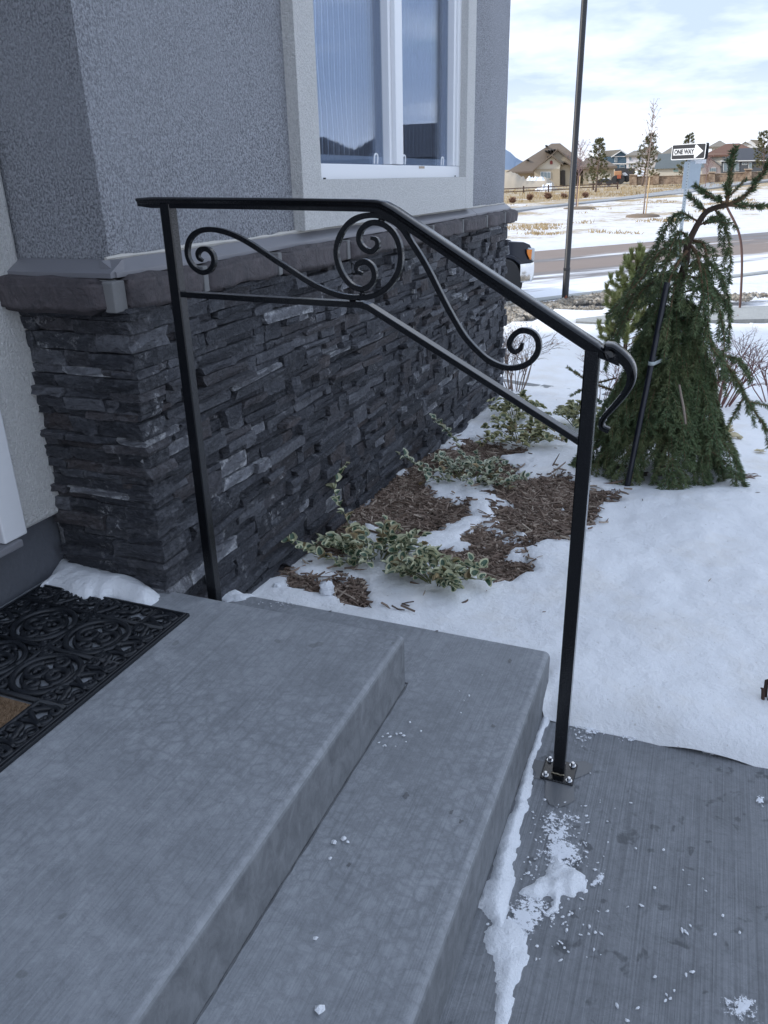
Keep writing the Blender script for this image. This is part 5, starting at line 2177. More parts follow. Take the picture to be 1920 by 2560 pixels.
def leaf_mesh(mats, cup, k):
    m = MB()
    n = 10
    out, inn = [], []
    for i in range(n):
        a = 2 * math.pi * i / n
        x = .5 + .5 * math.cos(a)
        y = .36 * math.sin(a) * (1 - .25 * math.cos(a))
        wv = 1 + .06 * math.sin(3 * a + k)
        z = cup * (y * y * 3.0) - .10 * x * x + .02 * math.sin(a * 4 + k)
        out.append((x, y * wv, z))
        xi, yi = .5 + (x - .5) * .74 + .03 * math.sin(a * 3 + k * 2), y * (.66 + .1 * math.sin(a * 2 + k))
        inn.append((xi, yi, cup * (yi * yi * 3.0) - .10 * xi * xi + .004))
    c_ = (.48, 0, -.03)
    m.add(out + inn, [(i, (i + 1) % n, n + (i + 1) % n, n + i) for i in range(n)], 1)
    o = len(m.v) - n
    m.add([c_] + inn, [(0, i + 1, (i + 1) % n + 1) for i in range(n)], 0)
    return m.mesh('leaf', mats, smooth=True)


LEAF = [[leaf_mesh(LM[j], .5 + .3 * k, k) for k in range(3)] for j in range(5)]
LV = [[(np.array([v.co[:] for v in p.vertices]), [tuple(q.vertices) for q in p.polygons], [q.material_index for q in p.polygons]) for p in row] for row in LEAF]
M['stem'] = plain('green_stem', (.13, .14, .06), .7, var=.3, scale=60)


def euonymus(base, rx, ry, h, nleaf, ls, kind, label, single=True, trails=(), name='variegated_shrub'):
    bz_ = soil_z(*base)
    root = empty(name, (*base, bz_), label, 'shrub', 'leafy evergreen shrubs beside the stone wall')
    sm_ = MB()
    spots = []
    nst = max(7, nleaf // 11)
    for k in range(nst):
        a = k * 2.4 + rnd.random()
        r_ = math.sqrt((k + .5) / nst)
        e = np.array([base[0] + rx * r_ * math.cos(a), base[1] + ry * r_ * math.sin(a), 0])
        e[2] = max(soil_z(e[0], e[1]), snow_z(e[0], e[1])) + h * (1 - .75 * r_ * r_) * rnd.uniform(.55, 1.1) + .012
        b0 = np.array([base[0] + .1 * rx * math.cos(a), base[1] + .1 * ry * math.sin(a), bz_])
        q = bez(b0, (b0 + e) / 2 + np.array([0, 0, h * .5]), e, 9)
        sm_.tube(q, [.0026 - .00018 * i for i in range(9)], 5)
        for i in range(3, 9):
            spots.append((q[i], q[i] - q[i - 1], i / 8))
    for tr_ in trails:
        q = smooth_poly([np.array([base[0], base[1], bz_])] + list(tr_), 4)
        sm_.tube(q, [.0028 - .0016 * i / len(q) for i in range(len(q))], 5)
        for i in range(2, len(q)):
            for _ in range(2 if i % 2 else 1):
                spots.insert(0, (q[i], q[i] - q[i - 1], .5))
    sm_.build('stems', M['stem'], root, smooth=True)
    Pinv = root.matrix_basis.inverted()
    jm = MB()
    ntr = sum(1 for _ in trails)
    for k in range(nleaf):
        p, d, f = spots[k] if k < len(spots) else rnd.choice(spots)
        d = d / (np.linalg.norm(d) + 1e-9)
        yaw = math.atan2(d[1], d[0]) + rnd.choice((-1, 1)) * rnd.uniform(.4, 1.6)
        s_ = ls * rnd.uniform(.65, 1.2)
        T = Matrix.Translation((p[0] + rnd.gauss(0, .004), p[1] + rnd.gauss(0, .004), p[2] + rnd.uniform(-.006, .008))) @ Matrix.Rotation(yaw, 4, 'Z') @ Matrix.Rotation(rnd.gauss(-.35, .35), 4, 'Y') @ Matrix.Rotation(rnd.gauss(0, .4), 4, 'X') @ Matrix.Scale(s_, 4)
        v = rnd.randrange(3)
        if single:
            o = bpy.data.objects.new('leaf', LEAF[4 if rnd.random() < .10 else kind][v])
            COL.objects.link(o)
            o.parent = root
            o.matrix_parent_inverse = Pinv
            o.matrix_basis = T
        else:
            V, F, MI = LV[kind][v]
            A = np.array(T)
            o_ = len(jm.v)
            jm.v.extend(map(tuple, V @ A[:3, :3].T + A[:3, 3]))
            jm.f.extend(tuple(i + o_ for i in f_) for f_ in F)
            jm.m.extend(MI)
    if not single:
        jm.build('leaves', LM[kind], root, smooth=True)
    return root


gp_ = lambda px, py, z: GZ(px, py, z)
trA = [[gp_(860, 1400, .10), gp_(800, 1390, .13), gp_(745, 1365, .17), gp_(698, 1340, .20)],
       [gp_(890, 1370, .10), gp_(868, 1300, .17), gp_(838, 1235, .24), gp_(845, 1180, .29), gp_(858, 1165, .30)]]
euonymus((-1.10, 2.56), .26, .22, .105, 298, .042, 0, 'low variegated shrub nearest the steps with long shoots up the stone wall', True, trA)
euonymus((-.80, 2.43), .21, .17, .085, 230, .041, 0, 'small variegated shrub sunk in snow between the nearest one and the post', True)
trB = [[gp_(1080, 1190, .08), gp_(1040, 1160, .12), gp_(1000, 1138, .16)], [gp_(1150, 1120, .08), gp_(1110, 1070, .18), gp_(1076, 1040, .24)], [gp_(1230, 1210, .05), gp_(1290, 1200, .09), gp_(1315, 1195, .11)]]
euonymus((-1.02, 3.62), .28, .28, .12, 295, .037, 2, 'middle variegated shrub in the mulch halfway along the stone wall', True, trB)
euonymus((-.93, 4.45), .29, .34, .15, 298, .040, 1, 'bushy variegated shrub at the far end of the mulch bed', True)
euonymus((-.70, 5.05), .22, .22, .16, 240, .044, 1, 'yellow tipped variegated shrub behind the lower rail', False)
euonymus((-1.14, 5.15), .2, .3, .15, 190, .042, 1, 'pale variegated shrub against the far end of the stone wall', False)
euonymus((-.44, 4.75), .2, .2, .06, 170, .042, 3, 'flat dark green shrub beside the right rail post', False, name='green_shrub')
euonymus((-.50, 5.6), .18, .18, .08, 140, .042, 3, 'dark green shrub farther back near the stone edging', False, name='green_shrub')
euonymus((-.30, 5.0), .16, .16, .06, 110, .042, 3, 'dark green shrub half hidden by the spruce', False, name='green_shrub')
# ---------------------------------------------------------------- lamp post
lb_ = TP(1412, 752)
M['black_post'] = plain('black_post_paint', (.022, .023, .027), .45, var=.15, scale=3)
lamp = empty('street_lamp', lb_, 'tall slim black lamp post in the gravel by the kerb', 'street lamp')
m = MB()
m.lathe([(.0, -.1), (.056, -.1), (.056, .55), (.050, .56), (.047, 5.3), (.0, 5.3)], lb_, n=24)
m.build('pole', M['black_post'], lamp, smooth=True, sharp=40)
m = MB()
m.lathe([(.054, .50), (.059, .505), (.059, .545), (.0535, .55)], lb_, n=24)
m.build('collar', M['black_post'], lamp, smooth=True, sharp=40)
m = MB()
tv = -np.array([lb_[0], lb_[1], 0]) / math.hypot(lb_[0], lb_[1])
rv_ = np.array([tv[1], -tv[0], 0]) * -1
c0 = lb_ + tv * .05
m.prism([c0 + rv_ * -.012 + np.array([0, 0, -.05]), c0 + rv_ * .042 + np.array([0, 0, -.05]), c0 + rv_ * .042 + np.array([0, 0, .07]), c0 + rv_ * .018 + np.array([0, 0, .11]), c0 + rv_ * -.012 + np.array([0, 0, .06])], tv * .02)
m.build('base_cover', plain('rusty_orange', (.32, .12, .07), .8, var=.4, scale=30), lamp)
m = MB()
m.lathe([(.0, 5.3), (.16, 5.3), (.20, 5.42), (.10, 5.62), (.0, 5.66)], lb_, n=20)
m.build('lamp_head', M['black_post'], lamp, smooth=True, sharp=40)

# ---------------------------------------------------------------- one-way sign
sgb = TP(1690, 700)
D_s = 17.0
d = ray(1723, 400)
sp_ = CAM + d * (D_s / math.hypot(d[0], d[1]))
sx, sy = sp_[0], sp_[1]
sz0 = terr(sx, sy)
sign = empty('one_way_sign', (sx, sy, sz0), 'black and white ONE WAY arrow sign on a galvanised post', 'sign')
fwd = np.array([sx, sy, 0]) / math.hypot(sx, sy)
rgt = np.array([fwd[1], -fwd[0], 0])
ph = math.radians(40)
ax_ = rgt * math.cos(ph) - fwd * math.sin(ph)       # along the sign, to the right and towards us
nm_ = np.cross(ax_, np.array([0, 0, 1.0]))          # faces the camera side
if np.dot(nm_, fwd) > 0:
    nm_ = -nm_
UPV = np.array([0, 0, 1.0])
pc = at_dist(1721, 379, D_s - .06)                        # centre of the panel
ptop = at_dist(1726, 398, D_s)[2]
M['galv'] = plain('galvanised', (.36, .42, .47), .45, metal=.5, var=.1, scale=20)
m = MB()
pp = np.array([sx, sy, 0.0])
for (a0, a1, b0, b1) in ((-.03, .03, -.002, .002), (-.032, -.028, 0, .022), (.028, .032, 0, .022)):
    q = [pp + rgt * a0 + fwd * b0, pp + rgt * a1 + fwd * b0, pp + rgt * a1 + fwd * b1, pp + rgt * a0 + fwd * b1]
    m.prism([(p_[0], p_[1], sz0 - .3) for p_ in q], (0, 0, ptop - sz0 + .45))
post = m.build('post', M['galv'], sign)
m = MB()
z = sz0 + .3
while z < ptop + .08:
    c_ = pp - fwd * .0025 + np.array([0, 0, z])
    m.add([c_ + rgt * (.007 * math.cos(a)) + UPV * (.007 * math.sin(a)) for a in [i * math.pi / 4 for i in range(8)]], [tuple(range(8))])
    z += .05
m.build('post_holes', M['dark'], post)


def sign_pt(a, b, off=0.0):
    return pc + ax_ * a + UPV * b + nm_ * off


def plate(m, poly, off, th, mi=0):
    m.prism([sign_pt(a, b, off) for a, b in poly], nm_ * th, mi)


def rrect(w_, h_, r_):
    out = []
    for cx_, cy_, a0 in ((w_ - r_, h_ - r_, 0), (-w_ + r_, h_ - r_, 90), (-w_ + r_, -h_ + r_, 180), (w_ - r_, -h_ + r_, 270)):
        for k in range(5):
            a = math.radians(a0 + 22.5 * k)
            out.append((cx_ + r_ * math.cos(a), cy_ + r_ * math.sin(a)))
    return out


M['sign_w'] = plain('sign_white', (.80, .81, .82), .5)
M['sign_k'] = plain('sign_black', (.018, .019, .024), .5)
SW, SH = .385, .135
m = MB()
plate(m, rrect(SW, SH, .03), 0, .004)
pan = m.build('panel', M['sign_w'], sign)
m = MB()
plate(m, rrect(SW - .015, SH - .015, .02), .0041, .001)
m.build('black_field', M['sign_k'], pan)
m = MB()
plate(m, [(a * .845, b * .88) for a, b in [(-.40, -.062), (.17, -.062), (.17, -.120), (.205, -.130), (.395, 0), (.205, .130), (.17, .120), (.17, .062), (-.40, .062)]], .0052, .001)
m.build('arrow', M['sign_w'], pan)
cu = bpy.data.curves.new('lettering', 'FONT')
cu.body = 'ONE WAY'
cu.size = .128
cu.align_x = 'LEFT'
cu.offset = .0065
to = bpy.data.objects.new('lettering_tmp', cu)
COL.objects.link(to)
dg = bpy.context.evaluated_depsgraph_get()
me = bpy.data.meshes.new_from_object(to.evaluated_get(dg))
bpy.data.objects.remove(to)
xsz = [v.co.x for v in me.vertices]
x0_, x1_ = min(xsz), max(xsz)
ysz = [v.co.y for v in me.vertices]
y0_, y1_ = min(ysz), max(ysz)
for v in me.vertices:
    a = (-.375 + (v.co.x - x0_) / (x1_ - x0_) * .535) * .845
    b = -.043 + (v.co.y - y0_) / (y1_ - y0_) * .086
    v.co = Vector(sign_pt(a, b, .0070))
me.materials.clear()
me.materials.append(M['sign_k'])
lo_ = bpy.data.objects.new('lettering', me)
COL.objects.link(lo_)
put(lo_, pan)
# second panel back to back, and the grey back of a sign below
m = MB()
plate(m, rrect(SW, SH, .03), -.075, .004)
m.build('rear_panel', M['sign_k'], sign)
m = MB()
for a in (-.25, .25):
    plate(m, [(a - .02, -.02), (a + .02, -.02), (a + .02, .02), (a - .02, .02)], -.0705, .070)
m.build('bracket', M['galv'], sign)
c1 = at_dist(1729, 438, D_s + .06)
ph2 = math.radians(-30)
ax2 = rgt * math.cos(ph2) - fwd * math.sin(ph2)
n2_ = np.cross(ax2, UPV)
m = MB()
q = [c1 + ax2 * a + UPV * b for a, b in rrect(.175, .235, .02)]
m.prism(q, n2_ * .004)
m.build('small_panel', M['galv'], sign)
m = MB()
q = [at_dist(1745, 404, D_s + .08) + rgt * a + UPV * b for a, b in rrect(.14, .035, .01)]
m.prism(q, fwd * .01)
m.build('snow_cap', M['crust'], sign)

# ---------------------------------------------------------------- pickup parked at the kerb
rr3, nn3 = np.array([*ROAD_R, 0.0]), np.array([*ROAD_N, 0.0])
ZR = -.655
# front corner of the bumper sits on the line of sight at pixel column 1343
S0 = 11.05
d = ray(1345, 690)
# solve (CAM + d k) . n = S0
kk = S0 / (d[0] * ROAD_N[0] + d[1] * ROAD_N[1])
pt_ = CAM + d * kk
T0 = pt_[0] * ROAD_R[0] + pt_[1] * ROAD_R[1]
tk_o = np.array([*xy(S0, T0), ZR])


def TK(a, s, z):
    """a: back from the front bumper, s: across (0 near side), z: up"""
    return tk_o - rr3 * a + nn3 * s + np.array([0, 0, z * .885 if z > .45 else z])


truck = empty('pickup_truck', TK(2.9, 1, 0), 'dark blue pickup truck parked behind the end of the stone wall', 'truck')
t = MT('truck_paint', (.010, .015, .028), .3, spec=.3)
t.b.inputs['Coat Weight'].default_value = .25
t.b.inputs['Coat Roughness'].default_value = .08
M['truck'] = t.m
M['chrome'] = plain('chrome', (.70, .72, .74), .12, metal=1.0)
M['tyre'] = plain('tyre', (.04, .04, .042), .85, bump=.4, bscale=60)
M['amber'] = plain('amber_lens', (.85, .26, .03), .2)
M['lens'] = plain('clear_lens', (.55, .60, .62), .08)
M['auto_glass'] = plain('auto_glass', (.02, .025, .03), .05)
M['blackplastic'] = plain('black_trim', (.02, .02, .022), .6)


def arc(ca, cz, r, a0, a1, n=12):
    return [(ca + r * math.cos(math.radians(a0 + (a1 - a0) * i / n)), cz + r * math.sin(math.radians(a0 + (a1 - a0) * i / n))) for i in range(n + 1)]


W1, W2 = .80, 4.5
side = [(.12, .62), (.10, .82), (.13, 1.02), (.20, 1.13), (.34, 1.185), (.80, 1.225), (1.55, 1.265), (3.95, 1.275), (5.85, 1.275), (5.87, .62)]
side += arc(W2, .42, .52, 22, 158)[0:0]
side += [(W2 + .50, .55)] + arc(W2, .42, .50, 15, 165) + [(W2 - .50, .50)] + [(W1 + .50, .48)] + arc(W1, .42, .50, 15, 165) + [(W1 - .52, .58)]
m = MB()
m.prism([TK(a, .02, z) for a, z in side], nn3 * 1.93)
m.build('body', M['truck'], truck, bevel=.05, seg=4)
m = MB()
cab = [(1.60, 1.262), (2.28, 1.84), (2.55, 1.91), (3.85, 1.90), (3.97, 1.80), (3.98, 1.262)]
m.prism([TK(a, .13, z) for a, z in cab], nn3 * 1.71)
m.build('cab', M['truck'], truck, bevel=.05, seg=3)
for poly in ([(1.95, 1.30), (2.42, 1.76), (2.92, 1.80), (2.92, 1.30)], [(2.98, 1.30), (2.98, 1.80), (3.78, 1.78), (3.86, 1.30)]):
    m = MB()
    m.prism([TK(a, .122, z) for a, z in poly], nn3 * .01)
    m.build('side_window', M['auto_glass'], truck)
m = MB()
q = [TK(1.66, .25, 1.31), TK(1.66, 1.72, 1.31), TK(2.22, 1.66, 1.79), TK(2.22, .31, 1.79)]
q = [p + rr3 * .012 + UPV * .012 for p in q]
m.prism(q, rr3 * .004 + UPV * .004)
m.build('windscreen', M['auto_glass'], truck)
# hood bulge line
m = MB()
m.prism([TK(a, .30, z) for a, z in ((.36, 1.18), (.42, 1.215), (.85, 1.26), (1.58, 1.30), (1.58, 1.24), (.4, 1.17))], nn3 * 1.37)
m.build('hood', M['truck'], truck, bevel=.03, seg=3)
# fender flare round each near wheel
for wc in (W1, W2):
    m = MB()
    o_ = arc(wc, .42, .565, 8, 172, 16)
    i_ = arc(wc, .42, .497, 8, 172, 16)
    m.prism([TK(a, -.005, z) for a, z in o_ + i_[::-1]], nn3 * .10)
    m.build('fender_flare', M['truck'], truck, bevel=.015)
    m = MB()
    m.prism([TK(a, .06, z) for a, z in arc(wc, .42, .505, 0, 360, 24)[:-1]], nn3 * .45)
    m.build('wheel_well', M['blackplastic'], truck)
for wc in (W1, W2):
    for s_, o_ in ((-.035, -1), (1.78, 1)):
        c_ = TK(wc, s_ + .12, .40)
        m = MB()
        m.lathe([(.26, -.11), (.37, -.125), (.398, -.09), (.402, 0), (.398, .09), (.37, .125), (.26, .11)], c_, nn3, 32)
        wh = m.build('wheel', M['tyre'], truck, smooth=True, sharp=50)
        m = MB()
        m.lathe([(.0, -.10), (.06, -.105), (.07, -.085), (.21, -.075), (.25, -.10), (.262, -.105), (.262, .09), (.0, .09)], c_, nn3 * (1 if o_ < 0 else -1), 28)
        m.build('rim', M['chrome'], wh, smooth=True, sharp=30)
# headlight with amber side lens
m = MB()
m.prism([TK(a, -.003, z) for a, z in ((.10, 1.06), (.26, 1.075), (.21, .90), (.13, .80), (.10, .84))], nn3 * .40)
hl = m.build('headlight', M['lens'], truck, bevel=.02)
m = MB()
m.prism([TK(a, -.016, z) for a, z in ((.175, 1.035), (.295, 1.045), (.285, .965), (.215, .845), (.19, .85))], nn3 * .02)
m.build('amber_lens', M['amber'], hl, bevel=.006)
m = MB()
m.prism([TK(a, 1.57, z) for a, z in ((.10, 1.06), (.26, 1.075), (.21, .90), (.13, .80), (.10, .84))], nn3 * .40)
m.build('headlight', M['lens'], truck, bevel=.02)
m = MB()
m.prism([TK(a, .42, z) for a, z in ((.085, .78), (.085, 1.06), (.14, 1.10), (.14, .78))], nn3 * 1.13)
gr = m.build('grille', M['chrome'], truck, bevel=.01)
m = MB()
for k in range(3):
    m.prism([TK(a, .48, z) for a, z in ((.080, .82 + k * .085), (.080, .87 + k * .085), (.1, .87 + k * .085), (.1, .82 + k * .085))], nn3 * 1.01)
m.build('grille_slots', M['blackplastic'], gr)
# chrome bumper wraps the corner
m = MB()
bp = [TK(.44, -.012, .62), TK(.22, -.014, .62), TK(.10, .03, .62), TK(.02, .18, .62), TK(-.02, .98, .62), TK(.02, 1.79, .62), TK(.10, 1.94, .62), TK(.22, 1.984, .62), TK(.44, 1.982, .62)]
m.sweep(bp, [(-.02, -.17), (.012, -.15), (.02, -.05), (.02, .08), (.012, .14), (-.02, .15)])
m.build('bumper', M['chrome'], truck, smooth=True, sharp=40)
m = MB()
m.prism([TK(a, .2, z) for a, z in ((.15, .34), (.10, .47), (.5, .47), (.5, .36))], nn3 * 1.57)
m.build('air_dam', M['blackplastic'], truck)

# ---------------------------------------------------------------- far houses
class FH:
    """frame of a far house: a vertical plane square to the line of sight at a distance"""
    def __init__(s, pxa, D):
        d = ray(pxa, 440)
        s.v = np.array([d[0], d[1], 0]) / math.hypot(d[0], d[1])
        s.u = np.array([s.v[1], -s.v[0], 0])
        s.D = D

    def p(s, px, py, dep=0.0):
        d = ray(px, py)
        k = (s.D + dep) / (d[0] * s.v[0] + d[1] * s.v[1])
        return CAM + d * k

    def q(s, px, py, dep=0.0):
        """same u,z as seen on the front plane but pushed back by dep metres"""
        return s.p(px, py) + s.v * dep


def pr(F, m, poly, d0, d1, mi=0):
    m.prism([F.q(*p, d0) for p in poly], F.v * (d1 - d0), mi)


def house_walls(F, root, poly, d0, d1, mat, name='wall'):
    m = MB()
    pr(F, m, poly, d0, d1)
    return m.build(name, mat, root)


def house_window(F, root, x0, x1, y0, y1, dep, frame=1.1, panes=1, glass=None):
    m = MB()
    pr(F, m, [(x0, y0), (x1, y0), (x1, y1), (x0, y1)], dep - .10, dep)
    wdw = m.build('window', M['far_white'], root)
    n = panes
    w_ = (x1 - x0 - frame * (n + 1)) / n
    for k in range(n):
        a = x0 + frame + k * (w_ + frame)
        m = MB()
        pr(F, m, [(a, y0 + frame), (a + w_, y0 + frame), (a + w_, y1 - frame), (a, y1 - frame)], dep - .14, dep - .102)
        m.build('pane', glass or M['far_glass'], wdw)
    return wdw


def hip_roof(F, root, e0, e1, ye, r0, r1, yr, d0, d1, mat, name='roof', over=.4):
    """e0..e1 eave columns, r0..r1 ridge columns (pixels), depth d0..d1"""
    zE, zR_ = F.q((e0 + e1) / 2, ye)[2], F.q((r0 + r1) / 2, yr)[2]
    mid = (d0 + d1) / 2
    A = [F.q(e0, ye, d0), F.q(e1, ye, d0), F.q(e1, ye, d1), F.q(e0, ye, d1)]
    Rg = [F.q(r0, yr, mid), F.q(r1, yr, mid)]
    for a in A:
        a[2] = zE
    for a in Rg:
        a[2] = zR_
    lo = [a - UPV * .25 for a in A]
    m = MB()
    m.add(A + Rg + lo, [(0, 1, 5, 4), (1, 2, 5), (2, 3, 4, 5), (3, 0, 4), (6, 7, 1, 0), (7, 8, 2, 1), (8, 9, 3, 2), (9, 6, 0, 3), (9, 8, 7, 6)])
    return m.build(name, mat, root)


def gable_roof(F, root, e0, ye, e1, xp, yp, d0, d1, mat, th=1.6, name='roof', ye1=None):
    """gable facing us: two slabs"""
    ye1 = ye if ye1 is None else ye1
    m = MB()
    pr(F, m, [(e0, ye), (xp, yp), (xp, yp + th * 1.5), (e0 + th * .3, ye + th)], d0, d1)
    pr(F, m, [(xp, yp), (e1, ye1), (e1 - th * .3, ye1 + th), (xp, yp + th * 1.5)], d0, d1)
    return m.build(name, mat, root)


def fm_(name, c_, rough=.85, var=.08):
    return plain(name, c_, rough, var=var, scale=.6)


M['far_white'] = fm_('far_white_trim', (.74, .74, .74), .6, .03)
M['far_glass'] = plain('far_glass', (.20, .25, .28), .15)
M['tan_wall'] = fm_('tan_stucco', (.42, .36, .27))
M['tan_roof'] = fm_('brown_shingle', (.165, .130, .100), .9, .18)
M['cream'] = fm_('cream_siding', (.60, .56, .48))
Zb = lambda x, y: (1240 + x * .217, 340 + y * .217)
Zc = lambda x, y: (1560 + x * .217, 320 + y * .217)


def root_at(F, px, py, name, label, cat='house', group='houses beyond the street'):
    p = F.q(px, py, 4)
    p[2] = terr(p[0], p[1])
    return empty(name, p, label, cat, group)


# tan house with the big hip roof
F = FH(1420, 112)
R_ = root_at(F, 1420, 465, 'tan_house', 'tan single storey house with a large brown hip roof')
Zq = lambda L: [Zb(*p) for p in L]
house_walls(F, R_, Zq([(150, 398), (1010, 398), (1010, 640), (150, 640)]), 3, 16, M['tan_wall'])
m = hip_roof(F, R_, Zb(105, 0)[0], Zb(1130, 0)[0], Zb(0, 400)[1], Zb(625, 0)[0], Zb(730, 0)[0], Zb(0, 52)[1], 2.2, 17, M['tan_roof'])
# roof vents
for (a, b) in ((565, 160), (600, 155), (635, 150), (670, 145), (595, 232), (330, 325), (345, 268), (570, 97)):
    v_ = MB()
    pr(F, v_, Zq([(a - 12, b - 6), (a + 12, b - 6), (a + 16, b + 5), (a - 16, b + 5)]), 4.2, 8.5)
    v_.build('roof_vent', M['blackplastic'], m)
# rear gable and front gable wing
house_walls(F, R_, Zq([(500, 375), (705, 165), (870, 300), (870, 420), (500, 420)]), 1.6, 8, M['tan_wall'], 'gable_wall')
gable_roof(F, R_, *Zb(455, 385), Zb(905, 0)[0], *Zb(708, 140), 1.2, 8, M['tan_roof'], 3.0, ye1=Zb(0, 312)[1])
house_walls(F, R_, Zq([(440, 380), (735, 380), (735, 650), (440, 650)]), 0, 6, M['tan_wall'], 'wing_wall')
house_walls(F, R_, Zq([(455, 379), (645, 240), (745, 320), (735, 379)]), .05, 5, M['cream'], 'gable_wall')
gable_roof(F, R_, *Zb(425, 393), Zb(775, 0)[0], *Zb(640, 212), -.5, 5, M['tan_roof'], 3.0, ye1=Zb(0, 325)[1])
wdw = house_window(F, R_, Zb(512, 0)[0], Zb(630, 0)[0], Zb(0, 412)[1], Zb(0, 490)[1], 0, 1.3, 3)
m_ = MB()
pr(F, m_, Zq([(622, 325), (622, 292), (637, 280), (652, 292), (652, 325)]), -.06, .06)
m_.build('gable_vent', plain('red_vent', (.22, .045, .045), .7), R_)
# entry with a dark arched door
house_walls(F, R_, Zq([(735, 330), (905, 330), (905, 650), (735, 650)]), .8, 6, M['tan_wall'], 'entry_wall')
gable_roof(F, R_, *Zb(665, 385), Zb(960, 0)[0], *Zb(790, 285), .2, 5, M['tan_roof'], 2.5, ye1=Zb(0, 392)[1])
m_ = MB()
pr(F, m_, Zq([(742, 572), (742, 405), (770, 392), (798, 400), (798, 572)]), .66, .79)
m_.build('door', plain('dark_door', (.045, .035, .03), .6), R_)
# garage wing
house_walls(F, R_, Zq([(1005, 345), (1362, 345), (1362, 600), (1005, 600)]), 1, 14, M['tan_wall'], 'garage_wall')
hip_roof(F, R_, Zb(960, 0)[0], Zb(1400, 0)[0], Zb(0, 352)[1], Zb(1060, 0)[0], Zb(1230, 0)[0], Zb(0, 232)[1], .4, 15, M['tan_roof'])
m_ = MB()
pr(F, m_, Zq([(1065, 432), (1325, 432), (1325, 545), (1065, 545)]), .9, .998)
gd = m_.build('garage_door', M['cream'], R_)
for k in range(1, 4):
    m_ = MB()
    pr(F, m_, Zq([(1068, 432 + k * 28), (1322, 432 + k * 28), (1322, 434 + k * 28), (1068, 434 + k * 28)]), .88, .898)
    m_.build('panel_joint', M['tan_wall'], gd)

# blue two storey house
F = FH(1540, 185)
M['blue'] = fm_('blue_siding', (.065, .115, .165))
M['grey_roof'] = fm_('grey_shingle', (.22, .20, .17), .9, .15)
R_ = root_at(F, 1545, 420, 'blue_house', 'dark blue two storey house with white trim')
house_walls(F, R_, Zq([(1245, 242), (1330, 238), (1440, 172), (1520, 225), (1500, 380), (1245, 380)]), 0, 9, M['blue'])
m_ = MB()
pr(F, m_, Zq([(1328, 250), (1332, 234), (1445, 160), (1530, 214), (1527, 224), (1445, 172)]), -.6, .6)
pr(F, m_, Zq([(1325, 232), (1500, 232), (1500, 240), (1325, 240)]), -.15, -.01)
pr(F, m_, Zq([(1325, 315), (1500, 315), (1500, 326), (1325, 326)]), -.18, -.012)
m_.build('trim', M['far_white'], R_)
m_ = MB()
pr(F, m_, Zq([(1225, 240), (1250, 170), (1440, 155), (1335, 236)]), .2, 9)
m_.build('roof', M['grey_roof'], R_)
house_window(F, R_, Zb(1366, 0)[0], Zb(1397, 0)[0], Zb(0, 250)[1], Zb(0, 302)[1], 0, 1.0)
house_window(F, R_, Zb(1425, 0)[0], Zb(1480, 0)[0], Zb(0, 332)[1], Zb(0, 365)[1], 0, .8, 1, M['blue'])
# white house
F = FH(1590, 180)
M['lilac'] = fm_('pale_siding', (.62, .60, .62))
R_ = root_at(F, 1590, 420, 'white_house', 'pale lilac two storey house half hidden by the sapling')
house_walls(F, R_, Zq([(1502, 220), (1800, 216), (1800, 385), (1502, 385)]), 0, 9, M['lilac'])
hip_roof(F, R_, Zb(1488, 0)[0], Zb(1830, 0)[0], Zb(0, 220)[1], Zb(1590, 0)[0], Zb(1700, 0)[0], Zb(0, 160)[1], -.5, 9.5, M['grey_roof'])
for (a, b, c_, d_) in ((1530, 1566, 236, 286), (1524, 1550, 322, 362), (1578, 1610, 338, 365), (1640, 1675, 240, 290)):
    house_window(F, R_, Zb(a, 0)[0], Zb(b, 0)[0], Zb(0, c_)[1], Zb(0, d_)[1], 0, .9)
m_ = MB()
pr(F, m_, Zq([(1500, 305), (1800, 300), (1800, 312), (1500, 316)]), -.5, -.02)
m_.build('trim', M['far_white'], R_)
# dark hedge-like fence below them
F = FH(1560, 150)
m_ = MB()
pr(F, m_, Zq([(1370, 372), (1600, 372), (1600, 480), (1370, 480)]), 0, .3)
tag(m_.build('dark_fence', fm_('dark_fence', (.05, .05, .055))), 'dark board fence below the blue and pale houses', 'fence')

# house with teal grey roof behind the sign
F = FH(1660, 128)
M['teal_roof'] = fm_('teal_shingle', (.115, .135, .140), .9, .12)
R_ = root_at(F, 1660, 440, 'grey_roof_house', 'cream house with a long blue grey roof behind the one way sign')
Zd = lambda L: [Zc(*p) for p in L]
house_walls(F, R_, Zd([(375, 462), (700, 462), (900, 440), (900, 580), (375, 580)]), 0, 10, M['cream'])
m_ = MB()
A = [F.q(*Zc(345, 472), -.4), F.q(*Zc(930, 455), -.4), F.q(*Zc(880, 262), 6), F.q(*Zc(395, 290), 6)]
B = [a + F.v * 12 for a in A[:2]]
m_.add(A + B, [(0, 1, 2, 3), (1, 5, 2), (5, 4, 3, 2), (4, 0, 3), (0, 4, 5, 1)])
m_.build('roof', M['teal_roof'], R_)
house_window(F, R_, Zc(565, 0)[0], Zc(628, 0)[0], Zc(0, 474)[1], Zc(0, 507)[1], 0, .8, 1, plain('teal_glass', (.20, .30, .28), .2))
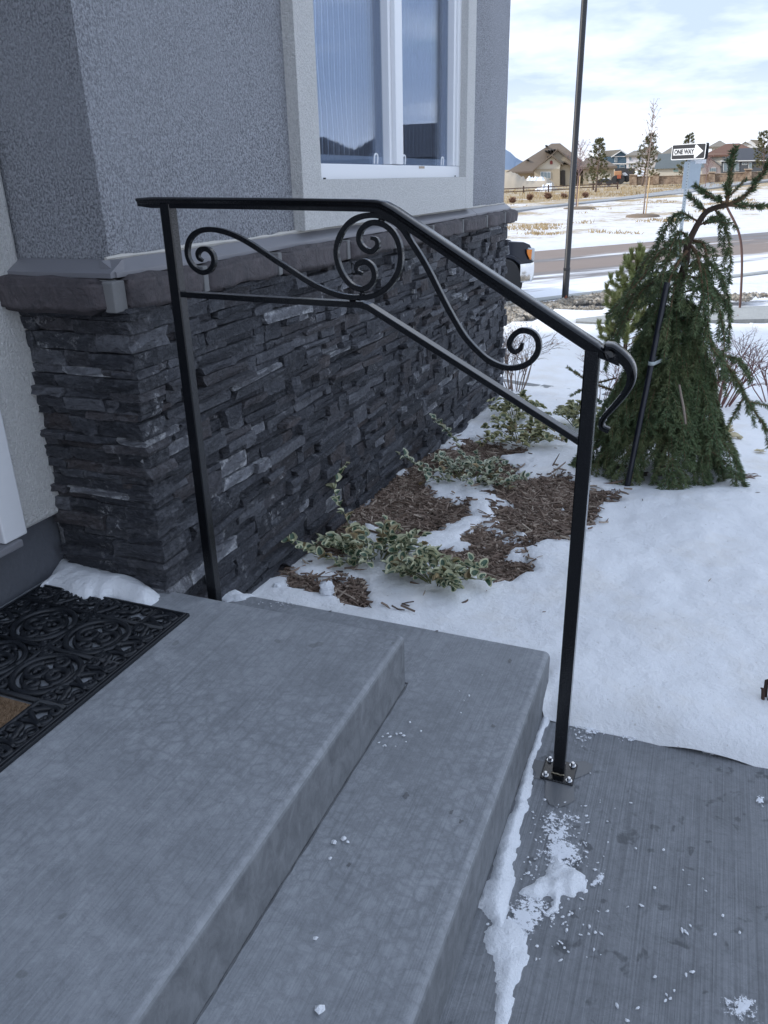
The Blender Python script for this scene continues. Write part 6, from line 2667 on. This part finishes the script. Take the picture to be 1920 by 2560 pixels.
# tan roofs behind
F = FH(1670, 200)
R_ = root_at(F, 1670, 420, 'tan_roof_house', 'house with a tan roof rising behind the blue grey roof')
house_walls(F, R_, Zd([(440, 300), (900, 300), (900, 500), (440, 500)]), 0, 8, M['cream'])
hip_roof(F, R_, Zc(405, 0)[0], Zc(960, 0)[0], Zc(0, 302)[1], Zc(600, 0)[0], Zc(760, 0)[0], Zc(0, 178)[1], -.5, 8.5, M['grey_roof'])
F = FH(1600, 210)
R_ = root_at(F, 1630, 420, 'olive_roof_house', 'house with a grey green roof seen behind the sapling')
house_walls(F, R_, Zd([(170, 300), (400, 300), (400, 470), (170, 470)]), 0, 8, M['lilac'])
hip_roof(F, R_, Zc(90, 0)[0], Zc(440, 0)[0], Zc(0, 300)[1], Zc(250, 0)[0], Zc(330, 0)[0], Zc(0, 212)[1], -.5, 8.5, fm_('olive_shingle', (.20, .19, .15), .9, .12))
# brown roof house
F = FH(1830, 160)
M['red_roof'] = fm_('red_brown_shingle', (.155, .085, .062), .9, .15)
R_ = root_at(F, 1830, 420, 'brown_roof_house', 'cream two storey house with a red brown roof right of the sign')
house_walls(F, R_, Zd([(960, 300), (1420, 290), (1420, 560), (960, 560)]), 0, 10, M['cream'])
hip_roof(F, R_, Zc(900, 0)[0], Zc(1620, 0)[0], Zc(0, 308)[1], Zc(1180, 0)[0], Zc(1330, 0)[0], Zc(0, 168)[1], -.6, 10.5, M['red_roof'])
house_window(F, R_, Zc(1130, 0)[0], Zc(1170, 0)[0], Zc(0, 322)[1], Zc(0, 352)[1], 0, .8)
M['mauve'] = fm_('mauve_siding', (.33, .29, .29))
house_walls(F, R_, Zd([(900, 350), (960, 330), (1112, 440), (1112, 560), (880, 560), (880, 400)]), -2, 0, M['mauve'], 'wing_wall')
gable_roof(F, R_, *Zc(860, 395), Zc(1130, 0)[0], *Zc(958, 318), -2.5, 0, fm_('dark_trim', (.09, .08, .08)), 1.5, ye1=Zc(0, 448)[1])
house_window(F, R_, Zc(985, 0)[0], Zc(1065, 0)[0], Zc(0, 458)[1], Zc(0, 505)[1], -2, .8, 3)
# dark grey house at the right
F = FH(1880, 132)
M['slate'] = fm_('slate_siding', (.085, .095, .11))
M['slate_roof'] = fm_('slate_shingle', (.062, .068, .082), .9, .12)
R_ = root_at(F, 1880, 435, 'slate_house', 'dark slate grey house with white windows at the right')
house_walls(F, R_, Zd([(1122, 380), (1900, 372), (1900, 600), (1122, 600)]), 0, 10, M['slate'])
m_ = MB()
A = [F.q(*Zc(1108, 388), -.4), F.q(*Zc(1930, 378), -.4), F.q(*Zc(1880, 200), 6), F.q(*Zc(1330, 222), 6)]
B = [a + F.v * 12 for a in A[:2]]
m_.add(A + B, [(0, 1, 2, 3), (1, 5, 2), (5, 4, 3, 2), (4, 0, 3), (0, 4, 5, 1)])
m_.build('roof', M['slate_roof'], R_)
for (a, b, c_, d_, n) in ((1143, 1192, 402, 502, 1), (1276, 1328, 398, 498, 1), (1358, 1422, 398, 426, 2), (1434, 1474, 394, 468, 1)):
    house_window(F, R_, Zc(a, 0)[0], Zc(b, 0)[0], Zc(0, c_)[1], Zc(0, d_)[1], 0, 1.1, n)
m_ = MB()
pr(F, m_, Zd([(1110, 376), (1900, 366), (1900, 376), (1110, 388)]), -.5, -.41)
m_.build('gutter', M['far_white'], R_)
# roofs beyond
F = FH(1800, 215)
R_ = root_at(F, 1800, 420, 'far_hip_house', 'far house showing only a tan hip roof above the brown roof')
house_walls(F, R_, Zd([(1010, 205), (1190, 205), (1190, 400), (1010, 400)]), 0, 8, M['cream'])
hip_roof(F, R_, Zc(970, 0)[0], Zc(1215, 0)[0], Zc(0, 212)[1], Zc(1095, 0)[0], Zc(1112, 0)[0], Zc(0, 138)[1], -.5, 8.5, M['grey_roof'])
F = FH(1880, 230)
R_ = root_at(F, 1880, 420, 'far_gable_house', 'far white gabled house with a tan roof at the upper right')
house_walls(F, R_, Zd([(1345, 195), (1400, 160), (1425, 165), (1460, 140), (1520, 185), (1600, 190), (1600, 400), (1345, 400)]), 0, 8, M['far_white'])
gable_roof(F, R_, *Zc(1335, 198), Zc(1470, 0)[0], *Zc(1398, 155), -.6, 6, M['grey_roof'], 1.2, ye1=Zc(0, 196)[1])
m_ = MB()
pr(F, m_, Zd([(1455, 133), (1580, 140), (1610, 192), (1525, 190)]), -.3, 7)
m_.build('roof', M['grey_roof'], R_)

# ---------------------------------------------------------------- house across the way, seen only in the window
R_ = empty('facing_house', (36, 82, 0), 'dark roofed house reflected in the window', 'house')
m = MB()
m.box((18, 78, -.4), (62, 88, 3.4))
m.build('wall', M['slate'], R_)
m = MB()
for (y0, y1, zp) in ((17, 33, 6.6), (33.01, 47, 5.8), (47.01, 63, 6.9)):
    A = [np.array((y0, 77.4, 3.4)), np.array((y1, 77.4, 3.4)), np.array((y1, 88.6, 3.4)), np.array((y0, 88.6, 3.4))]
    c0, c1_ = np.array((y0 + 4, 83, zp)), np.array((y1 - 4, 83, zp))
    m.add(A + [c0, c1_], [(0, 1, 5, 4), (1, 2, 5), (2, 3, 4, 5), (3, 0, 4), (3, 2, 1, 0)])
m.build('roof', M['slate_roof'], R_)

# ---------------------------------------------------------------- stone boundary wall with piers
F = FH(1760, 84)
M['farstone'] = None
t = MT('sandstone_far', (.3, .22, .16), .9)
vv = t.vor(2.6, 'F1', t.pos((1, 1, 2.2)))
t.color(t.mix(t.rng(t.noise(2.2, 4, .7), .35, .65), (.17, .115, .080), (.38, .29, .215)))
t.bump(t.noise(4, 4, .6), .8, .1)
M['farstone'] = t.m
M['farcap'] = fm_('sandstone_cap', (.42, .33, .25))
bw = empty('boundary_wall', F.q(1740, 440), 'low brown sandstone wall with square piers below the far houses', 'wall')
tops = [(60, 562), (300, 562), (560, 552), (900, 538), (1250, 520), (1659, 500), (2100, 470)]
for (a, b), (a2, b2) in zip(tops, tops[1:]):
    m = MB()
    q = [F.q(*Zc(a + 1.5, b)), F.q(*Zc(a2 - 1.5, b2)), F.q(*Zc(a2 - 1.5, b2 + 95)), F.q(*Zc(a + 1.5, b + 95))]
    m.prism(q, F.v * .5)
    m.build('panel', M['farstone'], bw)
    m = MB()
    q = [F.q(*Zc(a + 1.5, b - 7), -.08), F.q(*Zc(a2 - 1.5, b2 - 7), -.08), F.q(*Zc(a2 - 1.5, b2 - .5), -.08), F.q(*Zc(a + 1.5, b - .5), -.08)]
    m.prism(q, F.v * .66)
    m.build('coping', M['farcap'], bw)
for (a, b) in ((112, 545), (368, 535), (1432, 482), (1010, 515)):
    m = MB()
    q = [F.q(*Zc(a - 36, b), -.25), F.q(*Zc(a + 36, b), -.25), F.q(*Zc(a + 36, b + 110), -.25), F.q(*Zc(a - 36, b + 110), -.25)]
    m.prism(q, F.v * .9)
    pier = m.build('pier', M['farstone'], bw)
    m = MB()
    q = [F.q(*Zc(a - 46, b - 12), -.38), F.q(*Zc(a + 46, b - 12), -.38), F.q(*Zc(a + 46, b - .5), -.38), F.q(*Zc(a - 46, b - .5), -.38)]
    m.prism(q, F.v * 1.16)
    m.build('pier_cap', M['farcap'], pier)

# ---------------------------------------------------------------- split rail fence at the left
F = FH(1330, 74)
M['fence'] = fm_('brown_rail', (.075, .045, .035))
fe = empty('rail_fence', F.q(1320, 480), 'brown two rail wooden fence in front of the sand heap', 'fence')
fpts = [(-160, 612), (60, 600), (318, 588), (605, 574), (860, 562), (1120, 550), (1400, 540)]
for (a, b) in fpts:
    m = MB()
    q = [F.q(*Zb(a - 8, b - 12), -.1), F.q(*Zb(a + 8, b - 12), -.1), F.q(*Zb(a + 8, b + 75), -.1), F.q(*Zb(a - 8, b + 75), -.1)]
    m.prism(q, F.v * .2)
    m.build('post', M['fence'], fe)
for (a, b), (a2, b2) in zip(fpts, fpts[1:]):
    for off in (6, 42 if a < 700 else 34):
        m = MB()
        q = [F.q(*Zb(a, b + off)), F.q(*Zb(a2, b2 + off)), F.q(*Zb(a2, b2 + off + 11)), F.q(*Zb(a, b + off + 11))]
        m.prism(q, F.v * .08)
        m.build('rail', M['fence'], fe)

# ---------------------------------------------------------------- sand heap, bits of snow, vehicles by the tan house
def heap(name, F, outline, depth, mat, label, cat, seed=0, parent=None):
    """mound whose skyline follows the traced outline"""
    xs_ = np.linspace(outline[0][0], outline[-1][0], 34)
    hy = np.interp(xs_, [p[0] for p in outline], [p[1] for p in outline])
    base = max(p[1] for p in outline) + 3
    m = MB()
    nv = 9
    vs = []
    for j in range(nv):
        f = j / (nv - 1) * 2 - 1
        for x, y in zip(xs_, hy):
            k = math.cos(f * math.pi / 2) ** .8 if abs(f) < 1 else 0
            p = F.q(x, base + (y - base) * k, f * depth)
            p = p + UPV * (.25 * k * fn(x * .2 + seed, f * 3, 1, 1, 3))
            vs.append(p)
    n = len(xs_)
    m.add(vs, [(j * n + i, j * n + i + 1, (j + 1) * n + i + 1, (j + 1) * n + i) for j in range(nv - 1) for i in range(n - 1)])
    return tag(m.build(name, mat, parent, smooth=True), label, cat)


F = FH(1310, 92)
M['sand'] = fm_('pale_sand', (.43, .37, .29), .95, .15)
heap('sand_heap', F, [Zb(*p) for p in [(-120, 600), (20, 440), (105, 415), (220, 418), (290, 470), (350, 500), (450, 520), (560, 470), (640, 520), (680, 600)]], 4.5, M['sand'], 'pale heap of sand beside the tan house', 'sand heap')
heap('snow_pile', FH(1340, 86), [Zb(*p) for p in [(355, 500), (375, 470), (440, 480), (530, 470), (560, 500)]], 1.5, M['crust'], 'streak of snow lying on the sand heap', 'snow pile')
heap('snow_pile', FH(1360, 80), [Zb(*p) for p in [(430, 640), (470, 610), (520, 590), (570, 560), (640, 540), (665, 580), (640, 625)]], 1.5, M['crust'], 'rubbly pile of snow behind the rail fence', 'snow pile', 5)
heap('snow_pile', FH(1600, 118), [Zc(*p) for p in [(110, 560), (130, 500), (180, 475), (235, 500), (245, 560)]], 1.5, M['crust'], 'snow pile under the far pine by the stone pier', 'snow pile', 8)
# orange truck and white van by the houses
F = FH(1545, 105)
vt = empty('orange_lorry', F.q(1545, 455), 'rusty orange lorry parked right of the tan house', 'lorry')
m = MB()
pr(F, m, Zq([(1362, 405), (1450, 400), (1450, 485), (1362, 490)]), 0, 2.4)
m.build('box_body', plain('lorry_orange', (.42, .22, .11), .7, var=.35, scale=2.2), vt, bevel=.1)
m = MB()
pr(F, m, Zq([(1395, 450), (1440, 450), (1440, 490), (1395, 490)]), -.15, -.01)
m.build('tail_panel', plain('lorry_red', (.38, .10, .05), .6), vt)
for a in (1378, 1432):
    m = MB()
    m.lathe([(.0, 0), (.5, 0), (.5, .4), (.0, .4)], F.q(*Zb(a, 505), -.1), F.v, 16)
    m.build('wheel', M['tyre'], vt)
vw = empty('white_van', F.q(1565, 455), 'white van beside the orange lorry', 'van')
m = MB()
pr(F, m, Zq([(1453, 430), (1490, 418), (1520, 450), (1520, 492), (1453, 492)]), .5, 2.6)
m.build('body', M['far_white'], vw, bevel=.12)
for a in (1465, 1508):
    m = MB()
    m.lathe([(.0, 0), (.38, 0), (.38, .3), (.0, .3)], F.q(*Zb(a, 494), .4), F.v, 16)
    m.build('wheel', M['tyre'], vw)
# snow topped black car in the drive
F = FH(1510, 98)
cv_ = empty('black_car', F.q(1510, 460), 'black car with snow on its roof in the drive of the tan house', 'car')
m = MB()
pr(F, m, Zq([(1165, 540), (1170, 515), (1205, 508), (1225, 492), (1300, 490), (1322, 512), (1330, 540)]), 0, 1.8)
m.build('body', plain('black_car_paint', (.02, .02, .024), .25), cv_, bevel=.12, seg=3)
m = MB()
pr(F, m, Zq([(1170, 516), (1205, 504), (1225, 488), (1300, 486), (1318, 502), (1298, 494), (1228, 497), (1205, 511)]), .1, 1.7)
m.build('snow_layer', M['crust'], cv_, bevel=.05)
for a in (1190, 1302):
    m = MB()
    m.lathe([(.0, 0), (.32, 0), (.32, .25), (.0, .25)], F.q(*Zb(a, 538), -.1), F.v, 16)
    m.build('wheel', M['tyre'], cv_)

# ---------------------------------------------------------------- far pines, saplings, shrubs
def far_pine(px, py, D, top, wpx, label, gap=.0, seed=1):
    base = at_dist(px, py, D)
    zb = terr(base[0], base[1])
    base[2] = min(base[2], zb + .3)
    tp = at_dist(px + (top[0] - px), top[1], D)
    root = empty('pine_tree', base, label, 'tree', 'pines beyond the street')
    h = tp[2] - base[2]
    wr = wpx * D / FPX
    m = MB()
    m.tube(smooth_poly([base, base * .5 + tp * .5 + np.array([.05, 0, 0]), tp], 5), [.14 * (1 - .09 * i) * (h / 6) for i in range(11)], 7)
    m.build('trunk', plain('pine_bark_%d' % seed, (.16, .12, .10), .9, var=.3, scale=8), root, smooth=True)
    nb = NB()
    lb = MB()
    rr_ = random.Random(seed)
    n = 64
    for k in range(n):
        f = .16 + .84 * (k + rr_.random()) / n
        b = base + (tp - base) * f
        a = k * 2.399 + rr_.uniform(-.4, .4)
        R1 = wr * (1 - f) ** .65 * rr_.uniform(.55, 1.15) + .08
        if rr_.random() < .12:
            continue
        e = b + np.array([math.cos(a) * R1, math.sin(a) * R1, R1 * rr_.uniform(.0, .45)])
        lb.tube([b, (b + e) / 2 - UPV * .05, e], [.03 * h / 6, .022 * h / 6, .012 * h / 6], 4)
        for q0 in (.45, .65, .85, 1.0):
            c_ = b + (e - b) * q0 + rng.normal(0, .08 * R1 + .03, 3)
            nb.along([c_, c_ + (e - b) / (np.linalg.norm(e - b) + 1e-6) * .22 * (h / 6) + UPV * .06], 190, .20 * (h / 6) ** .5, .022, .8, .7)
    nb.along([tp - UPV * h * .12, tp + UPV * .1], 160, .22, .025, .6, .9)
    lb.build('branches', M['twigbark'], root)
    nb.build('crown', M['pine_far'], root)


far_pine(1489, 479, 66, (1499, 350), 27, 'pine standing right of the tan house', seed=3)
far_pine(1606, 458, 78, (1627, 338), 31, 'pine directly behind the staked sapling', seed=5)
far_pine(1712, 470, 92, (1724, 338), 22, 'pine behind the one way sign with its tip showing above', seed=9)
far_pine(1908, 440, 88, (1910, 332), 26, 'pine at the right edge in front of the slate house', seed=12)


def sapling(px, py, D, toppx, label, stake=True, spread=1.0, twigs=34, seed=1, leaves=0, mat='bark2', r0=.035):
    base = at_dist(px, py, D)
    tp = at_dist(*toppx, D)
    root = empty('sapling', base, label, 'tree', 'staked saplings beyond the street')
    h = tp[2] - base[2]
    m = MB()
    tr_ = smooth_poly([base - UPV * .1, base * .6 + tp * .4, base * .3 + tp * .7 + np.array([.04, 0, 0]), tp], 5)
    m.tube(tr_, [r0 * (1 - .93 * i / (len(tr_) - 1)) + .004 for i in range(len(tr_))], 6)
    m.build('trunk', M[mat], root, smooth=True)
    rr_ = random.Random(seed)
    b_ = MB()
    lf = MB()
    for k in range(twigs):
        f = .42 + .55 * (k + rr_.random()) / twigs
        i = int(f * (len(tr_) - 1))
        p = tr_[i]
        a = k * 2.4 + rr_.random()
        l_ = h * .26 * (1.15 - f) * spread * rr_.uniform(.6, 1.2) + .1
        e = p + np.array([math.cos(a) * l_ * .62, math.sin(a) * l_ * .62, l_ * rr_.uniform(.7, 1.2)])
        q = bez(p, p + (e - p) * .5 + np.array([math.cos(a), math.sin(a), 0]) * l_ * .15, e, 5)
        b_.tube(q, [r0 * .30, r0 * .26, r0 * .22, r0 * .17, r0 * .10], 4)
        for _ in range(2):
            s0 = q[rr_.randrange(1, 4)]
            e2 = s0 + np.array([rr_.gauss(0, .5), rr_.gauss(0, .5), rr_.uniform(.3, .9)]) * l_ * .4
            b_.tube([s0, e2], [r0 * .16, r0 * .07], 3)
            for _ in range(leaves):
                c_ = s0 + (e2 - s0) * rr_.random()
                s_ = rr_.uniform(.03, .07)
                lf.add([c_, c_ + np.array([s_, s_ * .5, -.02]), c_ + np.array([s_ * .6, -s_ * .4, -s_])], [(0, 1, 2)])
    b_.build('branches', M[mat], root)
    if leaves:
        lf.build('leaves', M['dryleaf2'], root)
    if stake:
        m = MB()
        so_ = base + rgt * .10 - fwd * .1
        m.tube([so_ - UPV * .2, so_ + UPV * 1.75 + rgt * .02], .032, 6)
        tag(m.build('tree_stake', M['stakewood']), 'pale wooden stake at the ' + label.split(' sapling')[0] + ' sapling', 'stake')
    return base


M['bark2'] = plain('sapling_bark', (.24, .19, .16), .9, var=.2, scale=8)
M['bark3'] = plain('purple_bark', (.23, .155, .15), .9, var=.2, scale=8)
M['dryleaf2'] = plain('red_dry_leaf', (.34, .17, .13), .9)
M['stakewood'] = plain('stake_wood', (.56, .40, .22), .85, var=.15, scale=10)
pS = TP(1608, 542)
sapling(1608, 542, math.hypot(pS[0], pS[1]), (1635, 245), 'tall bare sapling in a mulch ring left of the sign', True, .75, 36, 4, 1)
pS2 = TP(1440, 520)
sapling(1440, 520, math.hypot(pS2[0], pS2[1]), (1452, 356), 'spreading bare sapling behind the lamp post', True, 1.9, 46, 7, 1, 'bark3')
pS3 = TP(1762, 472)
sapling(1762, 472, math.hypot(pS3[0], pS3[1]), (1772, 392), 'low bare sapling right of the sign post', False, 1.8, 40, 9, 1, 'bark3', .03)

# mulch rings
M['ring'] = plain('ring_mulch', (.20, .155, .115), .95, var=.35, scale=3, bump=.6, bscale=8, bdist=.04)
for (p, r_, lab) in ((pS, .85, 'mulch ring round the tall bare sapling'), (TP(1450, 523), 1.0, 'mulch ring round the spreading bare sapling')):
    m = MB()
    n = 22
    vs = [(p[0], p[1], p[2] + .15)]
    for f, z in ((.55, .13), (.9, .07), (1.0, -.1)):
        for i in range(n):
            a = 2 * math.pi * i / n
            k = r_ * f * (1 + .18 * fn(math.cos(a) * 1.5, math.sin(a) * 1.5, r_, 1, 2))
            vs.append((p[0] + k * math.cos(a), p[1] + k * math.sin(a), p[2] + z))
    fs = [(0, 1 + i, 1 + (i + 1) % n) for i in range(n)]
    for lv in range(2):
        o_ = 1 + lv * n
        fs += [(o_ + i, o_ + n + i, o_ + n + (i + 1) % n, o_ + (i + 1) % n) for i in range(n)]
    m.add(vs, fs)
    tag(m.build('mulch_ring', M['ring'], smooth=True), lab, 'mulch', 'mulch rings in the snow')

# rusty low shrubs beside the path
M['rustshrub'] = plain('rust_shrub', (.30, .185, .13), .9, var=.25, scale=4)
labs = ['leftmost rusty shrub by the path near the stone wall corner', 'second rusty shrub by the path from the left', 'third rusty shrub by the path from the left', 'rusty shrub by the path just left of the lamp post', 'rusty shrub by the path just right of the lamp post']
for k, (q, wd) in enumerate((((190, 775), 55), ((390, 745), 60), ((600, 730), 65), ((780, 725), 50), ((1025, 715), 50))):
    px, py = Zb(*q)
    b = TP(px, py)
    D = math.hypot(b[0], b[1])
    r_ = wd * .217 * D / FPX * .55
    nb = NB()
    for j in range(90):
        a = rnd.uniform(0, 6.28)
        e = b + np.array([math.cos(a) * r_ * rnd.random(), math.sin(a) * r_ * rnd.random(), r_ * rnd.uniform(.6, 1.6)])
        nb.along([b + (e - b) * .15, e], 36 / max(.3, r_), .16, .03, .6, .8)
        nb.along([b, e], 4, .3, .02, .1, 1)
    o = nb.build('rusty_shrub', M['rustshrub'], house)
    o.parent = None
    o.matrix_parent_inverse = Matrix.Identity(4)
    tag(o, labs[k], 'shrub', 'rusty shrubs beside the path')

# dry grass standing in the field: uncountable
nb = NB()
gv = []
for k in range(7500):
    px, py = rnd.uniform(1262, 1960), rnd.uniform(462, 620)
    p = TP(px, py)
    D = math.hypot(p[0], p[1])
    s, _ = st(p[0], p[1])
    if s < 20.5:
        continue
    cl = fn(p[0], p[1], 4, .35, 3) + (.25 if s > 44 else -.5)
    if cl < 0:
        continue
    h = rnd.uniform(.08, .26) * (1.0 if s > 44 else .6)
    for _ in range(3):
        b = p + np.array([rnd.gauss(0, .12), rnd.gauss(0, .12), .02])
        tip = b + np.array([rnd.gauss(0, .06), rnd.gauss(0, .06), h])
        sd_ = rgt * .018
        gv.append([b - sd_, b - sd_ * .8 + (tip - b) * .45, tip, b + sd_ * .8 + (tip - b) * .45, b + sd_])
nb.v.append(np.array(gv).reshape(-1, 3))
t = MT('dry_grass', (.40, .30, .16), .9)
t.color(t.mix(t.node('ShaderNodeNewGeometry').outputs['Random Per Island'], (.27, .19, .10), (.48, .37, .21)))
o = nb.build('dry_grass', t.m, house)
o.parent = None
o.matrix_parent_inverse = Matrix.Identity(4)
tag(o, 'dry tan grass standing through the snow of the field', 'grass', kind='stuff')

# ---------------------------------------------------------------- bits blown onto the snow
bm2 = MB()
for k in range(240):
    x, y = rnd.uniform(-1.3, 1.2), rnd.uniform(1.98, 6.0)
    if rnd.random() > math.exp(-abs(mulch_amt(x, y)) * 4.5) + .05:
        continue
    p = np.array([x, y, snow_z(x, y) + .003])
    a = rnd.uniform(0, 6.28)
    l_ = rnd.uniform(.004, .018)
    d = np.array([math.cos(a) * l_, math.sin(a) * l_, rnd.uniform(-.001, .004)])
    bm2.tube([p - d, p + d * .1 + np.array([0, 0, .001]), p + d], [.0012, .0018, .0008], 4)
tag(bm2.build('bark_bits', M['mulch']), 'small dark bits of bark and needles lying on the snow', 'debris', kind='stuff')
